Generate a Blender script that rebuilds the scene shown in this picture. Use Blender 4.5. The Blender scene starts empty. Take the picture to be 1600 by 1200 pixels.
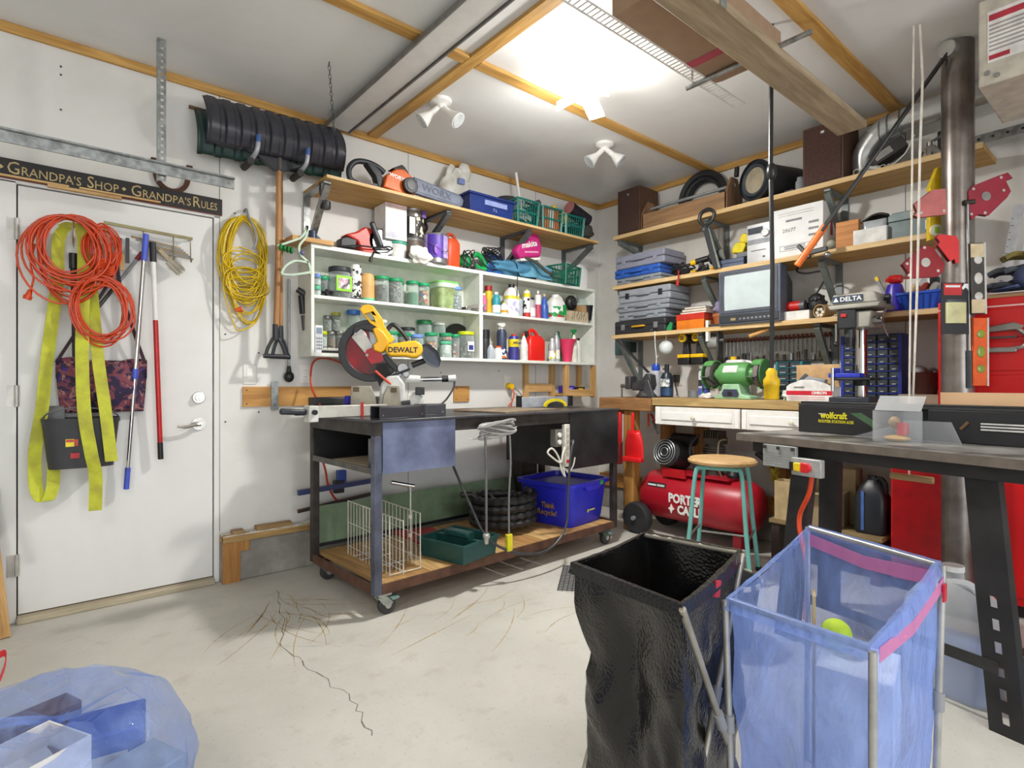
import bpy, bmesh, math, random
from mathutils import Vector, Matrix, Euler

rnd = random.Random(11)
scene = bpy.context.scene
COL = scene.collection
PI = math.pi

# ------------------------------------------------------------------ camera
cam_data = bpy.data.cameras.new('camera')
cam_data.sensor_width = 36.0
cam_data.lens = 19.62
cam_data.clip_start = 0.05
cam = bpy.data.objects.new('camera', cam_data)
cam.location = (-4.0, -3.49, 1.116)
cam.rotation_euler = (math.radians(90), 0, math.radians(-40.1))
COL.objects.link(cam)
scene.camera = cam

# ------------------------------------------------------------------ world, view
world = bpy.data.worlds.new('world')
scene.world = world
world.use_nodes = True
world.node_tree.nodes['Background'].inputs[0].default_value = (0.75, 0.85, 1.0, 1)
world.node_tree.nodes['Background'].inputs[1].default_value = 1.0
scene.view_settings.view_transform = 'Standard'
scene.view_settings.look = 'None'
scene.view_settings.gamma = 1.0
scene.view_settings.use_curve_mapping = False
scene.view_settings.exposure = -0.08

# daylight through the open overhead door behind the photographer (opening in wall_front)
def area_light(name, loc, rot, sx, sy, power, col):
    l = bpy.data.lights.new(name, 'AREA')
    l.shape = 'RECTANGLE'; l.size = sx; l.size_y = sy
    l.energy = power; l.color = col
    o = bpy.data.objects.new(name, l)
    o.location = loc; o.rotation_euler = rot
    COL.objects.link(o)
    return o
area_light('daylight_overhead_door', (-3.9, -7.35, 1.15), (math.radians(90), 0, 0), 4.6, 2.1, 125, (0.93, 0.97, 1.0))
LAMP_W = 66.0      # visible ceiling lamp
FILL_W = 26.0     # two added fill lamps behind the camera, unseen

# ------------------------------------------------------------------ materials
def lin(c):
    if isinstance(c, str):
        c = [int(c[i:i + 2], 16) / 255 for i in (0, 2, 4)]
    return tuple((x / 12.92 if x <= 0.04045 else ((x + 0.055) / 1.055) ** 2.4) for x in c)

MATS = {}
def new_mat(name):
    m = bpy.data.materials.new(name)
    m.use_nodes = True
    nt = m.node_tree
    return m, nt, nt.nodes, nt.links, nt.nodes['Principled BSDF']

def coords(nt, scale=(1, 1, 1), rot=(0, 0, 0), gen='Object'):
    t = nt.nodes.new('ShaderNodeTexCoord')
    mp = nt.nodes.new('ShaderNodeMapping')
    mp.inputs['Scale'].default_value = scale
    mp.inputs['Rotation'].default_value = rot
    nt.links.new(t.outputs[gen], mp.inputs['Vector'])
    return mp.outputs['Vector']

def mixc(nt, fac, a, b, mode='MIX'):
    n = nt.nodes.new('ShaderNodeMix')
    n.data_type = 'RGBA'; n.blend_type = mode
    for idx, v in ((0, fac), (6, a), (7, b)):
        if hasattr(v, 'links') or isinstance(v, bpy.types.NodeSocket):
            nt.links.new(v, n.inputs[idx])
        elif idx == 0:
            n.inputs[0].default_value = v
        else:
            n.inputs[idx].default_value = (*v, 1)
    return n.outputs[2]

def ramp(nt, src, p0, p1, c0=(0, 0, 0), c1=(1, 1, 1)):
    r = nt.nodes.new('ShaderNodeValToRGB')
    r.color_ramp.elements[0].position = p0; r.color_ramp.elements[1].position = p1
    r.color_ramp.elements[0].color = (*c0, 1); r.color_ramp.elements[1].color = (*c1, 1)
    nt.links.new(src, r.inputs[0])
    return r.outputs[0]

def noise(nt, vec, scale, detail=3, rough=0.55, dist=0.0):
    n = nt.nodes.new('ShaderNodeTexNoise')
    n.inputs['Scale'].default_value = scale; n.inputs['Detail'].default_value = detail
    n.inputs['Roughness'].default_value = rough; n.inputs['Distortion'].default_value = dist
    nt.links.new(vec, n.inputs['Vector'])
    return n.outputs[0]

def bump(nt, bsdf, src, strength=0.2, dist=0.01):
    b = nt.nodes.new('ShaderNodeBump')
    b.inputs['Strength'].default_value = strength; b.inputs['Distance'].default_value = dist
    nt.links.new(src, b.inputs['Height']); nt.links.new(b.outputs[0], bsdf.inputs['Normal'])

def M(c, rough=0.5, metal=0.0, var=0.12, scale=14.0, bmp=0.0, dark=None, coat=0.0):
    """plain procedural material: colour with soft noise variation"""
    key = (c, rough, metal, var, scale, bmp, dark, coat)
    if key in MATS: return MATS[key]
    m, nt, N, L, b = new_mat('mat_%d' % len(MATS))
    base = lin(c)
    d = lin(dark) if dark else tuple(x * (1 - 2.2 * var) for x in base)
    v = coords(nt)
    n = noise(nt, v, scale, 4)
    L.new(mixc(nt, ramp(nt, n, 0.35, 0.62), d, base), b.inputs['Base Color'])
    b.inputs['Roughness'].default_value = rough; b.inputs['Metallic'].default_value = metal
    if coat: b.inputs['Coat Weight'].default_value = coat
    if bmp: bump(nt, b, n, bmp, 0.01)
    MATS[key] = m
    return m

def WOOD(c1, c2, axis=0, scale=1.0, rough=0.6):
    key = ('wood', c1, c2, axis, scale, rough)
    if key in MATS: return MATS[key]
    m, nt, N, L, b = new_mat('wood_%d' % len(MATS))
    s = [14.0 * scale] * 3; s[axis] = 1.1 * scale
    v = coords(nt, tuple(s))
    n = noise(nt, v, 2.2, 5, 0.6, 0.8)
    n2 = noise(nt, coords(nt, (1, 1, 1)), 3.0, 2)
    col = mixc(nt, ramp(nt, n, 0.34, 0.66), lin(c2), lin(c1))
    col = mixc(nt, ramp(nt, n2, 0.55, 0.85, (0, 0, 0), (.35, .35, .35)), col, lin(c2))
    L.new(col, b.inputs['Base Color'])
    b.inputs['Roughness'].default_value = rough
    bump(nt, b, n, 0.12, 0.004)
    MATS[key] = m
    return m

def SPECK(cols, scale=60.0, rough=0.5):
    """many-coloured small contents"""
    key = ('speck', tuple(cols), scale)
    if key in MATS: return MATS[key]
    m, nt, N, L, b = new_mat('speck_%d' % len(MATS))
    v = coords(nt)
    vo = N.new('ShaderNodeTexVoronoi'); vo.inputs['Scale'].default_value = scale
    L.new(v, vo.inputs['Vector'])
    r = N.new('ShaderNodeValToRGB'); r.color_ramp.interpolation = 'CONSTANT'
    sep = N.new('ShaderNodeSeparateColor'); L.new(vo.outputs['Color'], sep.inputs[0])
    L.new(sep.outputs[0], r.inputs[0])
    e = r.color_ramp.elements
    while len(e) < len(cols): e.new(0.5)
    for i, c in enumerate(cols):
        e[i].position = i / len(cols); e[i].color = (*lin(c), 1)
    L.new(r.outputs[0], b.inputs['Base Color'])
    b.inputs['Roughness'].default_value = rough
    bump(nt, b, vo.outputs['Distance'], 0.8, 0.006)
    MATS[key] = m
    return m

def GLASS(tint='e8f0ee', op=0.12, rough=0.05, edge=0.5):
    key = ('glass', tint, op, rough, edge)
    if key in MATS: return MATS[key]
    m, nt, N, L, b = new_mat('clear_%d' % len(MATS))
    t = N.new('ShaderNodeBsdfTransparent'); t.inputs[0].default_value = (*lin(tint), 1)
    b.inputs['Base Color'].default_value = (*lin(tint), 1)
    b.inputs['Roughness'].default_value = rough
    lw = N.new('ShaderNodeLayerWeight'); lw.inputs[0].default_value = 0.35
    mr = N.new('ShaderNodeMapRange'); mr.inputs[3].default_value = op; mr.inputs[4].default_value = min(1, op + edge)
    L.new(lw.outputs['Facing'], mr.inputs[0])
    mx = N.new('ShaderNodeMixShader')
    L.new(mr.outputs[0], mx.inputs[0]); L.new(t.outputs[0], mx.inputs[1]); L.new(b.outputs[0], mx.inputs[2])
    L.new(mx.outputs[0], N['Material Output'].inputs['Surface'])
    MATS[key] = m
    return m

def FILM(c, op=0.6, rough=0.2, bmp=0.5, scale=9.0):
    """thin plastic film: part clear, part translucent"""
    key = ('film', c, op, rough, bmp, scale)
    if key in MATS: return MATS[key]
    m, nt, N, L, b = new_mat('film_%d' % len(MATS))
    v = coords(nt, (1, 1, 0.45))
    n = noise(nt, v, scale, 5, 0.6, 0.6)
    t = N.new('ShaderNodeBsdfTransparent'); t.inputs[0].default_value = (*[0.72 + 0.28 * x for x in lin(c)], 1)
    tl = N.new('ShaderNodeBsdfTranslucent'); tl.inputs[0].default_value = (*lin(c), 1)
    b.inputs['Base Color'].default_value = (*lin(c), 1); b.inputs['Roughness'].default_value = rough
    if bmp: bump(nt, b, n, bmp, 0.03)
    m1 = N.new('ShaderNodeMixShader'); m1.inputs[0].default_value = 0.35
    L.new(b.outputs[0], m1.inputs[1]); L.new(tl.outputs[0], m1.inputs[2])
    m2 = N.new('ShaderNodeMixShader')
    mr = N.new('ShaderNodeMapRange'); mr.inputs[1].default_value = 0.3; mr.inputs[2].default_value = 0.7
    mr.inputs[3].default_value = max(0, op - 0.15); mr.inputs[4].default_value = min(1, op + 0.15)
    L.new(n, mr.inputs[0]); L.new(mr.outputs[0], m2.inputs[0])
    L.new(t.outputs[0], m2.inputs[1]); L.new(m1.outputs[0], m2.inputs[2])
    L.new(m2.outputs[0], N['Material Output'].inputs['Surface'])
    MATS[key] = m
    return m

def EMIT(c, s):
    key = ('emit', c, s)
    if key in MATS: return MATS[key]
    m, nt, N, L, b = new_mat('glow_%d' % len(MATS))
    b.inputs['Base Color'].default_value = (*lin(c), 1)
    b.inputs['Emission Color'].default_value = (*lin(c), 1)
    b.inputs['Emission Strength'].default_value = s
    MATS[key] = m
    return m

# common colours
BLACK = M('1c1c1e', 0.45); BLACKM = M('232326', 0.6, var=0.2); RUBBER = M('222222', 0.75)
WHITE = M('efeeea', 0.5, var=0.04); STEEL = M('a8a9a8', 0.35, 0.9, 0.15); GALV = M('a9acab', 0.38, 0.85, 0.2, 30)
DSTEEL = M('56585a', 0.45, 0.6, 0.2); CHROME = M('d8d8d8', 0.15, 1.0, 0.03); GREYP = M('8d8f92', 0.5, var=0.06)
RED = M('c2201f', 0.4, var=0.1); YEL = M('f0c010', 0.45, var=0.06); GREEN = M('178a55', 0.45, var=0.08)
BLUE = M('2b4fb8', 0.45, var=0.08); ORANGE = M('e2591d', 0.45, var=0.08); PAPER = M('e9e6df', 0.8, var=0.05)
PINE = WOOD('d9b27a', 'b98a50'); PINEZ = WOOD('d9b27a', 'b98a50', 2); PINEY = WOOD('d9b27a', 'b98a50', 1)
CARD = M('b99468', 0.8, var=0.07, scale=5)

# ------------------------------------------------------------------ mesh tools
class MB:
    def __init__(s): s.v = []; s.f = []
    def add(s, vs, fs, mtx=None):
        o = len(s.v)
        s.v += [tuple(mtx @ Vector(p)) if mtx else tuple(p) for p in vs]
        s.f += [tuple(i + o for i in f) for f in fs]
        return s
    def box(s, x0, x1, y0, y1, z0, z1, mtx=None):
        return s.add([(x0, y0, z0), (x1, y0, z0), (x1, y1, z0), (x0, y1, z0), (x0, y0, z1), (x1, y0, z1), (x1, y1, z1), (x0, y1, z1)],
                     [(3, 2, 1, 0), (4, 5, 6, 7), (0, 1, 5, 4), (1, 2, 6, 5), (2, 3, 7, 6), (3, 0, 4, 7)], mtx)
    def bar(s, p, q, w, h, up=(0, 0, 1)):
        """box beam from p to q, w across, h along 'up'"""
        p, q = Vector(p), Vector(q); d = (q - p); l = d.length; d.normalize()
        u = Vector(up); a = d.cross(u)
        if a.length < 1e-4: u = Vector((0, 1, 0)); a = d.cross(u)
        a.normalize(); u = a.cross(d)
        mtx = Matrix((( *a, 0), (*d, 0), (*u, 0), (0, 0, 0, 1))).transposed(); mtx.translation = p
        return s.box(-w / 2, w / 2, 0, l, -h / 2, h / 2, mtx)
    def cyl(s, p, q, r, r2=None, n=12, cap=True):
        p, q = Vector(p), Vector(q); r2 = r if r2 is None else r2
        d = (q - p).normalized(); a = d.orthogonal().normalized(); b = d.cross(a)
        vs = []
        for c, rr in ((p, r), (q, r2)):
            for i in range(n):
                t = 2 * PI * i / n
                vs.append(c + (a * math.cos(t) + b * math.sin(t)) * rr)
        fs = [(i, (i + 1) % n, n + (i + 1) % n, n + i) for i in range(n)]
        if cap: fs += [tuple(range(n))[::-1], tuple(range(n, 2 * n))]
        return s.add(vs, fs)
    def tube(s, pts, r, n=6, closed=False):
        pts = [Vector(p) for p in pts]; k = len(pts); vs = []; fs = []
        prev = None
        for i, p in enumerate(pts):
            t = (pts[(i + 1) % k] - pts[i - 1]) if closed else (pts[min(i + 1, k - 1)] - pts[max(i - 1, 0)])
            t.normalize()
            if prev is None: a = t.orthogonal().normalized()
            else:
                a = prev - t * prev.dot(t)
                a = a.normalized() if a.length > 1e-5 else t.orthogonal().normalized()
            prev = a; b = t.cross(a); rr = r[i] if isinstance(r, (list, tuple)) else r
            vs += [p + (a * math.cos(2 * PI * j / n) + b * math.sin(2 * PI * j / n)) * rr for j in range(n)]
        for i in range(k if closed else k - 1):
            o, q = i * n, ((i + 1) % k) * n
            fs += [(o + j, o + (j + 1) % n, q + (j + 1) % n, q + j) for j in range(n)]
        if not closed: fs += [tuple(range(n))[::-1], tuple(range((k - 1) * n, k * n))]
        return s.add(vs, fs)
    def lathe(s, prof, c=(0, 0, 0), n=16, mtx=None, cap=True):
        vs = []; fs = []; k = len(prof)
        for r, z in prof:
            vs += [(c[0] + r * math.cos(2 * PI * j / n), c[1] + r * math.sin(2 * PI * j / n), c[2] + z) for j in range(n)]
        for i in range(k - 1):
            fs += [(i * n + j, i * n + (j + 1) % n, (i + 1) * n + (j + 1) % n, (i + 1) * n + j) for j in range(n)]
        if cap: fs += [tuple(range(n))[::-1], tuple(range((k - 1) * n, k * n))]
        return s.add(vs, fs, mtx)
    def prism(s, pts, a0, a1, axis='y', mtx=None):
        """extrude a 2-D outline; axis y: pts are (x,z); x: (y,z); z: (x,y)"""
        f = {'y': lambda p, a: (p[0], a, p[1]), 'x': lambda p, a: (a, p[0], p[1]), 'z': lambda p, a: (p[0], p[1], a)}[axis]
        n = len(pts)
        vs = [f(p, a0) for p in pts] + [f(p, a1) for p in pts]
        fs = [tuple(range(n)), tuple(range(2 * n - 1, n - 1, -1))] + [(i, n + i, n + (i + 1) % n, (i + 1) % n) for i in range(n)]
        return s.add(vs, fs, mtx)
    def ball(s, c, r, nu=12, nv=8, jit=0.0):
        rx, ry, rz = (r, r, r) if not isinstance(r, (tuple, list)) else r
        vs = [(c[0], c[1], c[2] - rz)]; fs = []
        for i in range(1, nv):
            ph = -PI / 2 + PI * i / nv
            for j in range(nu):
                t = 2 * PI * j / nu; k = 1 + rnd.uniform(-jit, jit)
                vs.append((c[0] + rx * k * math.cos(ph) * math.cos(t), c[1] + ry * k * math.cos(ph) * math.sin(t), c[2] + rz * k * math.sin(ph)))
        vs.append((c[0], c[1], c[2] + rz)); e = len(vs) - 1
        fs += [(0, 1 + (j + 1) % nu, 1 + j) for j in range(nu)]
        for i in range(nv - 2):
            a = 1 + i * nu; b = a + nu
            fs += [(a + j, a + (j + 1) % nu, b + (j + 1) % nu, b + j) for j in range(nu)]
        a = 1 + (nv - 2) * nu
        fs += [(a + j, a + (j + 1) % nu, e) for j in range(nu)]
        return s.add(vs, fs)
    def grid(s, fn, nu, nv):
        vs = [fn(i / nu, j / nv) for j in range(nv + 1) for i in range(nu + 1)]
        fs = [(j * (nu + 1) + i, j * (nu + 1) + i + 1, (j + 1) * (nu + 1) + i + 1, (j + 1) * (nu + 1) + i) for j in range(nv) for i in range(nu)]
        return s.add(vs, fs)
    def shell(s, x0, x1, y0, y1, z0, z1, t, taper=0.0):
        """open-top bin: tapered walls with thickness and floor"""
        def ring(ix, z, k): return [(x0 + ix + k, y0 + ix + k, z), (x1 - ix - k, y0 + ix + k, z), (x1 - ix - k, y1 - ix - k, z), (x0 + ix + k, y1 - ix - k, z)]
        vs = ring(0, z0, taper) + ring(0, z1, 0) + ring(t, z1, 0) + ring(t, z0 + t, taper)
        fs = [(3, 2, 1, 0)]
        for a in (0, 4, 8):
            fs += [(a + i, a + (i + 1) % 4, a + 4 + (i + 1) % 4, a + 4 + i) for i in range(4)]
        fs += [(12, 13, 14, 15)]
        return s.add(vs, fs)
    def build(s, name, mat, parent=None, bevel=0.0, seg=2, sub=0, thick=0.0, angle=38, loc=None, rot=None, label=None):
        me = bpy.data.meshes.new(name)
        me.from_pydata([tuple(p) for p in s.v], [], s.f)
        me.materials.append(mat)
        me.polygons.foreach_set('use_smooth', [True] * len(me.polygons))
        me.set_sharp_from_angle(angle=math.radians(angle))
        o = bpy.data.objects.new(name, me)
        COL.objects.link(o)
        if parent: o.parent = parent
        if loc: o.location = loc
        if rot: o.rotation_euler = rot
        if label: o['label'] = label
        if thick:
            md = o.modifiers.new('solid', 'SOLIDIFY'); md.thickness = thick
        if bevel:
            md = o.modifiers.new('bevel', 'BEVEL'); md.width = bevel; md.segments = seg; md.limit_method = 'ANGLE'
            md.angle_limit = math.radians(35)
        if sub:
            md = o.modifiers.new('sub', 'SUBSURF'); md.levels = sub; md.render_levels = sub
        return o

def tag(o, label, cat, group=None):
    o['label'] = label; o['category'] = cat
    if group: o['group'] = group
    return o
def thing(name, label, cat, loc=(0, 0, 0), rz=0.0, group=None):
    o = bpy.data.objects.new(name, None)
    o.empty_display_size = 0.05
    o.location = loc; o.rotation_euler = (0, 0, rz)
    COL.objects.link(o)
    return tag(o, label, cat, group)
def struct(o):
    o['kind'] = 'structure'; return o
def dup(root, loc, rz=None, label=None, group=None):
    r = root.copy(); COL.objects.link(r); r.location = loc
    if rz is not None: r.rotation_euler = (0, 0, rz)
    if label: r['label'] = label
    if group: r['group'] = group
    for ch in root.children:
        c = ch.copy(); COL.objects.link(c); c.parent = r
        for g in ch.children:
            d = g.copy(); COL.objects.link(d); d.parent = c
    return r

def text(body, size, mat, parent, loc, rot=(PI / 2, 0, 0), name='lettering', xs=1.0, bold=0.0, align='CENTER', shear=0.0):
    cu = bpy.data.curves.new('tmp', 'FONT')
    cu.body = body; cu.size = size; cu.align_x = align; cu.align_y = 'CENTER'
    cu.extrude = 0.0006; cu.offset = bold; cu.shear = shear; cu.resolution_u = 2
    t = bpy.data.objects.new('tmp', cu)
    COL.objects.link(t)
    dg = bpy.context.evaluated_depsgraph_get()
    me = bpy.data.meshes.new_from_object(t.evaluated_get(dg))
    bpy.data.objects.remove(t); bpy.data.curves.remove(cu)
    me.name = name
    me.transform(Matrix.Diagonal((xs, 1, 1, 1)))
    me.materials.clear(); me.materials.append(mat)
    o = bpy.data.objects.new(name, me)
    COL.objects.link(o)
    o.parent = parent; o.location = loc; o.rotation_euler = rot
    return o

def spline(pts, n=6, closed=False):
    """Catmull-Rom through points"""
    P = [Vector(p) for p in pts]; k = len(P); out = []
    for i in range(k if closed else k - 1):
        p0 = P[(i - 1) % k] if closed else P[max(i - 1, 0)]
        p1 = P[i]; p2 = P[(i + 1) % k]; p3 = P[(i + 2) % k] if closed else P[min(i + 2, k - 1)]
        for j in range(n):
            t = j / n
            out.append(0.5 * (2 * p1 + (p2 - p0) * t + (2 * p0 - 5 * p1 + 4 * p2 - p3) * t * t + (3 * p1 - p0 - 3 * p2 + p3) * t ** 3))
    if not closed: out.append(P[-1])
    return out

def print_rows(parent, x0, x1, y, zs, mt, h=.006):
    for z in zs: MB().box(x0, x1, y - .0008, y, z, z + h).build('print_line', mt, parent)
WB = -PI / 2      # heading of things that face out of the right wall
CEIL = 2.79

# ------------------------------------------------------------------ room
def concrete():
    m, nt, N, L, b = new_mat('concrete_floor')
    v = coords(nt)
    n1 = noise(nt, v, 1.3, 6, 0.62, 0.3); n2 = noise(nt, v, 9.0, 5, 0.6); n3 = noise(nt, v, 70.0, 2)
    col = mixc(nt, ramp(nt, n1, 0.3, 0.7), lin('b3b0a7'), lin('cbc8bf'))
    col = mixc(nt, ramp(nt, n2, 0.56, 0.74, (0, 0, 0), (.45, .45, .45)), col, lin('a59e92'))
    col = mixc(nt, ramp(nt, n3, 0.62, 0.75, (0, 0, 0), (.35, .35, .35)), col, lin('88827a'))
    L.new(col, b.inputs['Base Color'])
    b.inputs['Roughness'].default_value = 0.62
    bump(nt, b, n2, 0.08, 0.01)
    return m
def painted(c, dirt, amount, sc=2.0):
    m, nt, N, L, b = new_mat('painted_board')
    v = coords(nt)
    n1 = noise(nt, v, sc, 5, 0.6, 0.4); n2 = noise(nt, v, 40, 3)
    col = mixc(nt, ramp(nt, n1, 0.48, 0.8, (0, 0, 0), (amount,) * 3), lin(c), lin(dirt))
    col = mixc(nt, ramp(nt, n2, 0.70, 0.78, (0, 0, 0), (.25,) * 3), col, lin(dirt))
    L.new(col, b.inputs['Base Color'])
    b.inputs['Roughness'].default_value = 0.55
    bump(nt, b, n2, 0.05, 0.004)
    return m
WALLM = painted('e0ded9', 'bdb7ab', 0.5)
CEILM = painted('e4e4e3', 'c2bfba', 0.45, 1.2)
DOORM = painted('e3e2df', 'c8c4bc', 0.35, 1.6)
GAP = M('2a2723', 0.9)
BATTEN = WOOD('d0a45c', 'ae7f3c'); BATTENY = WOOD('d0a45c', 'ae7f3c', 1); BATTENZ = WOOD('b98444', '8e5f2a', 2)
CONC = M('9d9890', 0.85, var=0.16, scale=7, bmp=0.4)

XW, YW = -7.4, -7.4
fl = struct(MB().box(XW, 0.0, YW, 0.0, -0.12, 0.0).build('floor', concrete()))
# crack in the slab
def crack(pts, w):
    m = MB(); p = []
    for a, b in zip(pts[:-1], pts[1:]):
        for k in range(7):
            t = k / 7
            p.append((a[0] + (b[0] - a[0]) * t + rnd.uniform(-.012, .012), a[1] + (b[1] - a[1]) * t + rnd.uniform(-.012, .012)))
    p.append(pts[-1])
    for (x0, y0), (x1, y1) in zip(p[:-1], p[1:]):
        ww = w * rnd.uniform(.4, 1.2)
        m.add([(x0 - ww, y0, .0006), (x0 + ww, y0, .0006), (x1 + ww, y1, .0006), (x1 - ww, y1, .0006)], [(0, 1, 2, 3)])
    return m.build('crack', M('7d776d', 0.9), fl)
crack([(-3.03, -.36), (-3.12, -.75), (-3.22, -1.05), (-3.2, -1.3), (-3.16, -1.62), (-3.2, -1.85)], .0022)
crack([(-3.22, -1.05), (-3.02, -1.2), (-2.9, -1.3)], .0009)

# rust scrapes left by dragged steel
sc = MB()
for k in range(46):
    x, y = -3.05 + rnd.gauss(0, .06), -.62 + rnd.gauss(0, .10); a = rnd.gauss(-1.45, .42); l = rnd.uniform(.1, .55); cv = rnd.uniform(-.5, .5)
    if k > 30: x, y, a = -2.75 + rnd.uniform(-.3, .5), -1.35 + rnd.uniform(-.4, .2), rnd.gauss(.35, .2)
    pts = []
    for i in range(9):
        t_ = i / 8; pts.append((x + l * t_ * math.cos(a + cv * t_), y + l * t_ * math.sin(a + cv * t_)))
    for i in range(8):
        w0, w1 = (.0035 * math.sin(PI * (.1 + .8 * q / 8)) * rnd.uniform(.3, 1) for q in (i, i + 1)); (p, q) = pts[i], pts[i + 1]
        nx, ny = -math.sin(a), math.cos(a)
        sc.add([(p[0] - nx * w0, p[1] - ny * w0, .0004), (p[0] + nx * w0, p[1] + ny * w0, .0004), (q[0] + nx * w1, q[1] + ny * w1, .0004), (q[0] - nx * w1, q[1] - ny * w1, .0004)], [(0, 1, 2, 3)])
sc.build('scrape_marks', M('a5864f', .7, var=.2, scale=40, dark='b7a888'), fl)['kind'] = 'stuff'

struct(MB().box(XW, 0.0, YW, 0.0, CEIL, CEIL + 0.1).build('ceiling', CEILM))
DX0, DX1, DZ = -4.09, -3.262, 2.05
wa = MB()
wa.box(XW, DX0 - .012, 0, .12, 0, CEIL); wa.box(DX1 + .012, .12, 0, .12, 0, CEIL); wa.box(DX0 - .012, DX1 + .012, 0, .12, DZ + .012, CEIL)
wallL = struct(wa.build('wall_left', WALLM))
wallR = struct(MB().box(0, .12, YW, 0, 0, CEIL).build('wall_right', WALLM))
struct(MB().box(XW - .12, XW, YW, 0.12, 0, CEIL).build('wall_back', WALLM))
wf = MB(); wf.box(XW, -6.25, YW - .12, YW, 0, CEIL); wf.box(-1.55, 0.12, YW - .12, YW, 0, CEIL); wf.box(-6.25, -1.55, YW - .12, YW, 2.25, CEIL)
struct(wf.build('wall_front', WALLM))
# sheet joints and nail heads of the wall boards
for x in (-3.23, -2.02, -.80):
    MB().box(x - .0015, x + .0015, -.0008, .001, .28, CEIL).build('board_joint', GAP, wallL)
for y in (-1.22, -2.44): MB().box(-.0008, .001, y - .0015, y + .0015, .28, CEIL).build('board_joint', GAP, wallR)
for (x, z) in ((-3.93, 2.66), (-3.93, 2.62), (-3.93, 2.45), (-3.15, 2.1), (-3.2, 1.4), (-3.2, .9), (-3.02, .95), (-3.02, 1.3), (-1.2, 1.22), (-1.75, 1.2)):
    MB().cyl((x, .001, z), (x, -.002, z), .005, n=8).build('nail_head', DSTEEL, wallL)

# door
dr = struct(thing('door_1', 'x', 'x', (0, 0, 0)))
del dr['label']; del dr['category']
MB().box(DX0 + .003, DX1 - .003, 0.0, .04, .035, DZ - .003).build('door_slab', DOORM, dr, bevel=.002)
MB().box(DX0 - .011, DX1 + .011, .045, .06, 0.0, DZ + .011).build('door_backing', GAP, dr)
for x0, x1 in ((DX0 - .085, DX0 - .002), (DX1 + .002, DX1 + .03)):
    MB().box(x0, x1, -.008, .03, 0, DZ + (.012)).build('door_jamb', DOORM, dr, bevel=.002)
MB().box(DX0 - .06, DX1 + .03, -.008, .03, DZ + .003, DZ + .02).build('door_jamb', DOORM, dr, bevel=.002)
MB().box(DX0, DX1, -.05, .045, 0, .03).build('door_sill', WOOD('b9ad94', '8f836d'), dr, bevel=.004)
for z in (1.84, 1.06, .27):
    h = MB().box(DX0 - .035, DX0 - .012, -.0105, -.0075, z - .05, z + .05).build('hinge', M('c9c5bd', .4, .3), dr)
    MB().cyl((DX0, -.012, z - .05), (DX0, -.012, z + .05), .009, n=10).build('hinge_pin', M('c9c5bd', .4, .3), h)
db = MB().cyl((-3.336, 0, 1.041), (-3.336, -.012, 1.041), .033, n=24).build('deadbolt', M('c8c4bc', .25, .9), dr, bevel=.003)
MB().cyl((-3.336, -.012, 1.041), (-3.336, -.03, 1.041), .02, n=18).box(-3.34, -3.332, -.036, -.03, 1.026, 1.056).build('lock_cylinder', M('b8b4ac', .25, .9), db)
lv = MB().cyl((-3.336, 0, .896), (-3.336, -.012, .896), .034, n=24).cyl((-3.336, -.01, .896), (-3.336, -.05, .896), .012, n=12)
lv.tube(spline([(-3.336, -.05, .896), (-3.36, -.056, .893), (-3.4, -.057, .884), (-3.425, -.057, .884), (-3.447, -.057, .89)], 5), [.011] * 6 + [.009] * 8 + [.007] * 7, 8)
lv.build('lever_handle', M('c8c4bc', .25, .9), dr)
MB().box(DX1 - .002, DX1 + .0, -.002, .03, 1.0, 1.1).build('strike_plate', STEEL, dr)

# foundation curb with wooden sill plates
cb = struct(MB().box(DX1 + .03, 0.0, -.07, 0, 0, .225).build('baseboard_left', CONC, bevel=.008))
MB().box(DX1 + .03, DX1 + .12, -.085, -.07, 0, .27).box(DX1 + .12, DX1 + .17, -.085, -.07, .17, .27).build('wood_block', BATTENZ, cb)
MB().box(DX1 + .03, -2.2, -.09, 0, .225, .262).build('sill_plate', WOOD('c7a469', '8c6a3a'), cb, bevel=.004)
MB().box(DX1 + .03, -2.2, -.086, -.01, .262, .268).build('sill_paint', M('dcd8ce', .7, var=.2, scale=30), cb)
MB().box(-3.18, -3.12, -.09, -.03, .268, .287).build('offcut', WOOD('a38458', '7c5f3a'), cb)
MB().box(-3.05, -2.85, -.075, -.02, .268, .29).build('offcut', WOOD('b3905a', '7c5f3a'), cb)
cb2 = struct(MB().box(-.075, 0, YW, -.071, 0, .2).build('baseboard_right', CONC, bevel=.008))
MB().box(-.1, 0, YW, -.1, .2, .31).build('sill_plate', WOOD('c08a45', '8a5a26', 1), cb2, bevel=.004)

# ceiling and wall battens
def batten(n, x0, x1, y0, y1, z0, z1, mt): return struct(MB().box(x0, x1, y0, y1, z0, z1).build('trim_%d' % n, mt, bevel=.003))
batten(1, XW, -.022, -.02, -.001, CEIL - .045, CEIL, BATTEN)
batten(2, -.02, -.001, YW, -.021, CEIL - .045, CEIL, BATTENY)
batten(3, -2.34, -2.27, YW, -.022, CEIL - .02, CEIL, BATTENY)
batten(4, -2.268, -.022, -1.19, -1.12, CEIL - .02, CEIL, BATTEN)
batten(5, -2.268, -.022, -2.44, -2.37, CEIL - .02, CEIL, BATTEN)
batten(6, XW, -2.342, -1.19, -1.12, CEIL - .02, CEIL, BATTEN)
batten(7, XW, -2.342, -2.44, -2.37, CEIL - .02, CEIL, BATTEN)

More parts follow.
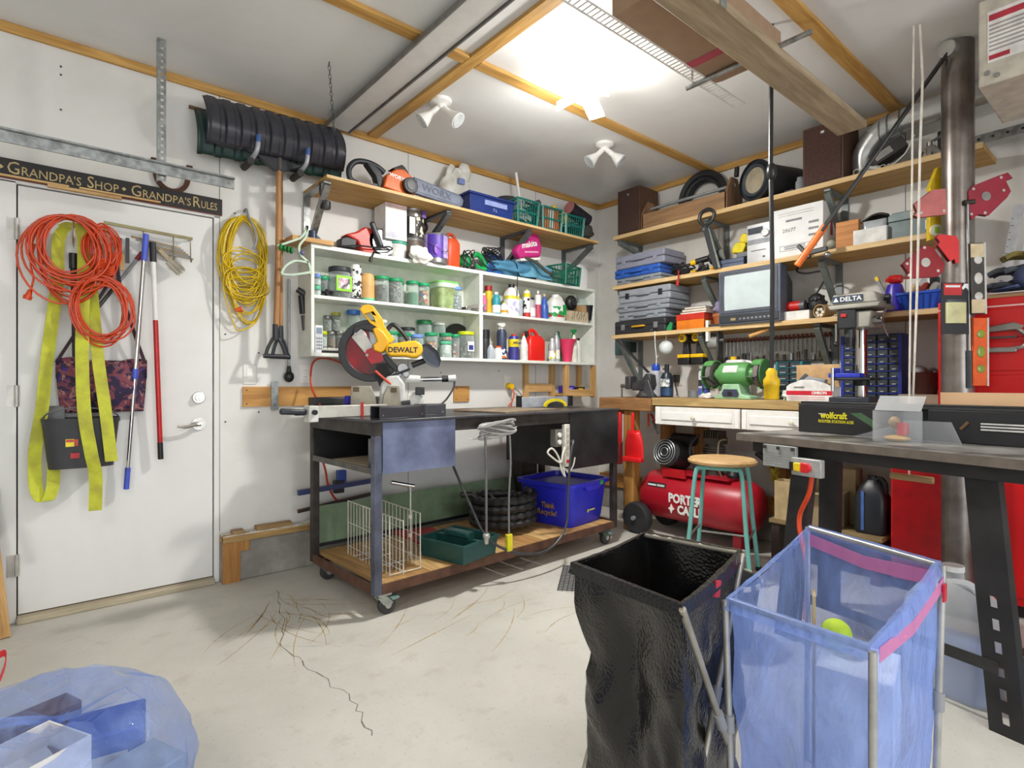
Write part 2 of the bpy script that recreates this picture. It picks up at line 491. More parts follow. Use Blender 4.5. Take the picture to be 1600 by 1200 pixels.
# ------------------------------------------------------------------ lamps
def leaf_lamp(loc, label, watts, group=None):
    t = thing('ceiling_lamp', label, 'lamp', loc, 0.3, group)
    MB().lathe([(.06, 0), (.058, -.02), (.045, -.03)], n=24).build('base', WHITE, t)
    MB().cyl((0, 0, -.03), (0, 0, -.12), .017, n=14).build('socket', WHITE, t)
    MB().lathe([(.03, -.12), (.038, -.13), (.038, -.17), (.02, -.18)], n=18).build('hub', WHITE, t)
    for k in range(3):
        a = k * 2 * PI / 3
        mt = Matrix.Rotation(a, 4, 'Z') @ Matrix.Translation((.036, 0, -.15)) @ Matrix.Rotation(math.radians(28), 4, 'Y')
        MB().box(0, .13, -.045, .045, -.006, .006, mt).build('led_panel', EMIT('fffaf2', 40), t, bevel=.004)
    l = bpy.data.lights.new('ceiling_lamp_light', 'POINT')
    l.energy = watts * .27; l.shadow_soft_size = .05; l.color = (1, .985, .945)
    lo = bpy.data.objects.new('bulb_light', l); COL.objects.link(lo); lo.parent = t; lo.location = (0, 0, -.28)
    l = bpy.data.lights.new('panel_light', 'AREA'); l.shape = 'DISK'; l.size = .16; l.energy = watts * .73; l.color = (1, .985, .945)
    lo = bpy.data.objects.new('panel_light', l); COL.objects.link(lo); lo.parent = t; lo.location = (0, 0, -.26)
    return t
leaf_lamp((-1.81, -1.49, CEIL), 'glowing white lamp with angled panels on the ceiling above the black cart', LAMP_W)
leaf_lamp((-5.2, -3.4, CEIL), 'added fill lamp on the ceiling outside the picture, behind the photographer', FILL_W)  # added lamp out of view, fills the room from behind the camera
leaf_lamp((-3.0, -4.9, CEIL), 'added fill lamp on the ceiling out of view, towards the overhead door', FILL_W)  # second added lamp, also unseen, softens the shade further

def spot_pair(loc, rz, label):
    t = thing('spot_light', label, 'spotlight', loc, rz, 'unlit twin spotlights on the ceiling')
    MB().lathe([(.065, 0), (.062, -.018), (.03, -.03), (.02, -.05)], n=24).build('base', WHITE, t)
    for s in (-1, 1):
        d = Vector((s * .75, -.25, -.75)).normalized()
        a = Vector((s * .012, 0, -.04)); b = a + d * .07; c = b + d * .07
        arm = MB().cyl(a, b, .017, .02, 12).build('arm', WHITE, t)
        MB().cyl(b, c, .022, .048, 18).build('reflector', WHITE, arm)
        MB().cyl(c, c + d * .006, .044, .04, 18).build('lens', M('cfd3d6', .2), arm)
spot_pair((-2.2, -.70, CEIL), -.75, 'unlit white twin spotlight on the ceiling beside the hanging shop light')
spot_pair((-1.0, -.93, CEIL), -.75, 'unlit white twin spotlight on the ceiling near the room corner')

t = thing('shop_light', 'long grey hanging fluorescent shop light, unlit, under the ceiling', 'shop light', (-2.565, -.06, 2.737), 0)
MB().prism([(-.075, 0), (.075, 0), (.06, .012), (.035, .05), (-.035, .05), (-.06, .012)], -2.4, 0, 'y').build('housing', M('b5b3af', .4, .2), t, bevel=.003)
MB().box(-.066, .066, -2.39, -.01, -.004, .0).build('diffuser', M('d6d4d1', .35, var=.03), t)
for s in (-1, 1): MB().box(s * .078 - .004, s * .078 + .004, -2.4, 0, -.012, .014).build('side_rail', M('7f7d7a', .4, .4), t)
t = thing('chain', 'thin loose chain hanging from the ceiling left of the shop light', 'chain', (-2.86, -.66, 2.40))
ch = MB()
for k in range(17):
    z0 = .38 - k * .022
    ch.tube([((.007 * math.cos(q) if k % 2 else 0) + .03 * (1 - z0 / .38), 0 if k % 2 else .007 * math.cos(q), z0 + .014 * math.sin(q)) for q in [2 * PI * i / 8 for i in range(8)]], .0017, 4, True)
ch.build('links', DSTEEL, t)

# ================================================================== DOOR AND LEFT END OF THE LEFT WALL
# overhead steel channel hung from perforated angle
t = thing('steel_track', 'long galvanised steel channel hanging in front of the wall above the door', 'track', (-3.24, -.35, 2.15))
MB().prism([(-.008, -.028), (0, -.028), (0, .028), (-.03, .028), (-.03, .02), (-.008, .02)], -2.2, 0, 'x').build('channel', GALV, t, bevel=.002)
for x in (-.02, -.25, -.5): MB().cyl((x, -.009, 0), (x, -.014, 0), .006, n=8).build('bolt', STEEL, t)
t = thing('perforated_angle', 'upright perforated steel angle hanging from the ceiling above the door', 'bracket', (-3.555, -.33, 2.10))
def perforated(h, w, th, n, hw=.009):
    """strip in xz with round-ish holes left open"""
    m = MB(); dz = h / n
    for k in range(n):
        z0 = k * dz; c = z0 + dz / 2
        m.box(-w / 2, -hw, 0, th, z0, z0 + dz); m.box(hw, w / 2, 0, th, z0, z0 + dz)
        m.box(-hw, hw, 0, th, z0, c - hw); m.box(-hw, hw, 0, th, c + hw, z0 + dz)
    return m
perforated(.69, .034, .002, 22, .006).build('front_flange', GALV, t)
MB().box(-.019, -.017, 0, .034, 0, .69).build('side_flange', GALV, t)

# sign
t = thing('wooden_sign', 'long black wooden sign with gold lettering above the door', 'sign', (-3.221, -.012, 2.07))
MB().box(-1.25, 0, -.012, .0, 0, .088).build('board', M('211f1e', .5, var=.15), t, bevel=.002)
MB().box(-1.25, 0, -.011, -.001, -.004, -.0005).build('red_edge', M('7a3a2a', .6), t)
GOLD = M('cdb27c', .4, .2)
def smallcaps(words, x, parent):
    for w, wx, wd in words:
        a = text(w[0], .082, GOLD, parent, (x + wx, -.0128, .044), xs=.82, align='LEFT')
        text(w[1:], .058, GOLD, parent, (x + wx + (.03 if w[0] == 'S' else .042 if w[0] == 'R' else .05), -.0128, .037), xs=wd, align='LEFT')
smallcaps([("GRANDPA'S", -.905, .84), ('SHOP', -.61, .84), ("GRANDPA'S", -.43, .84), ('RULES', -.15, .66)], 0, t)
MB().prism([(-.468, .044), (-.458, .054), (-.448, .044), (-.458, .034)], -.0135, -.0125, 'y').build('diamond', GOLD, t)
MB().prism([(-.934, .044), (-.924, .054), (-.914, .044), (-.924, .034)], -.0135, -.0125, 'y').build('diamond', GOLD, t)
for i, (x0, x1, z, lab) in enumerate([(-4.6, -3.9, 2.058, 'flat pale wood strip on the door head under the sign, leftmost'), (-3.98, -3.69, 2.0445, 'flat pale wood strip under the middle of the sign'), (-3.86, -3.52, 2.0605, 'thin wood strip lying right below the sign, rightmost')]):
    tag(MB().box(x0, x1, -.034, -.010, z + .013, z + .022 + .004 * (i == 1)).build('wood_strip', PINE), lab, 'wood strip', 'wood strips over the door')
# horseshoe
t = thing('horseshoe', 'rusty brown horseshoe hanging open side up above the sign', 'horseshoe', (-3.465, -.005, 2.155))
def horseshoe(rx, rz, w, d):
    m = MB(); P = []
    for k in range(25):
        a = math.radians(-215 + 250 * k / 24)
        P.append((rx * math.cos(a), rz * math.sin(a)))
    vs = []; fs = []
    for (x, z) in P:
        l = math.hypot(x, z)
        for s in (-.5, .5):
            for y in (-d, 0): vs.append((x * (1 + s * w / l), y, rz + z * (1 + s * w / l)))
    for k in range(len(P) - 1):
        a, b = k * 4, k * 4 + 4
        fs += [(a, a + 1, b + 1, b), (a + 1, a + 3, b + 3, b + 1), (a + 3, a + 2, b + 2, b + 3), (a + 2, a, b, b + 2)]
    fs += [(0, 2, 3, 1), (len(vs) - 4, len(vs) - 3, len(vs) - 1, len(vs) - 2)]
    return m.add(vs, fs)
horseshoe(.075, .085, .024, .014).build('shoe', M('5b3a2c', .6, .5, .2), t)
for s in (-1, 1): MB().box(s * .082 - .014, s * .082 + .014, -.02, 0, .137, .155).build('heel', M('5b3a2c', .6, .5, .2), t)

# door hooks
HOOKM = M('8c8672', .35, .7)
t = thing('hook_rail', 'brass coloured metal hook rail screwed to the door', 'hook rail', (-3.765, -.0, 1.90))
MB().bar((0, -.05, .022), (.39, -.05, .004), .012, .014).build('rail', M('8f8660', .4, .6), t)
for k, x in enumerate((.005, .165, .3, .38)):
    z = .02 - .046 * x
    MB().tube([(x, 0, z), (x, -.05, z), (x, -.055, z - .05), (x, -.06, z - .12), (x, -.075, z - .13), (x, -.085, z - .115)][0 if k in (0, 3) else 1:], .003, 6).build('hook', HOOKM, t)
t = thing('door_hook', 'single chrome wire hook holding the orange cord on the door', 'hook', (-3.885, 0, 1.80))
MB().tube(spline([(0, -.002, .0), (0, -.002, .1), (0, -.03, .105), (0, -.06, .02), (0, -.1, -.03), (0, -.14, .0), (0, -.15, .1)], 5), .003, 6).build('wire', CHROME, t)
# misc tools lying on the rail
t = thing('hand_broom', 'worn grey bristle brush hanging at a slant from the hook rail', 'brush', (-3.53, -.06, 1.82))
MB().bar((0, 0, 0), (.045, 0, -.05), .02, .02, (0, 1, 0)).build('handle', WOOD('b9a88c', '8b7a5e'), t)
bm = MB()
for i in range(60):
    u = rnd.uniform(-.022, .022); v = rnd.uniform(-.012, .012); l = rnd.uniform(.06, .085)
    bm.bar((.045 + u * .7, v, -.05 + u * .7), (.045 + u * .8 + l * .72, v * 1.3, -.05 + u * .8 - l * .72), .0035, .0035)
bm.build('bristles', M('b3ab9a', .9), t)['kind'] = 'stuff'
t = thing('paint_roller_frame', 'small grey bundle of sticks and wires on the hook rail', 'tools', (-3.60, -.035, 1.845))
for k in range(6):
    MB().bar((-.05 + .02 * k, -.0, -.012 * k + .03), (.17 + .012 * k, -.012, -.012 * k + .002 * k), .012, .008).build('stick', (WOOD('b29a74', '86704c'), GREYP, M('a59b8c', .7))[k % 3], t)
t = thing('squeegee', 'small black handled tools hanging from the left of the hook rail', 'tool', (-3.705, -.07, 1.73))
MB().box(-.012, .012, -.012, .012, .04, .12).build('grip', BLACK, t, bevel=.004)
MB().box(.028, .044, -.008, .008, 0.0, .125).build('blade', M('3a3a3a', .4, .5), t)
MB().box(.006, .022, -.006, .006, -.04, .04).build('wood_tip', PINEZ, t)

# extension cords
def coil(name, label, c, loops, mt, r=.0045, cat='extension cord', base=None, extra=(), plug=None, plugm=None):
    """loops: list of (cx,cz,rx,rz,y,sag) ellipses around c, each hanging from the top"""
    t = thing(name, label, cat, c)
    m = MB()
    for (cx, cz, rx, rz, y, tilt) in loops:
        P = []
        for k in range(26):
            a = 2 * PI * k / 26
            w = 1 + .16 * math.sin(a) * tilt
            P.append((cx + rx * math.cos(a) * w + tilt * .02 * math.sin(a), y + .012 * math.sin(a * 2 + cx * 90), cz + rz * math.sin(a)))
        m.tube(P, r, 6, True)
    for e in extra: m.tube(spline(e, 6), r, 6)
    m.build('cord', mt, t)
    if plug:
        p, q = Vector(plug[0]), Vector(plug[1]); d = (q - p).normalized()
        MB().cyl(p, p + d * .03, .008, .013, 10).cyl(p + d * .03, q, .017, .016, 10).build('plug', plugm or mt, t)
    return t
OC = M('cf4210', .35, var=.05)
L = []
for k in range(19):
    rz = rnd.uniform(.125, .215); rx = rnd.uniform(.09, .16) + (rz - .13) * .2
    L.append((rnd.uniform(-.03, .03) - .01, .20 - rz - .0 + rnd.uniform(-.012, .004), rx, rz, -.135 + rnd.uniform(-.05, .035), rnd.uniform(-.6, .7)))
coil('orange_extension_cord', 'large orange extension cord coil with plug hanging on the door', (-3.885, 0, 1.705), L, OC,
     extra=[[(-.14, -.14, .05), (-.155, -.14, -.04), (-.145, -.14, -.1), (-.15, -.14, -.14), (-.155, -.14, -.165)]], plug=((-.155, -.14, -.16), (-.168, -.14, -.205)))
L = [(rnd.uniform(-.012, .012) - .015, -.215 + rnd.uniform(-.02, .02), rnd.uniform(.09, .13), rnd.uniform(.13, .165), -.155 + rnd.uniform(-.02, .03), rnd.uniform(-.5, .1)) for k in range(12)]
L += [(-.01 + rnd.uniform(-.01, .01), .085 + rnd.uniform(-.02, .02), rnd.uniform(.04, .075), rnd.uniform(.09, .125), -.14 + rnd.uniform(-.02, .03), rnd.uniform(-.3, .5)) for k in range(7)]
L += [(0, -.03 + .009 * k, .034, .02, -.16, 0) for k in range(5)]
coil('orange_extension_cord', 'smaller tied orange cord bundle hanging below the hook rail left end', (-3.765, 0, 1.69), L, OC, .0042)
YC = M('d9b70c', .35, var=.08)
L = []
for k in range(22):
    rz = rnd.uniform(.17, .30); rx = rnd.uniform(.08, .125)
    L.append((rnd.uniform(-.02, .02) + .005, .33 - rz + rnd.uniform(-.02, .0), rx, rz, -.06 + rnd.uniform(-.03, .04), rnd.uniform(-.9, .3)))
for k in range(9):
    L.append((rnd.uniform(-.02, .02), .02 + rnd.uniform(-.12, .12), rnd.uniform(.09, .12), rnd.uniform(.05, .13), -.075 + rnd.uniform(-.02, .02), rnd.uniform(-.5, .5)))
coil('yellow_extension_cord', 'long yellow extension cord coil hanging on the wall right of the door', (-3.115, 0, 1.745), L, YC, .0042,
     extra=[[(-.1, -.07, .02), (-.11, -.07, -.1), (-.06, -.07, -.28), (-.03, -.07, -.325), (.06, -.07, -.27), (.12, -.07, -.1)]], plug=((-.055, -.085, -.215), (-.02, -.085, -.205)), plugm=ORANGE)
tag(MB().tube(spline([(-3.10, 0, 2.12), (-3.10, -.05, 2.12), (-3.10, -.1, 2.06), (-3.08, -.125, 2.0), (-3.07, -.135, 1.93), (-3.085, -.13, 1.88)], 5), .007, 8).build('cord_hook', GREYP), 'grey steel hook holding the yellow cord coil', 'hook')

# yellow tow strap
def ribbon(P, w, th, axis=(1, 0, 0)):
    m = MB(); P = [Vector(p) for p in P]; vs = []; fs = []
    for i, p in enumerate(P):
        ax = axis[i] if isinstance(axis, list) else axis
        a = Vector(ax).normalized()
        tn = (P[min(i + 1, len(P) - 1)] - P[max(i - 1, 0)]).normalized()
        nn = tn.cross(a).normalized()
        for sx, sn in ((-1, -1), (1, -1), (1, 1), (-1, 1)): vs.append(p + a * sx * w / 2 + nn * sn * th / 2)
    for i in range(len(P) - 1):
        o = i * 4
        fs += [(o + j, o + (j + 1) % 4, o + 4 + (j + 1) % 4, o + 4 + j) for j in range(4)]
    fs += [(3, 2, 1, 0), tuple(range(len(vs) - 4, len(vs)))]
    return m.add(vs, fs)
WEB = M('c6ca38', .7, var=.1, scale=12, dark='a8a53a')
t = thing('tow_strap', 'dirty yellow webbing tow strap draped over the door hook', 'strap', (-3.88, 0, .5))
A = spline([(-.03, -.07, 1.37), (-.06, -.09, 1.3), (-.065, -.09, 1.1), (-.085, -.09, .9), (-.105, -.09, .7), (-.12, -.1, .5), (-.145, -.11, .3), (-.14, -.12, .13), (-.11, -.13, .075), (-.085, -.13, .12), (-.078, -.12, .23), (-.08, -.1, .4)], 5)
ribbon(A, .05, .004, (1, .25, 0)).build('left_fall', WEB, t)
A = spline([(-.04, -.075, 1.37), (.0, -.085, 1.39), (.03, -.085, 1.34), (.035, -.1, 1.2), (.025, -.16, .8), (.03, -.215, .5), (.055, -.21, .3), (.075, -.18, .18), (.075, -.16, .01)], 5)
ribbon(A, .052, .004, (1, -.15, 0)).build('middle_fall', WEB, t)
A = spline([(.05, -.085, 1.25), (.07, -.1, 1.0), (.085, -.15, .75), (.11, -.205, .5), (.125, -.205, .35), (.135, -.2, .245)], 5)
ribbon(A, .05, .004, (1, .1, 0)).build('right_fall', WEB, t)

# floral bag
FLOR = None
def floral():
    m, nt, N, Lk, b = new_mat('floral_cloth')
    v = coords(nt)
    n = noise(nt, v, 13, 2, .5, 2.2); n2 = noise(nt, v, 22, 2, .5, 1.5)
    col = mixc(nt, ramp(nt, n, .46, .54), lin('2e2440'), lin('7b3f4b'))
    col = mixc(nt, ramp(nt, n2, .58, .63), col, lin('a0706a'))
    col = mixc(nt, ramp(nt, n2, .30, .36, (1, 1, 1), (0, 0, 0)), col, lin('3b2f8a'))
    Lk.new(col, b.inputs['Base Color']); b.inputs['Roughness'].default_value = .85
    return m
t = thing('floral_bag', 'purple floral cloth shoulder bag hanging on the door behind the poles', 'bag', (-3.765, -.03, .965))
def bagf(u, v):
    x = -.185 + .37 * u; z = .01 + .26 * v + .012 * math.sin(u * 9) * (v > .9)
    y = -.075 * math.sin(PI * min(max(u, .0), 1)) * math.sin(PI * (.12 + .8 * v)) - .008 * math.sin(u * 14 + v * 5)
    x *= 1 - .1 * (1 - v) ** 2
    return (x, y - .002, z)
MB().grid(bagf, 22, 14).build('pouch', floral(), t, thick=.006)
MB().grid(lambda u, v: (-.185 + .37 * u if v > .5 else (-.185 + .37 * u) * .92, .004, .01 + .26 * v), 8, 6).build('back_panel', floral(), t, thick=.004)
ribbon(spline([(-.18, -.01, .26), (-.1, -.025, .42), (.02, -.04, .66), (.045, -.045, .79)], 5), .022, .004, (1, 0, .5)).build('strap', M('3c2733', .8), t)
ribbon(spline([(.175, -.01, .26), (.13, -.025, .4), (.07, -.04, .62), (.045, -.05, .79)], 5), .022, .004, (1, 0, -.5)).build('strap', M('3c2733', .8), t)
# squeegee bucket
t = thing('mop_bucket', 'dark grey oval plastic bucket hanging on the door behind the strap', 'bucket', (-3.855, -.105, .72))
def oval(rx, ry, z, n=28): return [(rx * (abs(math.cos(a)) ** .6) * (1 if math.cos(a) >= 0 else -1), ry * (abs(math.sin(a)) ** .6) * (1 if math.sin(a) >= 0 else -1), z) for a in [2 * PI * k / n for k in range(n)]]
def loft(rings, cap0=True, cap1=True):
    m = MB(); n = len(rings[0]); vs = [p for r in rings for p in r]; fs = []
    for i in range(len(rings) - 1):
        fs += [(i * n + j, i * n + (j + 1) % n, (i + 1) * n + (j + 1) % n, (i + 1) * n + j) for j in range(n)]
    if cap0: fs.append(tuple(range(n))[::-1])
    if cap1: fs.append(tuple(range((len(rings) - 1) * n, len(rings) * n)))
    return m.add(vs, fs)
BK = M('37373a', .55, var=.1)
loft([oval(.125, .07, 0), oval(.135, .08, .1), oval(.148, .088, .22), oval(.152, .09, .235), oval(.144, .083, .235), oval(.12, .066, .01)]).build('tub', BK, t)
MB().box(-.15, -.06, .06, .09, .21, .29).build('back_lip', M('6e7072', .5), t, bevel=.004)
MB().tube(spline([(-.148, 0, .22), (-.12, -.06, .265), (-.03, -.08, .285), (.08, -.07, .275), (.135, -.03, .25), (.15, 0, .215)], 6), .004, 6).build('handle', M('6b6b6d', .5), t)
lb = MB().box(-.062, -.03, -.086, -.0815, .105, .14).build('label', M('e8d42a', .5, var=.02), t)
MB().box(-.06, -.032, -.0875, -.0862, .126, .138).build('label_print', RED, lb)
MB().box(-.028, -.016, -.087, -.0825, .107, .138).build('label', M('c9402a', .5), t)
MB().box(-.045, -.01, -.0865, -.0825, .05, .075).build('label', M('b01c22', .5), t)
# poles
def two_tone_pole(name, label, p, q, segs, cat='pole'):
    t = thing(name, label, cat, (0, 0, 0)); p = Vector(p); q = Vector(q); t.location = q
    p = p - q; q = Vector((0, 0, 0))
    for a, b, r, mt, nm in segs: MB().cyl(p.lerp(q, a), p.lerp(q, b), r, n=14).build(nm, mt, t, bevel=.002)
    return t
BLUEP = M('4a5fd0', .4)
two_tone_pole('telescopic_pole', 'telescopic steel pole with blue grips leaning on the door', (-3.592, -.09, 1.885), (-3.672, -.05, .58),
              [(0, .105, .0135, BLUEP, 'grip'), (.1, .54, .0105, CHROME, 'upper_tube'), (.53, .57, .0135, BLUEP, 'collar'), (.56, .93, .009, CHROME, 'lower_tube'), (.915, 1, .0125, BLUEP, 'end_grip')])
two_tone_pole('broom_handle', 'red and white broom handle hanging on the door', (-3.563, -.085, 1.85), (-3.522, -.05, .72),
              [(0, .09, .015, BLACK, 'socket'), (.08, .36, .0115, WHITE, 'white_tube'), (.355, .93, .012, M('c01f22', .35), 'red_tube'), (.92, 1, .013, BLACK, 'end_cap')])
two_tone_pole('black_pole', 'black pole hanging on the door behind the orange cord', (-3.885, -.05, 1.75), (-3.872, -.035, 1.0),
              [(0, .1, .017, BLACK, 'head'), (.1, 1, .012, BLACK, 'shaft')])
two_tone_pole('umbrella', 'dark folding cane hanging diagonally behind the orange cords', (-3.60, -.03, 1.80), (-3.81, -.03, 1.46),
              [(0, .12, .012, M('8a2030', .5), 'handle'), (.12, .55, .008, GREYP, 'shaft'), (.5, 1, .009, DSTEEL, 'lower_shaft')], 'cane')

# ================================================================== SNOW SHOVELS ON BIG HOOKS
def shovel_blade(rib, w, h, d, mt, parent, name='scoop'):
    m = MB(); nx = rib * 8
    def fn(u, v):
        x = -w / 2 + w * u
        ph = (u * rib) % 1.0
        gr = -.006 if ph < .14 or ph > .86 else 0
        y = -d * math.sin(PI * (.15 + .8 * v)) - gr * 2.4
        z = h * v
        return (x, y, z)
    m.grid(fn, nx, 12)
    return m.build(name, mt, parent, thick=.006, angle=25)
t = thing('snow_shovel', 'black ribbed plastic snow shovel with wooden handle hung upside down', 'snow shovel', (-2.955, -.13, 1.27))
bl = shovel_blade(10, .76, .265, .10, M('38383f', .24, var=.08), t); bl.location = (0.0, -.02, 1.14); bl.rotation_euler = (0, math.radians(-2.6), 0)
MB().prism([(-.16, 1.16), (.13, 1.13), (.04, 1.08), (.015, 1.07), (-.03, 1.07), (-.06, 1.09)], -.05, -.015, 'y').build('blade_bracket', M('2a2a30', .4), t, bevel=.004)
MB().cyl((0, -.035, 1.20), (0, -.035, 1.08), .021, n=14).build('socket', M('4c4a46', .4, .5), t)
MB().tube([(0, -.035, 1.10), (-.004, -.03, .6), (-.012, -.02, .15)], .0155, 10).build('shaft', WOOD('b98a5a', '8a5f38', 2), t)
def dgrip(c, rx, mt, parent):
    m = MB()
    m.cyl((c[0], c[1], .10), (c[0], c[1], .19), .019, .017, 12)
    m.tube(spline([(c[0], c[1], .12), (c[0] - .02, c[1], .1), (c[0] - rx * .8, c[1], .05), (c[0] - rx, c[1], .01)], 5), .010, 8)
    m.tube(spline([(c[0], c[1], .12), (c[0] + .02, c[1], .1), (c[0] + rx * .8, c[1], .05), (c[0] + rx, c[1], .01)], 5), .010, 8)
    m.cyl((c[0] - rx - .012, c[1], .006), (c[0] + rx + .012, c[1], .006), .013, n=10)
    return m.build('d_grip', mt, parent)
dgrip((-.014, -.02), .055, M('26282c', .4), t)
t = thing('snow_shovel', 'dark green edged snow shovel hung behind the black ribbed one', 'snow shovel', (-2.925, -.07, 1.27))
bl = shovel_blade(8, .80, .25, .07, M('1f3a36', .4, var=.1), t); bl.location = (-.04, -.025, 1.10); bl.rotation_euler = (0, math.radians(-2.6), 0)
MB().tube([(0, -.02, 1.12), (0, -.02, .15)], .015, 10).build('shaft', WOOD('a87a4a', '7f552e', 2), t)
dgrip((.0, -.02), .045, M('1f2a34', .4), t)
for i, (x, lab) in enumerate(((-3.115, 'grey storage hook with blue tip under the snow shovel, left one'), (-2.845, 'grey storage hook with blue tip under the snow shovel, right one'))):
    t = thing('storage_hook', lab, 'hook', (x, 0, 2.36), 0, 'storage hooks holding the snow shovels')
    MB().tube(spline([(0, 0, .02), (0, -.12, .0), (0, -.22, .0), (.012, -.262, .03), (.018, -.268, .08)], 5), .0125, 10).build('arm', M('a4a6ad', .4, .3), t)
    MB().tube([(.018, -.268, .075), (.02, -.268, .115)], .0135, 10).build('tip', M('3f5f9a', .5), t)
    MB().cyl((-.012, -.10, -.02), (-.012, -.24, -.025), .019, n=12).build('foam_sleeve', M('34302e', .8), t)
tag(MB().box(-3.39, -3.30, -.05, -.035, 2.615, 2.63).build('wood_peg', WOOD('7a5a3a', '5a3f26')), 'thin brown stick behind the left end of the shovel scoop', 'stick')

# ================================================================== WALL PLATES AND SMALL TOOLS
def plate(name, label, cat, x, z, kind, y=0.0):
    t = thing(name, label, cat, (x, y, z))
    MB().box(-.036, .036, -.006, 0, -.058, .058).build('cover', M('ebe8e1', .4, var=.03), t, bevel=.003)
    if kind == 'switch': MB().box(-.017, .017, -.009, -.006, -.034, .034).build('rocker', M('f3f1ec', .35, var=.02), t, bevel=.002)
    else:
        for s in (-1, 1):
            o = MB().box(-.017, .017, -.008, -.006, s * .02 - .014, s * .02 + .014).build('socket', M('f3f1ec', .35, var=.02), t, bevel=.003)
            for q in (-.006, .006): MB().box(q - .0012, q + .0012, -.0083, -.0078, s * .02 - .005, s * .02 + .006).build('slot', BLACK, o)
    return t
plate('light_switch', 'white rocker light switch on the wall under the shovel grips', 'light switch', -3.07, 1.172, 'switch')
plate('power_outlet', 'white wall outlet left of the black cart', 'outlet', -2.75, 1.18, 'outlet')
for x0, x1, lab in ((-3.11, -2.42, 'long orange plywood strip screwed to the wall behind the cart'), (-1.64, -1.498, 'square plywood patch screwed to the wall right of the saw')):
    o = tag(MB().box(x0, x1, -.014, -.0005, .983, 1.10).build('plywood_strip', WOOD('cc9a55', 'a8743a')), lab, 'plywood')
    for x in (x0 + .02, x1 - .02):
        for z in (1.0, 1.08): MB().cyl((x, -.014, z), (x, -.0155, z), .004, n=8).build('screw', BLACK, o)
o = tag(MB().box(-2.955, -2.915, -.022, -.0142, .96, 1.13).build('metal_strap', GALV), 'short galvanised metal strap over the plywood strip', 'metal strap')
t = thing('plunger_rod', 'thin steel rod with a black ball end hanging beside the shovels', 'rod', (-2.858, -.04, 1.13))
MB().cyl((0, 0, .04), (0, 0, .62), .007, n=10).build('rod', STEEL, t)
MB().ball((0, 0, .03), (.03, .03, .034), 16, 10).build('ball', BLACK, t); MB().cyl((0, 0, .055), (0, 0, .095), .016, .01, 12).build('collar', BLACK, t)
t = thing('black_grinder_handle', 'black handled hand tool hanging on the left side of the white cabinet', 'tool', (-2.80, -.10, 1.44))
MB().cyl((.015, 0, .0), (.008, 0, .09), .014, .016, 12).build('grip', M('4a4c50', .5), t)
MB().cyl((.006, 0, .10), (-.005, 0, .21), .02, .019, 12).build('barrel', BLACK, t)
MB().cyl((-.03, 0, .245), (.014, -.01, .215), .017, .02, 12).build('head', M('2c2c2e', .4), t)
MB().cyl((.012, 0, 0), (.010, 0, -.045), .005, .003, 8).build('bit', STEEL, t)
MB().bar((.0, -.0, .12), (.025, -.02, .15), .014, .01).build('trigger', STEEL, t)
# pale green bow clamp
t = thing('spring_clamp', 'pale green curved bow clamp hanging at the cabinet corner', 'clamp', (-2.86, -.249, 1.72))
PG = M('b9cdb6', .45, var=.05)
ribbon(spline([(-.13, 0, .17), (-.07, 0, .20), (.0, 0, .24), (.03, 0, .29), (.035, 0, .31), (.028, 0, .25), (-.01, 0, .19), (-.005, 0, .14), (.04, 0, .10), (.055, 0, .05), (.055, 0, .03)], 6), .02, .012, (0, 1, 0)).build('frame', PG, t)
ribbon(spline([(.04, 0, .10), (-.03, 0, .10), (-.08, 0, .07), (-.105, 0, .03), (-.10, 0, .015), (-.04, 0, .02), (.05, 0, .045)], 6), .02, .012, (0, 1, 0)).build('lower_jaw', PG, t)
MB().cyl((-.03, -.005, .155), (-.12, -.005, .165), .005, n=8).build('screw', STEEL, t)
kb = MB()
for k in range(4): kb.lathe([(.006, 0), (.02, .005), (.02, .014), (.006, .018)], mtx=Matrix.Translation((-.125 + .02 * k, -.005, .165 - .003 * k)) @ Matrix.Rotation(PI / 2, 4, 'Y'), n=10)
kb.build('knob', M('1b7a35', .4), t)
MB().ball((.004, -.012, .15), .014).build('pivot', M('6a6a90', .4), t)
tag(MB().box(-2.905, -2.66, -.24, -.05, 1.9455, 1.972).build('pine_offcut', WOOD('d2a468', 'a97a40')), 'pine board laid over the left top end of the white cabinet', 'board')

# ================================================================== WHITE OPEN CABINET
CW = M('e7e9e0', .5, var=.05)
t = thing('open_cabinet', 'white open wall cabinet with two bays of shelves full of jars', 'cabinet', (-2.79, 0, 1.28))
W = 2.495
cab_shift = 0
MB().box(0, W, -.22, 0, .64, .665).build('top_board', CW, t, bevel=.002)
MB().box(.02, W - .02, -.22, -.012, 0, .022).build('bottom_board', CW, t, bevel=.002)
for x0, x1 in ((0, .02), (W - .02, W)): MB().box(x0, x1, -.22, 0, 0, .64).build('side_board', CW, t, bevel=.002)
MB().box(1.235, 1.265, -.22, -.012, .022, .64).build('divider', CW, t, bevel=.002)
MB().box(.02, 1.235, -.215, -.012, .345, .365).build('shelf', CW, t, bevel=.002)
MB().box(1.265, W - .02, -.215, -.012, .345, .365).build('shelf', CW, t, bevel=.002)
MB().box(.02, W - .02, -.012, -.001, 0.02, .64).build('back_board', M('d9dccb', .6, var=.06), t)
Z1, Z2, Z3 = 1.302, 1.645, 1.945      # bottom board, middle shelf, cabinet top

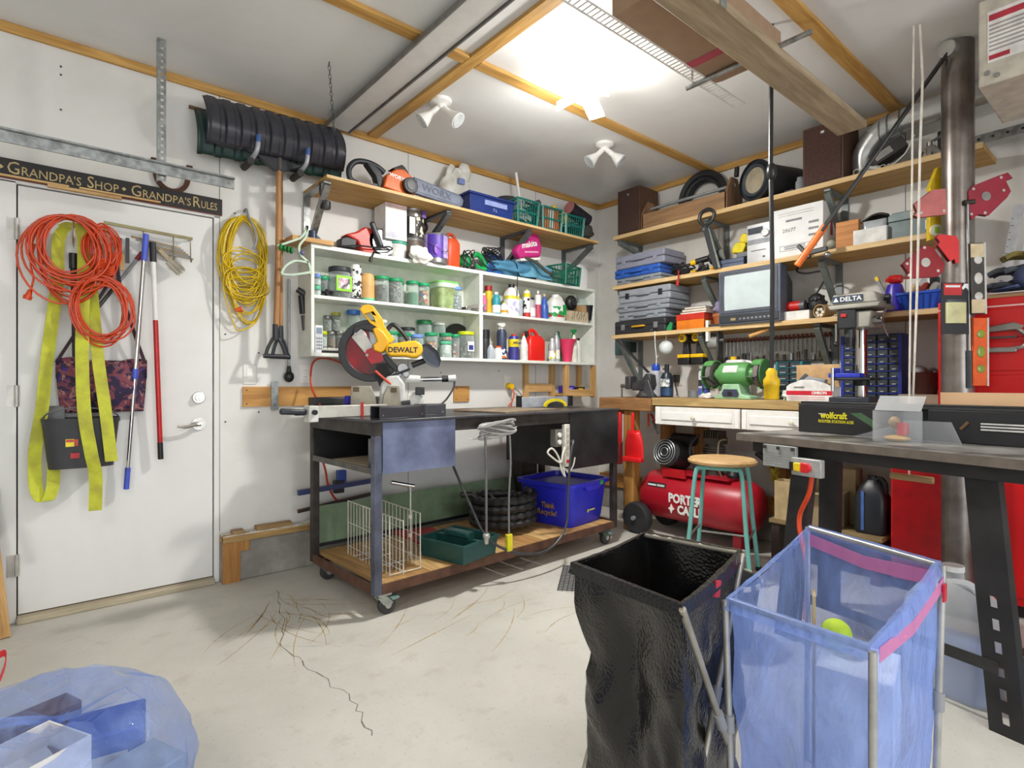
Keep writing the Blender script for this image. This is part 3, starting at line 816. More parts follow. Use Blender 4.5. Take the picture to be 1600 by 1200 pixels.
def jar(x, y, z, r, h, lid, content, label, fill=.75, lidh=.022, n=16, group=None, square=False, name='glass_jar', cat='jar', tint='e6efec'):
    t = thing(name, label, cat, (x, y, z), 0, group)
    b = [(r * .94, 0), (r, .006), (r, h - lidh - .012), (r * .9, h - lidh)]
    MB().lathe(b, n=4 if square else n, mtx=Matrix.Rotation(PI / 4, 4, 'Z') if square else None).build('body', GLASS(tint, .16), t)
    if content: MB().lathe([(r * .88, .004), (r * .93, .01), (r * .93, (h - lidh) * fill), (r * .3, (h - lidh) * fill + .008)], n=4 if square else n, mtx=Matrix.Rotation(PI / 4, 4, 'Z') if square else None).build('contents', content, t)
    MB().lathe([(r * .97, h - lidh), (r * 1.03, h - lidh + .003), (r * 1.03, h - .003), (r * .97, h)], n=n).build('lid', lid, t)
    return t
GL = M('1f9a62', .4, var=.05); GL2 = M('5fbf95', .4, var=.05); BL = M('6f95d8', .4, var=.05); YL = M('c9d320', .4, var=.05); BKL = M('2a2c33', .4)
C_SCREW = SPECK(['8d8a84', '5c5a57', 'b8b4aa', '3d3b3a'], 90); C_MIX = SPECK(['b23030', '5a5a60', 'd8d4c8', '2f6f9a', '8d7a50'], 70)
C_COL = SPECK(['d04030', 'f0e8e0', '204a90', '2a8a50', 'e0b020', '303030'], 60); C_DARK = SPECK(['2b2b2d', '4c4a48', '6d675f'], 70)
C_WHT = SPECK(['e8e8e4', 'c9cdc9', 'f4f4f0'], 40); C_BRN = SPECK(['8a5a35', '6a4228', 'a87a50'], 80)
G = 'jars in the white cabinet'
# middle shelf, left bay
jar(-2.735, -.17, Z2, .022, .06, GL2, C_WHT, 'tiny green-lidded tub at the far left of the middle shelf, under a blue lid', group=G)
jar(-2.735, -.17, Z2 + .062, .022, .07, BL, C_WHT, 'tiny blue-lidded tub stacked on a green one at the far left', group=G)
jar(-2.682, -.12, Z2, .038, .13, GL, C_DARK, 'green-lidded jar behind black hardware, left on the middle shelf', group=G)
t = thing('caster_hardware', 'black metal hardware pieces in front of the leftmost green-lidded jar', 'hardware', (-2.68, -.18, Z2))
for k in range(7):
    a = (rnd.uniform(-.045, .045), rnd.uniform(-.012, .012), rnd.uniform(.008, .04))
    MB().cyl(a, (a[0] + rnd.uniform(-.03, .03), a[1] + .01, max(.008, a[2] + rnd.uniform(-.02, .02))), .008, n=8).build('piece', BLACKM, t)
j = jar(-2.582, -.14, Z2, .066, .195, BKL, C_DARK, 'large square jar with black lid and green framed label', fill=.25, lidh=.03, group=G)
lb = MB().box(-.05, .05, -.070, -.0665, .04, .135).build('label', M('8fd12a', .5, var=.02), j)
MB().box(-.035, .035, -.0715, -.0702, .055, .12).build('label_print', SPECK(['f2f2ee', 'c9a0b0', '5a5a5a'], 50), lb)
t = thing('spray_can', 'white can printed with black scribbles between the jars', 'can', (-2.482, -.15, Z2))
MB().lathe([(.034, .0), (.036, .004), (.036, .20), (.033, .215)], n=18).build('body', SPECK(['f4f3ef', 'f4f3ef', 'f4f3ef', '2b2b2b'], 75), t)
MB().lathe([(.035, 0), (.037, .001), (.037, .012), (.036, .013)], n=18).build('base_ring', M('55575a', .4), t)
MB().lathe([(.028, .215), (.028, .222), (.02, .226)], n=18).build('cap', WHITE, t)
t = thing('upturned_jar', 'tan plastic jar standing upside down on its green lid', 'jar', (-2.402, -.15, Z2))
MB().lathe([(.044, .014), (.045, .02), (.045, .15), (.036, .175), (.03, .178)], n=20).build('body', M('d8a968', .5, var=.06), t)
MB().lathe([(.046, 0), (.047, .003), (.047, .016), (.046, .018)], n=20).build('lid', GL2, t)
jar(-2.303, -.15, Z2, .049, .172, GL, C_DARK, 'green-lidded jar of dark hardware beside the tan jar', group=G)
jar(-2.203, -.15, Z2, .048, .17, GL, C_SCREW, 'green-lidded jar of steel rods, second after the tan jar', fill=.85, group=G)
jar(-2.145, -.085, Z2, .038, .165, GL, C_SCREW, 'narrow green-lidded jar half hidden behind its neighbours', group=G)
jar(-2.065, -.14, Z2, .044, .17, GL, M('178a55', .4), 'green-lidded jar with solid green contents', fill=.6, group=G)
jar(-2.0, -.175, Z2, .040, .16, GL, C_COL, 'green-lidded jar of red and white bits, last of the green lids', group=G)
t = thing('ice_cream_tub', 'square clear tub with pale green rim lid by the cabinet divider', 'tub', (-1.80, -.12, Z2))
def rrect(w, d, z, k=.25):
    r = min(w, d) * k; P = []
    for cx, cy, a0 in ((w / 2 - r, d / 2 - r, 0), (-w / 2 + r, d / 2 - r, 90), (-w / 2 + r, -d / 2 + r, 180), (w / 2 - r, -d / 2 + r, 270)):
        for q in range(4):
            a = math.radians(a0 + 30 * q); P.append((cx + r * math.cos(a), cy + r * math.sin(a), z))
    return P
loft([rrect(.15, .15, 0), rrect(.17, .17, .15)]).build('body', M('9fb37a', .3, var=.2, scale=20), t)
loft([rrect(.18, .18, .15), rrect(.185, .185, .165), rrect(.18, .18, .185), rrect(.15, .15, .19)]).build('lid', M('cfe8cc', .35), t)
loft([rrect(.186, .186, .183), rrect(.186, .186, .193)]).build('rim', M('7fd060', .4), t)
jar(-1.735, -.175, Z2, .044, .162, BL, SPECK(['c9cbd0', '6a6c70', '8f9298'], 70), 'blue-lidded jar of silver hardware in front of the square tub', group=G)
t = thing('staple_gun', 'chrome staple gun lying on the middle shelf edge at the divider', 'staple gun', (-1.58, -.195, Z2))
MB().prism([(-.09, .01), (.06, .03), (.09, .045), (.09, .06), (.02, .055), (-.09, .03)], -.015, .012, 'y').build('body', CHROME, t, bevel=.003)
MB().bar((-.03, 0, .015), (.1, -.005, .012), .018, .012).build('lever', STEEL, t); MB().bar((-.12, 0, .012), (-.07, 0, .018), .016, .018).build('nose', BLACK, t)
# bottom shelf, left bay
t = thing('cordless_phone', 'white handset with keypad leaning at the left end of the bottom shelf', 'phone', (-2.735, -.19, Z1))
MB().box(-.024, .024, -.012, .012, 0, .165).build('body', M('dfe2e6', .4), t, bevel=.005)
MB().box(-.017, .017, -.0135, -.0125, .115, .15).build('screen', M('8a98a8', .3), t)
for r_ in range(4):
    for c_ in range(3): MB().box(-.017 + c_ * .0125, -.008 + c_ * .0125, -.0135, -.0125, .02 + r_ * .02, .032 + r_ * .02).build('key', GREYP, t)
t = thing('keyboard', 'grey keyboard with pale keys lying on a black tray on the bottom shelf', 'keyboard', (-2.60, -.12, Z1))
MB().box(-.12, .15, -.085, .085, 0, .016).build('tray', BLACK, t)
MB().box(-.115, .145, -.08, .08, .016, .03, Matrix.Rotation(.06, 4, 'X')).build('case', M('cfcfc8', .5), t)
for r_ in range(5):
    for c_ in range(9): MB().box(-.105 + c_ * .027, -.083 + c_ * .027, -.07 + r_ * .028, -.05 + r_ * .028, .03, .038, Matrix.Rotation(.06, 4, 'X')).build('key', M('e6e4da', .5), t)
def bj(x, y, z, r, h, lid, con, lab, **k): return jar(x, y, z, r, h, lid, con, lab, group=G, **k)
bj(-2.655, -.05, Z1 + .045, .027, .10, YL, C_WHT, 'small yellow-lidded jar behind the keyboard')
bj(-2.62, -.045, Z1 + .145, .0001 + .024, .10, M('9a9a98', .3, .7), C_SCREW, 'steel-lidded jar stacked on top at the back of the bottom shelf, left one')
bj(-2.565, -.045, Z1 + .15, .027, .12, M('b5b040', .4), C_SCREW, 'olive-lidded jar stacked on top at the back of the bottom shelf')
bj(-2.60, -.05, Z1 + .045, .026, .098, M('9a9a98', .3, .7), C_BRN, 'steel-lidded jar under the stacked steel-lidded one')
bj(-2.545, -.05, Z1 + .045, .027, .103, M('9a9a98', .3, .7), C_DARK, 'steel-lidded jar under the olive-lidded one')
bj(-2.46, -.07, Z1, .042, .29, M('2f6fc0', .4), C_WHT, 'tall clear jar with a blue lid behind the miter saw handle', lidh=.03, fill=.3)
bj(-2.47, -.16, Z1, .035, .075, BKL, C_BRN, 'low jar of brown hardware behind the saw guard')
bj(-2.27, -.08, Z1, .04, .24, M('e9e6d8', .4), C_WHT, 'clear jar with a white lid just right of the saw handle', fill=.35)
bj(-2.24, -.15, Z1, .05, .16, GL, C_SCREW, 'green-lidded jar behind the black saw handle, left one')
bj(-2.135, -.15, Z1, .046, .155, GL, C_COL, 'green-lidded jar behind the yellow saw motor')
bj(-2.045, -.16, Z1, .045, .15, BL, SPECK(['3c5f9a', '6f8fc0', 'b8c4d8'], 50), 'blue-lidded jar of blue contents beside the saw dust bag')
bj(-2.06, -.06, Z1, .052, .205, BKL, C_DARK, 'black-lidded jar at the back above the blue lid')
bj(-1.925, -.15, Z1, .045, .17, GL, C_COL, 'green-lidded jar of colourful bits beside the blue lid')
bj(-1.925, -.06, Z1, .052, .265, M('137a44', .4), C_WHT, 'tall clear jar with a dark green lid at the back', lidh=.03, fill=.2)
bj(-1.80, -.06, Z1, .046, .26, M('efeee6', .4), C_WHT, 'tall clear jar with a white lid at the back', fill=.2)
bj(-1.815, -.165, Z1, .044, .115, GL2, C_WHT, 'white tub with pale green lid at the front of the bottom shelf', fill=.95)
bj(-1.815, -.165, Z1 + .117, .046, .055, GL, C_COL, 'flat green-lidded jar stacked on the white tub')
bj(-1.728, -.155, Z1, .034, .17, GL, C_MIX, 'narrow green-lidded jar left of the yellow-lidded jar')
j = bj(-1.632, -.155, Z1, .060, .195, YL, C_SCREW, 'large jar with a lime yellow lid at the divider', fill=.6, lidh=.026)
lb = MB().box(-.028, .028, -.0645, -.061, .05, .12).build('label', M('f2f2f4', .5, var=.02), j); MB().box(-.02, .02, -.0655, -.0645, .06, .095).build('label_print', M('3a3f8a', .5), lb)
t = thing('saw_blade_disc', 'round black disc standing on edge at the back by the divider', 'disc', (-1.63, -.045, Z1 + .135))
MB().cyl((0, 0, 0), (0, .012, 0), .13, n=40).build('disc', M('1d1d20', .4), t, bevel=.004); MB().cyl((0, -.002, 0), (0, .0, 0), .03, n=20).build('hub', DSTEEL, t)

def bottle(x, y, z, w, h, body, cap, label, d=None, name='bottle', cat='bottle', neck=.4, sh=.68, capr=.35, band=None, spray=False, group='bottles in the white cabinet', handle=False, caph=.1):
    """plastic bottle with shoulder, neck, cap; optional label band, spray head or jug handle"""
    t = thing(name, label, cat, (x, y, z), 0, group)
    d = d or w; k = .3 if w == d else .22
    rr = (lambda s, zz: [(w / 2 * s * math.cos(a), d / 2 * s * math.sin(a), zz) for a in [2 * PI * q / 16 for q in range(16)]]) if w == d else (lambda s, zz: rrect(w * s, d * s, zz, .3))
    hb = h * (1 - caph)
    loft([rr(.93, 0), rr(1, .008), rr(1, h * sh), rr(.8, h * (sh + .1)), rr(neck, hb), ]).build('body', body, t)
    if band:
        for z0, z1, mt in band: loft([rr(1.015, h * z0), rr(1.015, h * z1)], False, False).build('label', mt, t)
    if spray:
        sp = MB().cyl((0, 0, hb), (0, 0, hb + h * caph * .5), w * .16, n=10)
        sp.build('collar', cap, t)
        MB().prism([(-w * .55, hb + .03), (-w * .5, hb + .045), (w * .35, hb + .05), (w * .4, hb + .03), (w * .1, hb + .015), (-w * .2, hb + .018)], -w * .14, w * .14, 'y').build('spray_head', cap, t, bevel=.002)
        MB().bar((-w * .22, 0, hb + .02), (-w * .42, 0, hb - .025), w * .1, .006).build('trigger', cap, t)
    else:
        MB().cyl((0, 0, hb), (0, 0, h), w * capr * .5 + .002, n=14).build('cap', cap, t)
    if handle:
        MB().tube(spline([(w * .1, -d * .05, h * .93), (w * .35, -d * .05, h * .9), (w * .47, -d * .05, h * .76), (w * .45, -d * .05, h * .6)], 5), .011, 8).build('handle', body, t)
    return t
WP = M('eceae6', .4, var=.04); CLR = GLASS('dfe8f2', .45, .15)
# middle shelf, right bay
bottle(-1.47, -.16, Z2, .045, .15, M('d86a9a', .5), WHITE, 'small pink bottle at the left end of the middle right shelf')
bottle(-1.405, -.13, Z2, .06, .215, M('d8b820', .5), M('a02020', .5), 'yellow can with a red cap on the middle right shelf', neck=.6, capr=.9, sh=.75, caph=.18)
bottle(-1.37, -.18, Z2, .066, .165, M('2a9aa8', .45), WHITE, 'teal and white spray can on the middle right shelf', band=[(.05, .4, WP)], neck=.4, capr=.4)
bottle(-1.315, -.11, Z2, .05, .14, M('7a5aa0', .5), M('5a3a80', .5), 'purple capped bottle behind the small glue bottle', neck=.7, capr=.7)
bottle(-1.30, -.19, Z2, .06, .095, WP, YL, 'short white bottle with yellow label in front of the purple one', band=[(.15, .35, M('e0a020', .5))], neck=.4)
t = bottle(-1.205, -.165, Z2, .115, .245, WP, BLACK, 'white jug with lined label and black cap', d=.09, handle=True, band=[(.52, .62, M('e0d850', .5)), (.08, .5, SPECK(['f0eef8', 'f0eef8', 'b8b4d8'], 30))], neck=.36, capr=.4)
bottle(-1.125, -.13, Z2, .09, .18, CLR, WHITE, 'clear bluish plastic bottle beside the white jug', d=.08)
bottle(-1.055, -.175, Z2, .058, .22, WP, M('d8c020', .5), 'slim white tube with yellow top and big black lettering', neck=.3, sh=.85, band=[(.0, .16, M('c03030', .5)), (.72, .86, M('f0d820', .5)), (.3, .68, SPECK(['f4f3ee', '1c1c1c', 'f4f3ee'], 45))])
bottle(-.985, -.15, Z2, .07, .165, M('b9b2b8', .4), BLACK, 'grey bottle with black cap and white label', band=[(.1, .5, WP)], neck=.6, capr=.6)
bottle(-.925, -.165, Z2, .052, .225, M('c94a68', .35), WHITE, 'pink bottle with long white neck and black tip', neck=.5, sh=.5, capr=.3, band=[(.5, .85, WP)])
bottle(-.86, -.17, Z2, .07, .205, M('3a62b8', .35), M('c8b090', .5), 'blue bottle with a tapering neck', neck=.25, sh=.5, capr=.3)
t = bottle(-.715, -.155, Z2, .155, .215, WP, WHITE, 'big white jug with red and green label', d=.11, handle=True, neck=.5, capr=.4, band=[(.12, .52, SPECK(['f4f3ee', 'c03a3a', '2a9a50', 'f4f3ee'], 24))])
MB().box(.03, .07, -.0575, -.0562, .05, .13).build('green_label', M('1f9a4a', .5), t)
t = thing('cardboard_tray', 'cut cardboard box with handwritten letters on the right of the middle shelf', 'box', (-.475, -.15, Z2))
MB().shell(-.125, .10, -.06, .06, 0, .09, .004).build('tray', M('c9b898', .8), t)
for k in range(13): MB().bar((-.1 + .014 * k, -.0605, .02 + .035 * (k % 2)), (-.092 + .014 * k, -.0605, .05 + .02 * (k % 3)), .001, .004, (1, 0, 0)).build('pen_stroke', BLACK, t)
MB().box(.03, .098, -.05, .05, .01, .15).build('upright_card', CARD, t)
t = thing('dust_mask', 'black moulded respirator mask lying on the cardboard tray', 'mask', (-.535, -.16, Z2 + .095))
MB().ball((0, 0, .07), (.06, .045, .065), 16, 10).build('cup', BLACK, t); MB().cyl((-.02, -.045, .07), (-.02, -.06, .07), .03, n=16).build('filter', M('333336', .5), t)
MB().tube(spline([(.04, 0, .09), (.09, .01, .12), (.11, .02, .09)], 5), .006, 6).build('strap', M('8a8a8c', .8), t)
t = thing('dome_cover', 'translucent white dome lid on the far right of the middle shelf', 'lid', (-.36, -.10, Z2 + .16))
MB().lathe([(.07, 0), (.072, .01), (.05, .05), (.02, .065)], n=20).build('dome', FILM('e8f4ee', .6, .3, 0), t)
t = thing('black_cup', 'black plastic cup hanging at the right end of the middle shelf', 'cup', (-.345, -.175, Z2 + .03))
MB().lathe([(.035, 0), (.05, .12), (.053, .125), (.047, .125), (.032, .006)], n=18).build('cup', BLACK, t)
# bottom shelf, right bay
bottle(-1.455, -.15, Z1, .075, .22, M('2a2a2e', .5), BLACK, 'dark container with black top at the left of the bottom right shelf', neck=.9, capr=.95, caph=.3)
bottle(-1.43, -.19, Z1, .06, .105, CLR, WHITE, 'short clear bottle in front of the dark container', neck=.6)
bottle(-1.36, -.19, Z1, .065, .10, WP, ORANGE, 'white bottle with an orange top on the bottom right shelf', neck=.7, capr=.8)
bottle(-1.30, -.16, Z1, .078, .26, M('39435e', .45), M('d8d8d4', .4), 'tall dark blue spray bottle with white trigger', spray=True, sh=.78, band=[(.05, .35, SPECK(['2a3a70', 'e06a20', 'e8e8e8'], 40))])
t = bottle(-1.20, -.185, Z1, .082, .20, M('2a3a9a', .4), M('d0302a', .5), 'blue and yellow spray oil can', sh=.82, neck=.4, capr=.4, name='spray_can', cat='can', band=[(.5, .8, M('ecd31a', .4)), (.04, .48, M('3f3a8c', .4))])
text('WD-40', .026, M('20305f', .5), t, (0, -.043, .13), bold=.0006)
bottle(-1.095, -.185, Z1, .066, .215, M('f0efea', .35), M('e03a20', .4), 'white glue bottle with an orange tip beside the red can', neck=.25, sh=.55, capr=.2)
t = thing('fuel_can', 'bright red plastic fuel can on the bottom right shelf', 'fuel can', (-.965, -.15, Z1))
loft([rrect(.17, .11, 0, .2), rrect(.18, .12, .01, .2), rrect(.18, .12, .16, .2), rrect(.12, .09, .2, .25)]).build('body', M('e0221a', .35, var=.05), t)
MB().tube(spline([(-.045, 0, .19), (-.04, 0, .235), (0, 0, .245), (.04, 0, .21), (.062, 0, .165)], 6), .014, 8).build('handle', M('e0221a', .35, var=.05), t)
MB().cyl((-.06, 0, .18), (-.075, 0, .235), .017, n=12).build('spout_cap', BLACK, t)
bottle(-.85, -.06, Z1, .14, .19, M('2e2e30', .6), BLACK, 'dark bulky container behind the red fuel can', d=.08, neck=.7, capr=.8)
bottle(-.785, -.185, Z1, .066, .19, M('c9ccd0', .35, .3), WHITE, 'silver can with a lime label', band=[(.1, .45, SPECK(['c9d820', 'f0f0ea', 'e06a30'], 30))], neck=.5)
bottle(-.715, -.165, Z1, .06, .245, M('b9bcc2', .35, .3), GREYP, 'tall slim grey bottle with grey cap', neck=.45, band=[(.1, .4, WP)])
t = thing('pink_cup', 'bright pink plastic funnel cup on the bottom right shelf', 'cup', (-.60, -.175, Z1))
MB().lathe([(.035, 0), (.06, .15), (.085, .185), (.088, .19), (.08, .187), (.055, .15), (.03, .006)], n=22).build('cup', M('e6406a', .4, var=.03), t)
bottle(-.52, -.18, Z1, .066, .26, M('e9ead8', .4), M('2a8a4a', .4), 'white spray bottle with green trigger at the right', spray=True, neck=.35, sh=.55)
bottle(-.60, -.07, Z1, .06, .265, M('2a7a4a', .4), M('155a30', .4), 'green bottle behind the pink cup', neck=.4)
bottle(-.45, -.15, Z1, .05, .21, WP, BLACK, 'narrow white box-like bottle at the right end', d=.06, neck=.8, capr=.9)

# pine rack under the right bay
t = thing('pine_rack', 'small unpainted pine rack fixed under the right end of the cabinet', 'rack', (-.95, 0, 1.0))
for x in (.0, .30, .64):
    for y in ((-.02,) if x == 0 else (-.19, -.02)):
        MB().box(x, x + .04, y - .02, y + .02 - .004, 0, .279).build('upright', PINEZ, t)
MB().box(0.04, .3, -.036, -.02, .05, .12).build('rail', PINE, t); MB().box(.34, .64, -.206, -.012, .02, .04).build('shelf', PINE, t)
MB().box(.34, .64, -.216, -.206, .01, .07).build('front_rail', PINE, t)
t = thing('battery_pack', 'purple blue battery box on the pine rack', 'box', (-.56, -.13, 1.041)); MB().box(-.06, .06, -.04, .04, 0, .06).build('box', M('3a2fa8', .4), t, bevel=.004); MB().box(-.03, .03, -.0415, -.0405, .02, .045).build('label', M('9a90e0', .4), t)
t = thing('battery_pack', 'black and yellow battery box on the pine rack', 'box', (-.42, -.13, 1.041)); MB().box(-.055, .055, -.035, .035, 0, .05).build('box', BLACK, t, bevel=.004); MB().box(-.03, .03, -.0365, -.0355, .012, .038).build('label', YEL, t)
plate('power_outlet', 'outlet with a yellow plug on the wall below the cabinet', 'outlet', -1.11, 1.13, 'outlet')
t = thing('yellow_plug_cord', 'orange cord with a yellow plug running from the wall outlet to the cart', 'cord', (-1.11, -.012, 1.10))
MB().cyl((0, 0, 0), (0, -.05, -.005), .028, .022, 14).build('plug', YEL, t)
MB().tube(spline([(0, -.04, -.01), (0.01, -.06, -.06), (-.06, -.12, -.12), (-.16, -.2, -.155), (-.2, -.4, -.16)], 6), .006, 6).build('cord', M('e0643a', .4), t)
MB().tube(spline([(.02, -.03, .0), (.1, -.02, -.05), (.16, -.015, -.1), (.28, -.015, -.11), (.4, -.03, -.105)], 6), .004, 6).build('grey_cord', M('9a9582', .5), t)
plate('power_outlet', 'outlet on the wall behind the pine rack', 'outlet', -.44, 1.19, 'outlet')

# ================================================================== UPPER PLYWOOD SHELF, LEFT WALL
PLY = WOOD('c9a05a', 'a67d3c')
S3 = 2.31
t = thing('plywood_shelf', 'long plywood shelf on steel brackets above the white cabinet', 'shelf', (-2.76, 0, S3 - .018))
MB().box(0, 2.33, -.38, -.005, 0, .018).build('board', PLY, t)
MB().box(0, 2.33, -.384, -.3802, 0, .018).build('front_edge', WOOD('dcc091', 'c29c60'), t)
for i, (x, dp) in enumerate(((.02, .36), (.86, .2), (1.59, .24), (2.29, .2))):
    g = GALV if i == 0 else M('6f7375', .45, .5)
    b = MB().box(x - .02, x + .02, -.016, 0, -dp - .04, 0).build('wall_channel', g, t)
    MB().box(x - .02, x + .02, -.34, -.016, -.016, -.0005).build('arm', g, t)
    MB().bar((x, -.335, -.022), (x, -.03, -dp), .036, .03, (0, 1, 1)).build('brace', g, t)
t = thing('black_clamp', 'black bar clamp and cord wound round the first shelf bracket', 'clamp', (-2.72, -.28, 2.0))
MB().lathe([(.028, 0), (.03, .005), (.03, .04), (.026, .045)], mtx=Matrix.Translation((0, .02, .15)), n=16).build('collar', BLACK, t)
MB().tube(spline([(-.02, .0, .18), (-.04, .0, .24), (-.035, .0, .30)], 5), .006, 6).build('cord', BLACK, t)
t = thing('drill_chuck_stand', 'small blue and black clamp standing on the pine board', 'clamp', (-2.76, -.16, 1.973))
MB().box(-.05, .07, -.04, .04, 0, .008).build('base', BLACK, t); MB().cyl((0, 0, .008), (0, 0, .06), .026, .022, 12).build('body', M('31425a', .4), t)
for s in (-1, 1): MB().bar((0, 0, .05), (s * .05, 0, .012), .014, .014).build('jaw', M('2c3a52', .4), t)

# chainsaw
t = thing('chainsaw', 'orange and black electric chainsaw with a grey bar cover on the upper shelf', 'chainsaw', (-2.34, -.29, S3))
MB().prism([(-.05, .02), (.13, .0), (.17, .03), (.165, .12), (.09, .165), (.03, .15), (-.03, .1)], -.065, .05, 'y').build('motor_housing', M('e0661c', .4), t, bevel=.008)
text('WORX', .034, WHITE, t, (.04, -.0665, .10), rot=(PI / 2, .12, 0), bold=.001)
hd = MB().tube(spline([(-.02, -.01, .13), (-.07, -.01, .155), (-.14, -.01, .165), (-.21, -.01, .15), (-.25, -.01, .1), (-.245, -.01, .04), (-.2, -.01, .02)], 6), [.017] * 37, 10)
hd.build('rear_handle', M('2c2e34', .45), t)
MB().prism([(-.15, .155), (-.1, .155), (-.05, .12), (-.03, .03), (-.07, .02), (-.09, .09)], -.035, .025, 'y').build('grip_block', M('26282d', .45), t, bevel=.005)
MB().prism([(.02, .16), (.09, .2), (.11, .19), (.16, .13), (.1, .15)], -.04, .03, 'y').build('hand_guard', BLACK, t, bevel=.004)
kn = MB().cyl((.12, -.065, .06), (.12, -.10, .06), .05, n=24).build('tension_knob', BLACK, t, bevel=.004); MB().cyl((.12, -.10, .06), (.12, -.104, .06), .03, n=18).build('knob_cap', M('4a4c52', .4), kn)
br = MB().prism([(.17, .035), (.52, .01), (.55, .03), (.56, .07), (.53, .1), (.17, .14)], -.05, -.02, 'y').build('bar_cover', M('6b7385', .5), t, bevel=.006)
MB().prism([(.19, .05), (.51, .028), (.53, .05), (.52, .085), (.19, .125)], -.053, -.0502, 'y').build('raised_panel', M('7a8294', .5), br, bevel=.002)
text('WORX', .06, M('596073', .5), br, (.34, -.0545, .074), rot=(PI / 2, .1, 0), bold=.001, xs=1.2)
MB().prism([(-.14, .02), (.05, .0), (.18, .02), (.18, .035), (-.1, .04)], -.03, .02, 'y').build('underside', BLACK, t)
t = thing('grey_hose', 'short curved grey hose behind the chainsaw bar', 'hose', (-1.97, -.08, S3))
MB().tube(spline([(-.09, 0, .12), (-.07, 0, .19), (0, 0, .215), (.07, 0, .19), (.10, 0, .12), (.1, 0, .013)], 6), .013, 10).build('hose', M('5f625e', .5), t)

def crumple(c, r, nu=26, nv=18, amp=.28, sc=5.0, seed=0):
    """crumpled cloth / plastic lump"""
    from mathutils import noise as mn
    m = MB(); vs = [(c[0], c[1], c[2] - r[2])]; m.ball((0, 0, 0), 1, nu, nv)
    out = []
    for p in m.v:
        d = Vector(p); k = 1 + amp * (abs(mn.noise(d * sc * .35 + Vector((seed, 0, 0)))) * 2 - .6) + amp * .5 * (abs(mn.noise(d * sc + Vector((seed, 3, 0)))) - .3)
        q = Vector((d.x * r[0] * k, d.y * r[1] * k, d.z * r[2] * k))
        out.append((c[0] + q.x, c[1] + q.y, max(c[2] - r[2], c[2] + q.z)))
    m.v = out
    return m
t = thing('plastic_bag', 'white crumpled plastic shopping bag on the upper shelf', 'bag', (-1.66, -.08, S3))
crumple((0, 0, .2), (.14, .06, .2), seed=3).build('bag', M('e6e4de', .45, var=.12, scale=9, dark='b9b3a4'), t, angle=180, sub=1)
crumple((.055, -.02, .37), (.055, .05, .08), 14, 10, seed=8).build('tied_top', M('e6e4de', .45, var=.12, scale=9, dark='b9b3a4'), t, angle=180, sub=1)
MB().box(-.035, .02, -.075, -.066, .26, .30).build('blue_print', M('8090c8', .5), t)

def bin_(name, label, cat, loc, w, d, h, mt, taper=.012, rz=0, group=None):
    t = thing(name, label, cat, loc, rz, group)
    MB().shell(-w / 2, w / 2, -d / 2, d / 2, 0, h, .004, taper).build('tub', mt, t, bevel=.006)
    MB().box(-w / 2 - .012, w / 2 + .012, -d / 2 - .012, -d / 2 + .002, h - .016, h).box(-w / 2 - .012, w / 2 + .012, d / 2 - .002, d / 2 + .012, h - .016, h).box(-w / 2 - .012, -w / 2 + .002, -d / 2, d / 2, h - .016, h).box(w / 2 - .002, w / 2 + .012, -d / 2, d / 2, h - .016, h).build('rim', mt, t, bevel=.003)
    return t
NAVY = M('22377a', .35, var=.08)
t = bin_('storage_bin', 'dark blue plastic storage bin with a label on the upper shelf', 'bin', (-1.555, -.265, S3), .40, .22, .135, NAVY)
MB().box(-.07, .13, -.1135, -.104, .065, .1).build('label', M('93a2d6', .5), t); text('7 L', .03, M('c9d0ea', .5), t, (.02, -.1115, .038))
MB().box(-.19, .19, -.095, .095, .12, .133).build('dark_contents', M('26302a', .7), t)

def basket(name, label, loc, w, d, h, mt, rz=0, group=None, nv=9, cat='basket'):
    """slotted plastic basket: rims, corner posts, single slats"""
    t = thing(name, label, cat, loc, rz, group); tp = .012
    fr = MB(); th = .004
    for z0, z1, k in ((0, .016, tp), (h * .47, h * .53, tp / 2), (h - .014, h, 0)):
        x, y = w / 2 - k, d / 2 - k
        fr.box(-x, x, -y, -y + th, z0, z1).box(-x, x, y - th, y, z0, z1).box(-x, -x + th, -y, y, z0, z1).box(x - th, x, -y, y, z0, z1)
    fr.box(-w / 2 + tp, w / 2 - tp, -d / 2 + tp, d / 2 - tp, 0, .005)
    for sx in (-1, 1):
        for sy in (-1, 1): fr.bar((sx * (w / 2 - tp - .004), sy * (d / 2 - tp - .004), 0), (sx * (w / 2 - .004), sy * (d / 2 - .004), h), .014, .014)
    fr.build('frame', mt, t)
    for i in range(1, nv):
        x = -w / 2 + w * i / nv
        for s in (-1, 1): MB().bar((x * .95, s * (d / 2 - tp - .002), .01), (x, s * (d / 2 - .002), h - .01), .006, .004, (0, 1, 0)).build('slat', mt, t)
    ny = max(3, int(nv * d / w))
    for i in range(1, ny):
        y = -d / 2 + d * i / ny
        for s in (-1, 1): MB().bar((s * (w / 2 - tp - .002), y * .95, .01), (s * (w / 2 - .002), y, h - .01), .006, .004, (1, 0, 0)).build('slat', mt, t)
    return t
TEAL = M('0f7168', .4, var=.08)
GB = 'green plastic baskets on the shelves'
basket('plastic_basket', 'green slotted basket next to the blue bin, white cables inside', (-1.205, -.245, S3), .225, .25, .19, TEAL, group=GB)
basket('plastic_basket', 'green slotted basket in the middle of three, orange thing inside', (-.955, -.25, S3), .225, .25, .18, TEAL, group=GB)
basket('plastic_basket', 'green slotted basket at the right of three, yellow tool inside', (-.705, -.25, S3), .225, .25, .165, TEAL, group=GB)
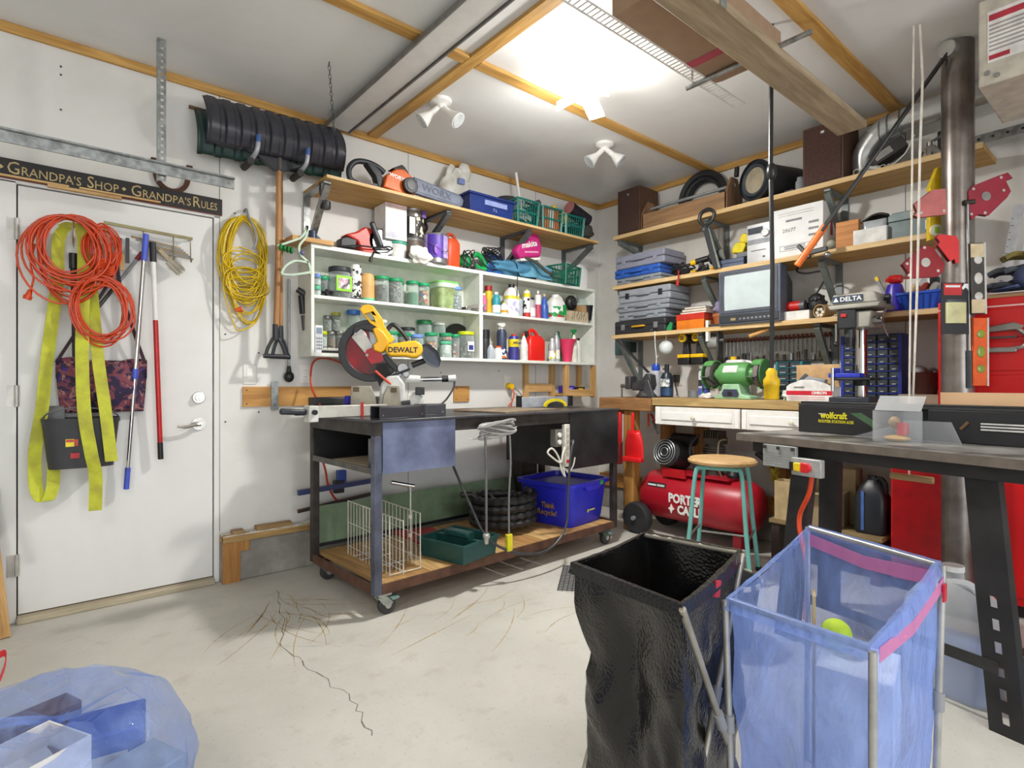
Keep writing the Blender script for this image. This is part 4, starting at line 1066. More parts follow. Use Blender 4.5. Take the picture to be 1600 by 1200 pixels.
# basket contents
t = thing('white_cable', 'white tangled cable heaped in the left green basket', 'cable', (-1.205, -.24, S3 + .008))
m = MB()
for k in range(7): m.tube([(.075 * math.cos(a + k) * (1 - .06 * k), .08 * math.sin(a), .04 + .022 * k + .018 * math.sin(a * 2 + k)) for a in [2 * PI * i / 18 for i in range(18)]], .008, 6, True)
m.build('loops', M('d9d8cf', .5), t)
t = thing('pipe_stub', 'thin white plastic pipe sticking up out of the left basket', 'pipe', (-1.13, -.19, S3 + .18)); MB().cyl((0, 0, 0), (-.05, 0, .27), .011, n=10).build('pipe', WHITE, t)
t = thing('leaf_trimmer', 'dark round trimmer head with a bent tube above the baskets', 'trimmer', (-1.16, -.13, S3 + .19))
MB().lathe([(.07, 0), (.085, .02), (.08, .05), (.03, .06)], n=22, mtx=Matrix.Translation((-.05, .02, .02))).build('head', M('33363a', .45), t)
MB().tube(spline([(-.05, .02, .075), (.1, .02, .085), (.25, .02, .07), (.36, .02, .02), (.39, .02, -.05)], 6), .011, 8).build('tube', M('2b2c30', .4), t)
t = thing('orange_box', 'orange plastic box filling the middle green basket', 'box', (-.955, -.25, S3 + .007)); MB().box(-.092, .092, -.1, .1, 0, .185).build('box', M('ee6a20', .4), t, bevel=.01); MB().box(-.03, .03, -.1012, -.1002, .02, .16).build('white_label', M('e4e0d8', .5), t)
t = thing('clear_tool', 'grey transparent tool guard leaning behind the orange box', 'tool', (-.93, -.11, S3 + .003)); MB().prism([(-.06, .13), (.02, .13), (.08, .3), (.05, .32)], -.02, .05, 'y').build('guard', M('6f7072', .3, .3), t, bevel=.004); MB().box(-.02, .02, -.01, .04, 0, .13).build('stem', DSTEEL, t)
t = thing('yellow_tool', 'yellow and black power tool in the right green basket', 'power tool', (-.74, -.22, S3 + .007))
MB().prism([(-.07, .08), (.06, .06), (.075, .2), (.03, .22), (-.0, .16), (-.05, .17), (-.07, .26), (-.09, .24)], -.03, .03, 'y').build('body', M('ecd21c', .4), t, bevel=.006); MB().box(-.04, .05, -.05, .05, 0, .09).build('battery', BLACK, t, bevel=.005)
t = thing('rolled_mat', 'dark rolled mat lying above the right green basket', 'roll', (-.50, -.2, S3 + .19)); MB().cyl((-.10, 0, .1), (.12, .0, .03), .06, n=20).build('roll', M('2b2630', .7, var=.2), t); MB().cyl((-.107, 0, .102), (-.10, 0, .1), .058, n=20).build('pink_end', M('c07a7a', .6), t)
t = thing('black_sack', 'crumpled dark grey sack at the right end of the upper shelf', 'sack', (-.50, -.2, S3))
crumple((.0, 0, .085), (.13, .14, .085), seed=15, amp=.4).build('sack', M('3f3f3b', .6, var=.15), t, angle=180, sub=1)

# ================================================================== ON TOP OF THE WHITE CABINET
t = thing('circular_saw', 'red and black circular saw with its cord on top of the cabinet', 'circular saw', (-2.43, -.13, Z3 + .001))
RS = M('d2321f', .4)
MB().prism([(-.13, .10), (-.05, .13), (.0, .17), (.05, .165), (.075, .06), (.06, .0), (-.02, .005), (-.05, .07)], -.05, .05, 'y').build('motor_housing', RS, t, bevel=.01)
MB().prism([(-.16, .02), (-.06, .02), (-.05, .08), (-.12, .09), (-.16, .07)], -.045, .03, 'y').build('rear_grip', M('2c2c30', .5), t, bevel=.008)
MB().bar((.03, -.075, .2), (.10, -.075, .05), .035, .03, (0, 1, 0)).build('front_handle', M('33353a', .45), t, bevel=.012)
MB().cyl((.11, -.05, .09), (.11, -.02, .09), .088, n=28).build('blade_guard', M('2a2a2c', .4), t, bevel=.006)
MB().cyl((.125, -.062, .085), (.125, -.058, .085), .08, n=28).build('blade', STEEL, t)
MB().box(-.02, .18, -.06, .05, -.0005, .006, Matrix.Rotation(-.0, 4, 'Y')).build('shoe', M('444547', .4, .5), t)
MB().tube(spline([(-.15, -.06, .02), (-.05, -.075, .035), (.04, -.08, .04), (.15, -.08, .06), (.16, -.09, .04), (.05, -.095, .02), (.03, -.1, -.01), (.015, -.105, -.04)], 6), .005, 6).build('cord', BLACK, t)
MB().cyl((.015, -.105, -.035), (.005, -.107, -.06), .011, n=10).build('plug', BLACK, t)
t = thing('white_tub', 'white tub with a teal lid at the front of the cabinet top', 'tub', (-2.195, -.15, Z3 + .001)); MB().lathe([(.062, 0), (.068, .085), (.068, .09)], n=22).build('tub', M('eceae4', .5), t); MB().lathe([(.07, .09), (.072, .092), (.072, .106), (.068, .11)], n=22).build('lid', M('3fa58a', .45), t)
t = thing('white_carton', 'plain white square carton standing on the tub under the shelf', 'box', (-2.235, -.14, Z3 + .112)); MB().box(-.075, .08, -.08, .08, 0, .232).build('carton', M('edecea', .6, var=.04), t, bevel=.002); MB().box(-.075, .08, -.0812, -.0802, .205, .232).build('pink_band', M('e8c9c9', .6), t); MB().box(-.072, .075, -.0812, -.0802, .01, .05).build('print', M('c9c8d4', .6), t)
def paint_can(x, y, z, r, h, mt, label, bands, bail=True, group=None):
    t = thing('paint_can', label, 'paint can', (x, y, z), 0, group)
    MB().lathe([(r, 0), (r * 1.02, .004), (r, .008), (r, h - .008), (r * 1.03, h - .004), (r * 1.02, h), (r * .88, h), (r * .86, h - .006)], n=26).build('can', M('9a9a98', .35, .7), t)
    for z0, z1, m_ in bands: MB().lathe([(r * 1.006, h * z0), (r * 1.006, h * z1)], n=26, cap=False).build('wrapper', m_, t)
    if bail: MB().tube(spline([(-r * 1.02, -.01, h * .75), (-r * .6, -r, h * .55), (r * .3, -r * 1.15, h * .38), (r * .95, -.03, h * .68)], 6), .0022, 5).build('bail', STEEL, t)
    return t
paint_can(-2.075, -.14, Z3 + .001, .082, .14, M('6b5c50', .5), 'brown paint can supporting a grey one on the cabinet top', [(.05, .95, M('57493f', .5))], False)
t = paint_can(-2.07, -.14, Z3 + .143, .079, .21, None, 'black and silver paint can with white lettering stacked under the shelf', [(.02, .72, M('2f2c2b', .5)), (.72, .92, M('8f8d8a', .3, .6))], False)
MB().grid(lambda u, v: (.0802 * math.sin(-.15 + 1.1 * u), -.0802 * math.cos(-.15 + 1.1 * u), .02 + .13 * v), 10, 2).build('lettering_band', SPECK(['ddd6c0', '2f2c2b', '2f2c2b'], 45), t); MB().box(-.066, -.025, -.083, -.0795, .03, .14).build('info_label', WP, t); MB().box(.03, .06, -.083, -.0795, .15, .195).build('purple_label', M('6a4a9a', .5), t)
t = thing('rag', 'crumpled white rag on the edge of the cabinet top', 'rag', (-2.075, -.195, Z3)); 
crumple((0, -.055, .035), (.085, .045, .065), 22, 14, .42, 5, 21).build('cloth', M('e4e2da', .8, var=.1), t, angle=180, sub=1)
t = paint_can(-1.90, -.155, Z3 + .001, .093, .205, None, 'purple and white paint can with wire bail on the cabinet top', [(.2, .95, M('b9a8d8', .5)), (.0, .2, M('cfc8a8', .7, var=.2, scale=40))])
MB().lathe([(.0945, .04), (.0945, .195)], n=26, cap=False).build('unused', M('b9a8d8', .5), t)
t_ = t.children[-1]; bpy.data.objects.remove(t_)
MB().grid(lambda u, v: (.0946 * math.sin(-1.1 + 1.25 * u), -.0946 * math.cos(-1.1 + 1.25 * u), .035 + .16 * v), 10, 4).build('purple_label', M('4c2f9a', .45, var=.1), t)
MB().ball((-.03, -.092, .09), (.03, .004, .04), 12, 8).build('flower_print', M('8d5ad0', .5), t)
t = thing('black_funnel', 'dark round cap on a grey tool behind the purple can', 'tool', (-1.905, -.06, Z3 + .001)); MB().cyl((0, 0, 0), (-.03, 0, .25), .012, n=8).build('stem', DSTEEL, t); MB().ball((-.035, -.005, .28), (.04, .03, .045), 14, 10).build('cap', M('3a2f2a', .5), t)
t = thing('oil_jug', 'rust red plastic oil jug with a loop handle', 'jug', (-1.765, -.15, Z3 + .001))
loft([rrect(.105, .10, 0, .2), rrect(.11, .11, .01, .2), rrect(.11, .11, .17, .2), rrect(.08, .09, .2, .25)]).build('body', M('cc4c22', .4, var=.06), t)
MB().tube(spline([(-.035, 0, .19), (-.02, 0, .235), (.02, 0, .235), (.045, 0, .2), (.052, 0, .16)], 6), .012, 8).build('handle', M('b8421e', .4), t)
t = thing('green_sander', 'bright green power sander with black cord on the cabinet top', 'power tool', (-1.58, -.15, Z3 + .001))
GT = M('12a050', .4)
MB().ball((-.06, 0, .06), (.06, .05, .06), 18, 12).build('motor', GT, t)
MB().tube(spline([(-.0, -.01, .11), (.05, -.01, .13), (.1, -.01, .09), (.12, -.01, .04), (.07, -.01, .025), (.03, -.01, .05)], 6), .02, 8).build('handle', GT, t)
MB().box(-.12, .09, -.04, .04, 0, .022).build('pad', M('5a5a5a', .6), t, bevel=.004)
m = MB()
for k in range(5): m.tube([(-.06 + .05 * math.cos(a + k), -.055 + .01 * math.sin(3 * a), .06 + (.05 + .008 * k) * math.sin(a)) for a in [2 * PI * i / 16 for i in range(16)]], .004, 5, True)
m.build('cord', BLACK, t)
t = thing('blue_tool_bag', 'light blue fabric bag spilling tools on the right of the cabinet top', 'bag', (-1.12, -.13, Z3 + .001))
crumple((-.02, 0, .075), (.27, .10, .075), 34, 16, .3, 5, 31).build('bag', M('4a86a8', .75, var=.14, scale=8), t, angle=180, sub=1)
MB().grid(lambda u, v: (-.05 + .34 * u, -.10 + .03 * math.sin(v * 3) + .015 * math.sin(u * 11), .01 + .16 * v * (1 - .5 * u * u)), 16, 8).build('flap', M('5f9ab4', .75), t, thick=.004)
MB().tube(spline([(-.02, -.12, .15), (.08, -.14, .12), (.18, -.14, .07), (.26, -.13, .05)], 6), .012, 8).build('strap', M('4c4a3c', .8), t)
t = thing('blue_jigsaw', 'blue power tool with a tangle of black cord beside the green sander', 'power tool', (-1.37, -.12, Z3 + .001))
MB().prism([(-.1, .02), (.08, .0), (.12, .08), (.09, .15), (-.03, .17), (-.1, .15), (-.04, .1)], -.04, .04, 'y').build('body', M('2e5fae', .45), t, bevel=.01)
m = MB()
for k in range(8): m.tube([(-.03 + .10 * math.cos(a + k * .7) * (1 - .03 * k), -.055 - .01 * math.sin(2 * a), .10 + (.07 - .004 * k) * math.sin(a) + .01 * k) for a in [2 * PI * i / 18 for i in range(18)]], .0045, 5, True)
m.tube(spline([(.1, -.08, .13), (.16, -.10, .1), (.175, -.105, .05), (.172, -.105, -.05), (.17, -.106, -.15)], 6), .0035, 5)
m.build('cord', BLACK, t)
t = thing('dust_bag', 'magenta cloth dust bag with white lettering leaning on the shelf bracket', 'dust bag', (-1.10, -.20, 2.10))
MG = M('c02478', .7, var=.06)
MB().prism([(-.13, .03), (-.12, .06), (.02, .20), (.06, .245), (.10, .19), (.14, .10), (.12, .02), (-.09, -.02)], -.06, .02, 'y').build('bag', MG, t, bevel=.02, seg=3)
text('makita', .062, WHITE, t, (-.005, -.0612, .10), rot=(PI / 2, -.28, 0), bold=.0014, shear=.15)
MB().bar((-.05, -.0615, .035), (.09, -.0615, .055), .001, .01).build('small_print', M('e8b8d0', .6), t)
MB().prism([(-.09, -.02), (.12, .02), (.12, .0), (-.08, -.035)], -.05, .01, 'y').build('base_trim', PAPER, t)
basket('plastic_basket', 'green slotted basket on the cabinet top by the corner', (-.61, -.15, Z3 + .001), .26, .19, .165, M('12705a', .4), 0.25, GB, nv=10)
t = thing('white_jug', 'white plastic jug behind the green basket at the cabinet end', 'jug', (-.405, -.12, Z3 + .001))
loft([rrect(.12, .13, 0, .2), rrect(.13, .14, .01, .2), rrect(.13, .14, .16, .2), rrect(.09, .09, .20, .3), rrect(.05, .05, .23, .3)]).build('body', M('eceae8', .4, var=.04), t)
MB().tube(spline([(-.01, 0, .225), (.04, 0, .225), (.06, 0, .18), (.06, 0, .13)], 5), .011, 8).build('handle', M('eceae8', .4, var=.04), t); MB().cyl((-.015, 0, .23), (-.015, 0, .255), .02, n=12).build('cap', WHITE, t)
tag(MB().box(-.272, -.258, -.014, -.001, 1.70, 1.95).build('black_rod', BLACK), 'thin black rod on the wall just right of the white cabinet', 'rod')

# ================================================================== STEEL CART
CA = math.radians(2.7)
CO = Vector((-2.80, -1.06, 0))
CR = Matrix.Translation(CO) @ Matrix.Rotation(CA, 4, 'Z')
def cart(x, y, z): return tuple(CR @ Vector((x, y, z)))
TOP = .945
IRON = M('4a4746', .5, .55, .2, 10, dark='38302b'); BLUED = M('7f89a8', .35, .25, .25, 4, dark='525a74')
PLATE = M('3b3b3e', .38, .45, .22, 5); RUST = M('6b4a3a', .65, .3, .2)
t = thing('work_cart', 'long black steel work cart on casters with planked lower deck', 'work cart', CO, CA)
LX, LY = 1.89, .74
MB().box(-.02, LX + .01, -.015, LY + .01, TOP - .012, TOP).build('top_plate', M('55565a', .33, .5, .3, 3, dark='333338'), t, bevel=.002)
MB().box(0, LX, 0, .04, TOP - .075, TOP - .013).box(0, LX, LY - .04, LY, TOP - .075, TOP - .013).box(0, .04, .04, LY - .04, TOP - .075, TOP - .013).box(LX - .04, LX, .04, LY - .04, TOP - .075, TOP - .013).build('top_frame', IRON, t)
for x, y in ((0, 0), (LX - .04, 0), (0, LY - .04), (LX - .04, LY - .04)):
    MB().box(x, x + .04, y, y + .04, .11, TOP - .076).build('leg', M('666c80', .38, .3, .25, 6, dark='40434e') if (x, y) == (0, 0) else IRON, t, bevel=.003)
MB().box(.0405, LX - .0405, 0, .006, .11, .158).box(.0405, LX - .0405, LY - .006, LY, .11, .158).box(0, .006, .0405, LY - .0405, .11, .158).box(LX - .006, LX, .0405, LY - .0405, .11, .158).build('deck_frame', RUST, t)
DW = [WOOD('c49a62', '94703f', 1), WOOD('b88c55', '8a6435', 1), WOOD('cba66e', '9c7847', 1)]
n = 13
for k in range(n):
    x0 = .045 + (LX - .09) * k / n; x1 = .045 + (LX - .09) * (k + 1) / n - .004
    MB().box(x0, x1, .008, LY - .008, .142, .160 - .001 * (k % 2)).build('deck_plank', DW[k % 3], t)
MB().box(.041, .47, -.004, .0, .685, TOP - .014).build('front_panel', BLUED, t)
bx = MB().box(1.40, 1.40 + .012, .0, .62, .57, TOP - .076).build('cabinet_side', M('35312f', .6, .2, .2), t)
MB().box(1.38, LX - .002, -.006, -.0005, .568, TOP - .014).build('cabinet_front', PLATE, t)
MB().box(1.412, LX - .041, .001, .62, .568, .575).build('cabinet_floor', PLATE, t)
MB().box(0.0, .006, .0405, LY - .041, .685, .715).box(.006, .035, .0405, LY - .041, .685, .691).build('side_rail', M('6a6660', .5, .5, .2), t)
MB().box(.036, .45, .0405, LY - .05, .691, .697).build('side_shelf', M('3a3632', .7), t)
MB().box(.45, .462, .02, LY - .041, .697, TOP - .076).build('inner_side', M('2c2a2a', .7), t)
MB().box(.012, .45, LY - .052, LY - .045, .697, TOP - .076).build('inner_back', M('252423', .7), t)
MB().box(.042, .06, .03, .14, .70, TOP - .1).build('bracket_plate', M('7a7a78', .45, .6), t)
def caster(x, y, brake, mt):
    c = MB().box(x - .035, x + .035, y - .035, y + .035, .098, .11).build('caster_plate', mt, t)
    MB().cyl((x, y, .085), (x, y, .098), .025, n=14).build('swivel', mt, c)
    MB().prism([(x - .03, .088), (x + .02, .088), (x + .05, .055), (x + .03, .03), (x - .0, .05)], y - .022, y - .018, 'y').prism([(x - .03, .088), (x + .02, .088), (x + .05, .055), (x + .03, .03), (x - .0, .05)], y + .018, y + .022, 'y').box(x - .03, x + .02, y - .018, y + .018, .083, .089).build('fork', mt, c)
    MB().cyl((x + .025, y - .016, .045), (x + .025, y + .016, .045), .045, n=22).build('wheel', M('3b3a39', .7), c, bevel=.006)
    MB().cyl((x + .025, y - .0235, .045), (x + .025, y + .0235, .045), .016, n=14).build('hub', M('b9bab6', .4, .4), c)
    if brake: MB().prism([(x + .03, .085), (x + .085, .078), (x + .09, .065), (x + .05, .06)], y - .02, y + .02, 'y').build('brake_pedal', M('8fb0ae', .4, .4), c, bevel=.003)
for x, y, b, m_ in ((.06, .04, True, M('b8beb8', .4, .6)), (LX - .1, .05, True, M('4f6a5c', .45, .4)), (.06, LY - .05, False, M('8a8a86', .5, .4)), (LX - .1, LY - .05, False, M('8a8a86', .5, .4))): caster(x, y, b, m_)

# things on the side shelf
tag(MB().box(.06, .44, .06, .55, 0, .006).build('hardboard_sheet', M('b5a288', .7, var=.08), loc=cart(0, 0, .698), rot=(0, 0, CA)), 'tan hardboard sheet on the side shelf of the cart, lower one', 'board')
tag(MB().box(.05, .40, .1, .5, 0, .006, Matrix.Rotation(.05, 4, 'Z')).build('hardboard_sheet', M('c4b296', .7, var=.08), loc=cart(0, 0, .705), rot=(0, 0, CA)), 'pale tan hardboard sheet on the side shelf of the cart, upper one', 'board')
for k, (dx, h) in enumerate(((.0, .15), (.022, .16))):
    tag(MB().box(.02 + dx, .034 + dx, .042, .11, 0, h).build('metal_slab', M('6b6a66', .5, .4, .15), loc=cart(.02, .0, .712), rot=(0, 0, CA)), ('grey steel slab standing behind the front leg of the cart, outer one', 'grey steel slab standing behind the front leg of the cart, inner one')[k], 'steel slab')

# ---- things on the cart top
SA = math.radians(-29)
t = thing('miter_saw', 'yellow and black sliding miter saw on the left of the cart', 'miter saw', (-2.482, -.533, TOP + .001), SA)
def sx(px): return (px - 600) / 269.
def sz(py): return (646 - py) / 269.
def S(pts): return [(sx(a), sz(b)) for a, b in pts]
YD = M('f2b90f', .4, var=.04)
# base, turret, fence
MB().lathe([(.15, 0), (.16, .012), (.16, .035), (.14, .04)], c=(.06, 0, 0), n=36).build('turntable', M('a9aaa6', .45, .4), t)
MB().prism(S([(560, 646), (645, 646), (640, 632), (565, 632)]), -.10, .10, 'y').build('base', M('c9c8c0', .5, .2), t, bevel=.006)
for o in (S([(552, 633), (553, 603), (582, 603), (588, 618), (590, 633)]), S([(598, 634), (600, 618), (606, 603), (624, 603), (626, 634)])):
    f = MB().prism(o, -.115, -.095, 'y').build('fence', M('9d9686', .5, .3), t, bevel=.004)
for x0, y0 in ((556, 605), (611, 606)): MB().box(sx(x0), sx(x0 + 9), -.1165, -.1155, sz(y0 + 7), sz(y0)).build('sticker', M('5a4a30', .6), t)
MB().prism(S([(592, 636), (596, 600), (606, 588), (622, 586), (632, 600), (634, 636)]), -.085, .05, 'y').build('pivot_housing', M('cfd0cb', .45, .2), t, bevel=.012)
MB().prism(S([(634, 640), (636, 616), (650, 612), (662, 622), (656, 640)]), -.06, .05, 'y').build('bevel_housing', M('dcdcd6', .45, .1), t, bevel=.012)
MB().box(sx(648), sx(662), -.085, -.05, sz(617), sz(605)).build('bevel_lock', BLACK, t, bevel=.004); MB().cyl((sx(627), -.11, sz(630)), (sx(640), -.12, sz(628)), .014, n=12).build('knob', DSTEEL, t)
# slide rails
MB().cyl((sx(633), 0, sz(592)), (sx(656), 0, sz(592)), .024, n=18).build('rail_housing', M('d8d8d3', .45, .1), t)
MB().cyl((sx(655), 0, sz(593)), (sx(700), 0, sz(592)), .014, n=14).build('slide_rail', CHROME, t)
MB().cyl((sx(700), 0, sz(592)), (sx(712), 0, sz(591)), .021, n=16).build('rail_cap', M('d8d8d3', .45, .1), t); MB().cyl((sx(690), 0, sz(592)), (sx(700), 0, sz(592)), .019, n=16).build('rail_clamp', BLACK, t)
MB().tube(spline([(sx(710), 0, sz(596)), (sx(708), -.01, sz(607)), (sx(696), -.03, sz(625)), (sx(682), -.05, sz(637)), (sx(676), -.06, sz(644))], 6), .006, 6).build('cable', M('3a3b3d', .5), t)
# blade and guards
cx, cz = sx(580), sz(549)
def arc(r, a0, a1, n=24): return [(cx + r * math.cos(math.radians(a0 + (a1 - a0) * k / n)), cz + r * math.sin(math.radians(a0 + (a1 - a0) * k / n))) for k in range(n + 1)]
MB().prism(arc(.178, 80, 330, 36) + arc(.135, 330, 80, 36), -.03, .03, 'y').build('blade_guard', M('232325', .45, var=.1), t, bevel=.004)
MB().prism(arc(.137, 95, 325, 30) + [(cx + .06, cz - .03), (cx, cz + .04)], -.022, .018, 'y').build('red_guard', M('8c0f1c', .25, var=.25, scale=5, dark='2c1014'), t)
MB().cyl((cx, .0, cz), (cx, .004, cz), .127, n=48).build('saw_blade', STEEL, t)
MB().prism(S([(552, 529), (563, 514), (570, 518), (579, 533), (584, 545), (586, 560), (576, 558)]), -.04, .0, 'y').build('guard_plate', M('b4b0a8', .35, .5), t, bevel=.002)
MB().prism(S([(556, 512), (574, 508), (586, 511), (584, 520), (566, 516), (557, 524), (554, 522)]), -.045, .02, 'y').build('guard_bracket', BLACK, t, bevel=.003)
MB().prism(S([(574, 548), (590, 541), (600, 560), (598, 566), (582, 570), (572, 556)]), -.043, -.02, 'y').build('red_inner_guard', M('b3101e', .3, var=.1), t)
for q in ((558, 524), (566, 519), (575, 556), (580, 540)): MB().cyl((sx(q[0]), -.046, sz(q[1])), (sx(q[0]), -.038, sz(q[1])), .008, n=10).build('bolt', STEEL, t)
# handle, arm, motor
hp = S([(564, 486), (568, 480), (576, 478), (584, 480), (589, 487), (599, 501), (601, 510), (607, 519), (616, 531), (613, 535), (607, 537), (597, 522), (590, 513), (580, 507), (573, 498)])
hh = S([(572, 492), (580, 490), (587, 499), (588, 505), (581, 502)])
def holed(outer, hole, a0, a1):
    """flat loop with an opening: strips between outer outline and hole"""
    bm = bmesh.new(); m = MB(); from mathutils.geometry import tessellate_polygon
    P = [Vector((p[0], p[1], 0)) for p in outer]; H = [Vector((p[0], p[1], 0)) for p in hole]
    tris = tessellate_polygon([P, H]); pts = list(outer) + list(hole); n = len(pts)
    vs = [(p[0], a0, p[1]) for p in pts] + [(p[0], a1, p[1]) for p in pts]
    fs = [tuple(tr) for tr in tris] + [tuple(n + i for i in tr[::-1]) for tr in tris]
    for off, k in ((0, len(outer)), (len(outer), len(hole))):
        fs += [(off + i, n + off + i, n + off + (i + 1) % k, off + (i + 1) % k) for i in range(k)]
    bm.free(); return m.add(vs, fs)
holed(hp, hh, -.04, .0).build('handle', YD, t, bevel=.003)
MB().prism(S([(583, 516), (590, 513), (600, 520), (610, 535), (606, 541), (602, 550), (596, 553), (585, 549), (584, 540), (590, 535)]), -.06, .0, 'y').build('arm', M('e5a80c', .4, var=.05), t, bevel=.008)
mo = [(sx(606), sz(541)), (sx(612), sz(538.5))] + [(sx(646) + .05 * math.cos(math.radians(a)), sz(547) + .05 * math.sin(math.radians(a))) for a in (110, 80, 50, 20, -10, -40, -70, -100)] + [(sx(634), sz(558)), (sx(610), sz(558)), (sx(604), sz(553)), (sx(603), sz(546))]
MB().prism(mo, -.10, .04, 'y').build('motor_housing', YD, t, bevel=.014, seg=3)
text('DEWALT', .042, BLACK, t, (sx(629), -.1008, sz(548.5)), bold=.0012, xs=.98)
MB().tube(spline([(sx(605), -.01, sz(516)), (sx(612), -.01, sz(508)), (sx(619), -.01, sz(510)), (sx(630), -.01, sz(522)), (sx(637), -.01, sz(532))], 6), .013, 8).build('carry_handle', BLACK, t)
MB().prism(S([(598, 556), (604, 554), (626, 578), (620, 584), (606, 570)]), -.04, .02, 'y').build('pivot_arm', M('2a2b2d', .45), t, bevel=.004)
MB().prism(S([(590, 570), (604, 568), (610, 585), (604, 598), (594, 604), (588, 590)]), -.05, .0, 'y').build('brush_guard', M('2a2a2a', .8), t)
for q, r in (((629, 576), .032), ((634, 585), .02), ((622, 586), .02)): MB().cyl((sx(q[0]), -.06, sz(q[1])), (sx(q[0]), .0, sz(q[1])), r, n=14).build('chrome_knob', STEEL, t, bevel=.004)
MB().bar((sx(607), -.07, sz(590)), (sx(640), -.08, sz(577)), .012, .012).build('lock_lever', BLACK, t, bevel=.003)
MB().cyl((sx(643), .0, sz(571)), (sx(663), -.0, sz(563)), .017, n=12).build('dust_spout', M('333538', .5), t)
bg = loft([[(sx(a), y, sz(b)) for a, b in ((656, 548), (659, 538), (670, 538), (682, 548), (688, 562), (685, 574), (674, 572), (662, 564))] for y in (-.035, -.05, .0, .03)], True, True)
bg.build('dust_bag', M('454b57', .85, var=.1), t, bevel=.012, seg=3)

t = thing('fence_rail', 'grey aluminium saw fence rail overhanging the left end of the cart', 'fence', (-2.98, -.72, TOP + .001), .06)
MB().box(.0, .42, -.03, .03, 0, .06).build('extrusion', M('c9c6bd', .45, .3), t, bevel=.003); MB().box(-.02, .03, -.034, .034, -.02, .062).build('end_clamp', M('d6d5cf', .45, .1), t, bevel=.005)
MB().bar((-.02, 0, .03), (-.15, 0, .038), .03, .03).build('lever_grip', M('2e3138', .45), t, bevel=.01); MB().cyl((.005, -.034, .03), (.005, -.05, .03), .013, n=12).build('knob', BLACK, t)
MB().box(.26, .275, -.034, -.030, .0, .075).build('red_pointer', M('c93a34', .4), t)
t = thing('black_bar', 'flat black steel bar lying behind the grey fence rail', 'bar', (-2.93, -.45, TOP + .001)); MB().box(0, .32, -.02, .02, 0, .02).build('bar', DSTEEL, t); MB().box(-.03, 0, -.015, .015, 0, .016).build('tip', BLACK, t)
t = thing('blue_glue_bottle', 'small bright blue bottle on the cart behind the fence rail', 'bottle', (-2.60, -.30, TOP + .001)); MB().lathe([(.032, 0), (.035, .01), (.03, .045), (.018, .055)], n=18).build('body', M('2a3aa0', .35), t); MB().lathe([(.019, .055), (.019, .095), (.014, .1)], n=14).build('cap', M('3a3ad0', .35), t)
t = thing('grey_case', 'long dark grey case lying at the back of the cart against the wall', 'case', (-2.42, -.16, .985 - .985 + TOP + .001)); MB().box(-.35, .1, -.05, .05, 0, .09).build('case', M('3c3d40', .5), t, bevel=.008); MB().box(-.35, .1, -.052, -.049, .045, .05).build('lid_seam', BLACK, t)
def sqtube(name, label, loc, rz, l, w, h):
    t = thing(name, label, 'steel tube', loc, rz)
    MB().box(0, l, -w / 2, w / 2, 0, .005).box(0, l, -w / 2, w / 2, h - .005, h).box(0, l, -w / 2, -w / 2 + .005, .005, h - .005).box(0, l, w / 2 - .005, w / 2, .005, h - .005).build('tube', M('46464a', .42, .5, .2, 8), t, bevel=.002)
    for x in (.02, l - .02): MB().cyl((x, -w / 2, h * .3), (x, -w / 2 - .001, h * .3), .004, n=8).build('rivet', STEEL, t)
sqtube('square_tube', 'black square steel tube at the front left corner of the cart top', (-2.77, -1.0, TOP + .001), .10, .27, .085, .062)
sqtube('square_tube', 'short black square steel tube in front of the miter saw base', (-2.46, -.86, TOP + .001), -.15, .16, .07, .062)
tag(MB().box(-.3, .3, -.2, .2, 0, .007).build('hardboard_sheet', M('8a7a66', .6, var=.15, dark='6a5c4a'), loc=(-1.70, -.72, TOP + .001), rot=(0, 0, .25)), 'brown hardboard sheet lying on the middle of the cart top', 'board')
t = thing('table_saw_insert', 'grey table saw fence with a yellow blade guard at the right of the cart top', 'table saw', (-1.12, -.55, TOP + .001), CA)
MB().box(-.28, .22, .06, .085, 0, .075).build('fence', M('b9bec8', .4, .3), t, bevel=.003); MB().box(.22, .27, .05, .095, 0, .08).build('fence_clamp', BLACK, t, bevel=.004); MB().box(-.295, -.28, .05, .095, 0, .085).build('fence_end', BLACK, t)
ya = MB().prism([(.12 * math.cos(math.radians(a)) , .008 + .055 * math.sin(math.radians(a))) for a in range(0, 181, 12)] + [(.095 * math.cos(math.radians(a)), .004 + .04 * math.sin(math.radians(a))) for a in range(180, -1, -12)], -.02, -.005, 'y').build('blade_guard', M('e8d21a', .4), t)
MB().prism([(.09 * math.cos(math.radians(a)), .04 * math.sin(math.radians(a))) for a in range(0, 181, 15)], -.014, -.011, 'y').build('blade', DSTEEL, t)
MB().box(-.35, .35, -.07, -.064, 0, .002).build('miter_slot', BLACK, t)

# red air hose arching behind the saw
t = thing('air_hose', 'thin red hose arching up behind the cart and down beside its left legs', 'hose', (-2.72, -.12, .30))
MB().tube(spline([(-.01, -.12, .66), (-.03, 0, .8), (-.01, .05, .93), (.04, .06, .975), (.12, .05, .97), (.2, .0, .93)], 7), .0065, 7).build('arch', M('cf4a32', .4), t)
MB().tube(spline([(.0, -.05, .40), (.03, -.06, .3), (.06, -.03, .2), (.12, 0, .1), (.22, .02, .05)], 7), .0065, 7).build('lower_run', M('c23a28', .4), t)
t = thing('red_hose', 'red hose draping from the saw head to the fence', 'hose', (-2.50, -.60, 1.12)); MB().tube(spline([(-.07, 0, .07), (-.03, -.02, .03), (.03, -.02, -.015), (.09, 0, -.05)], 6), .007, 7).build('hose', M('cf4a32', .4), t)

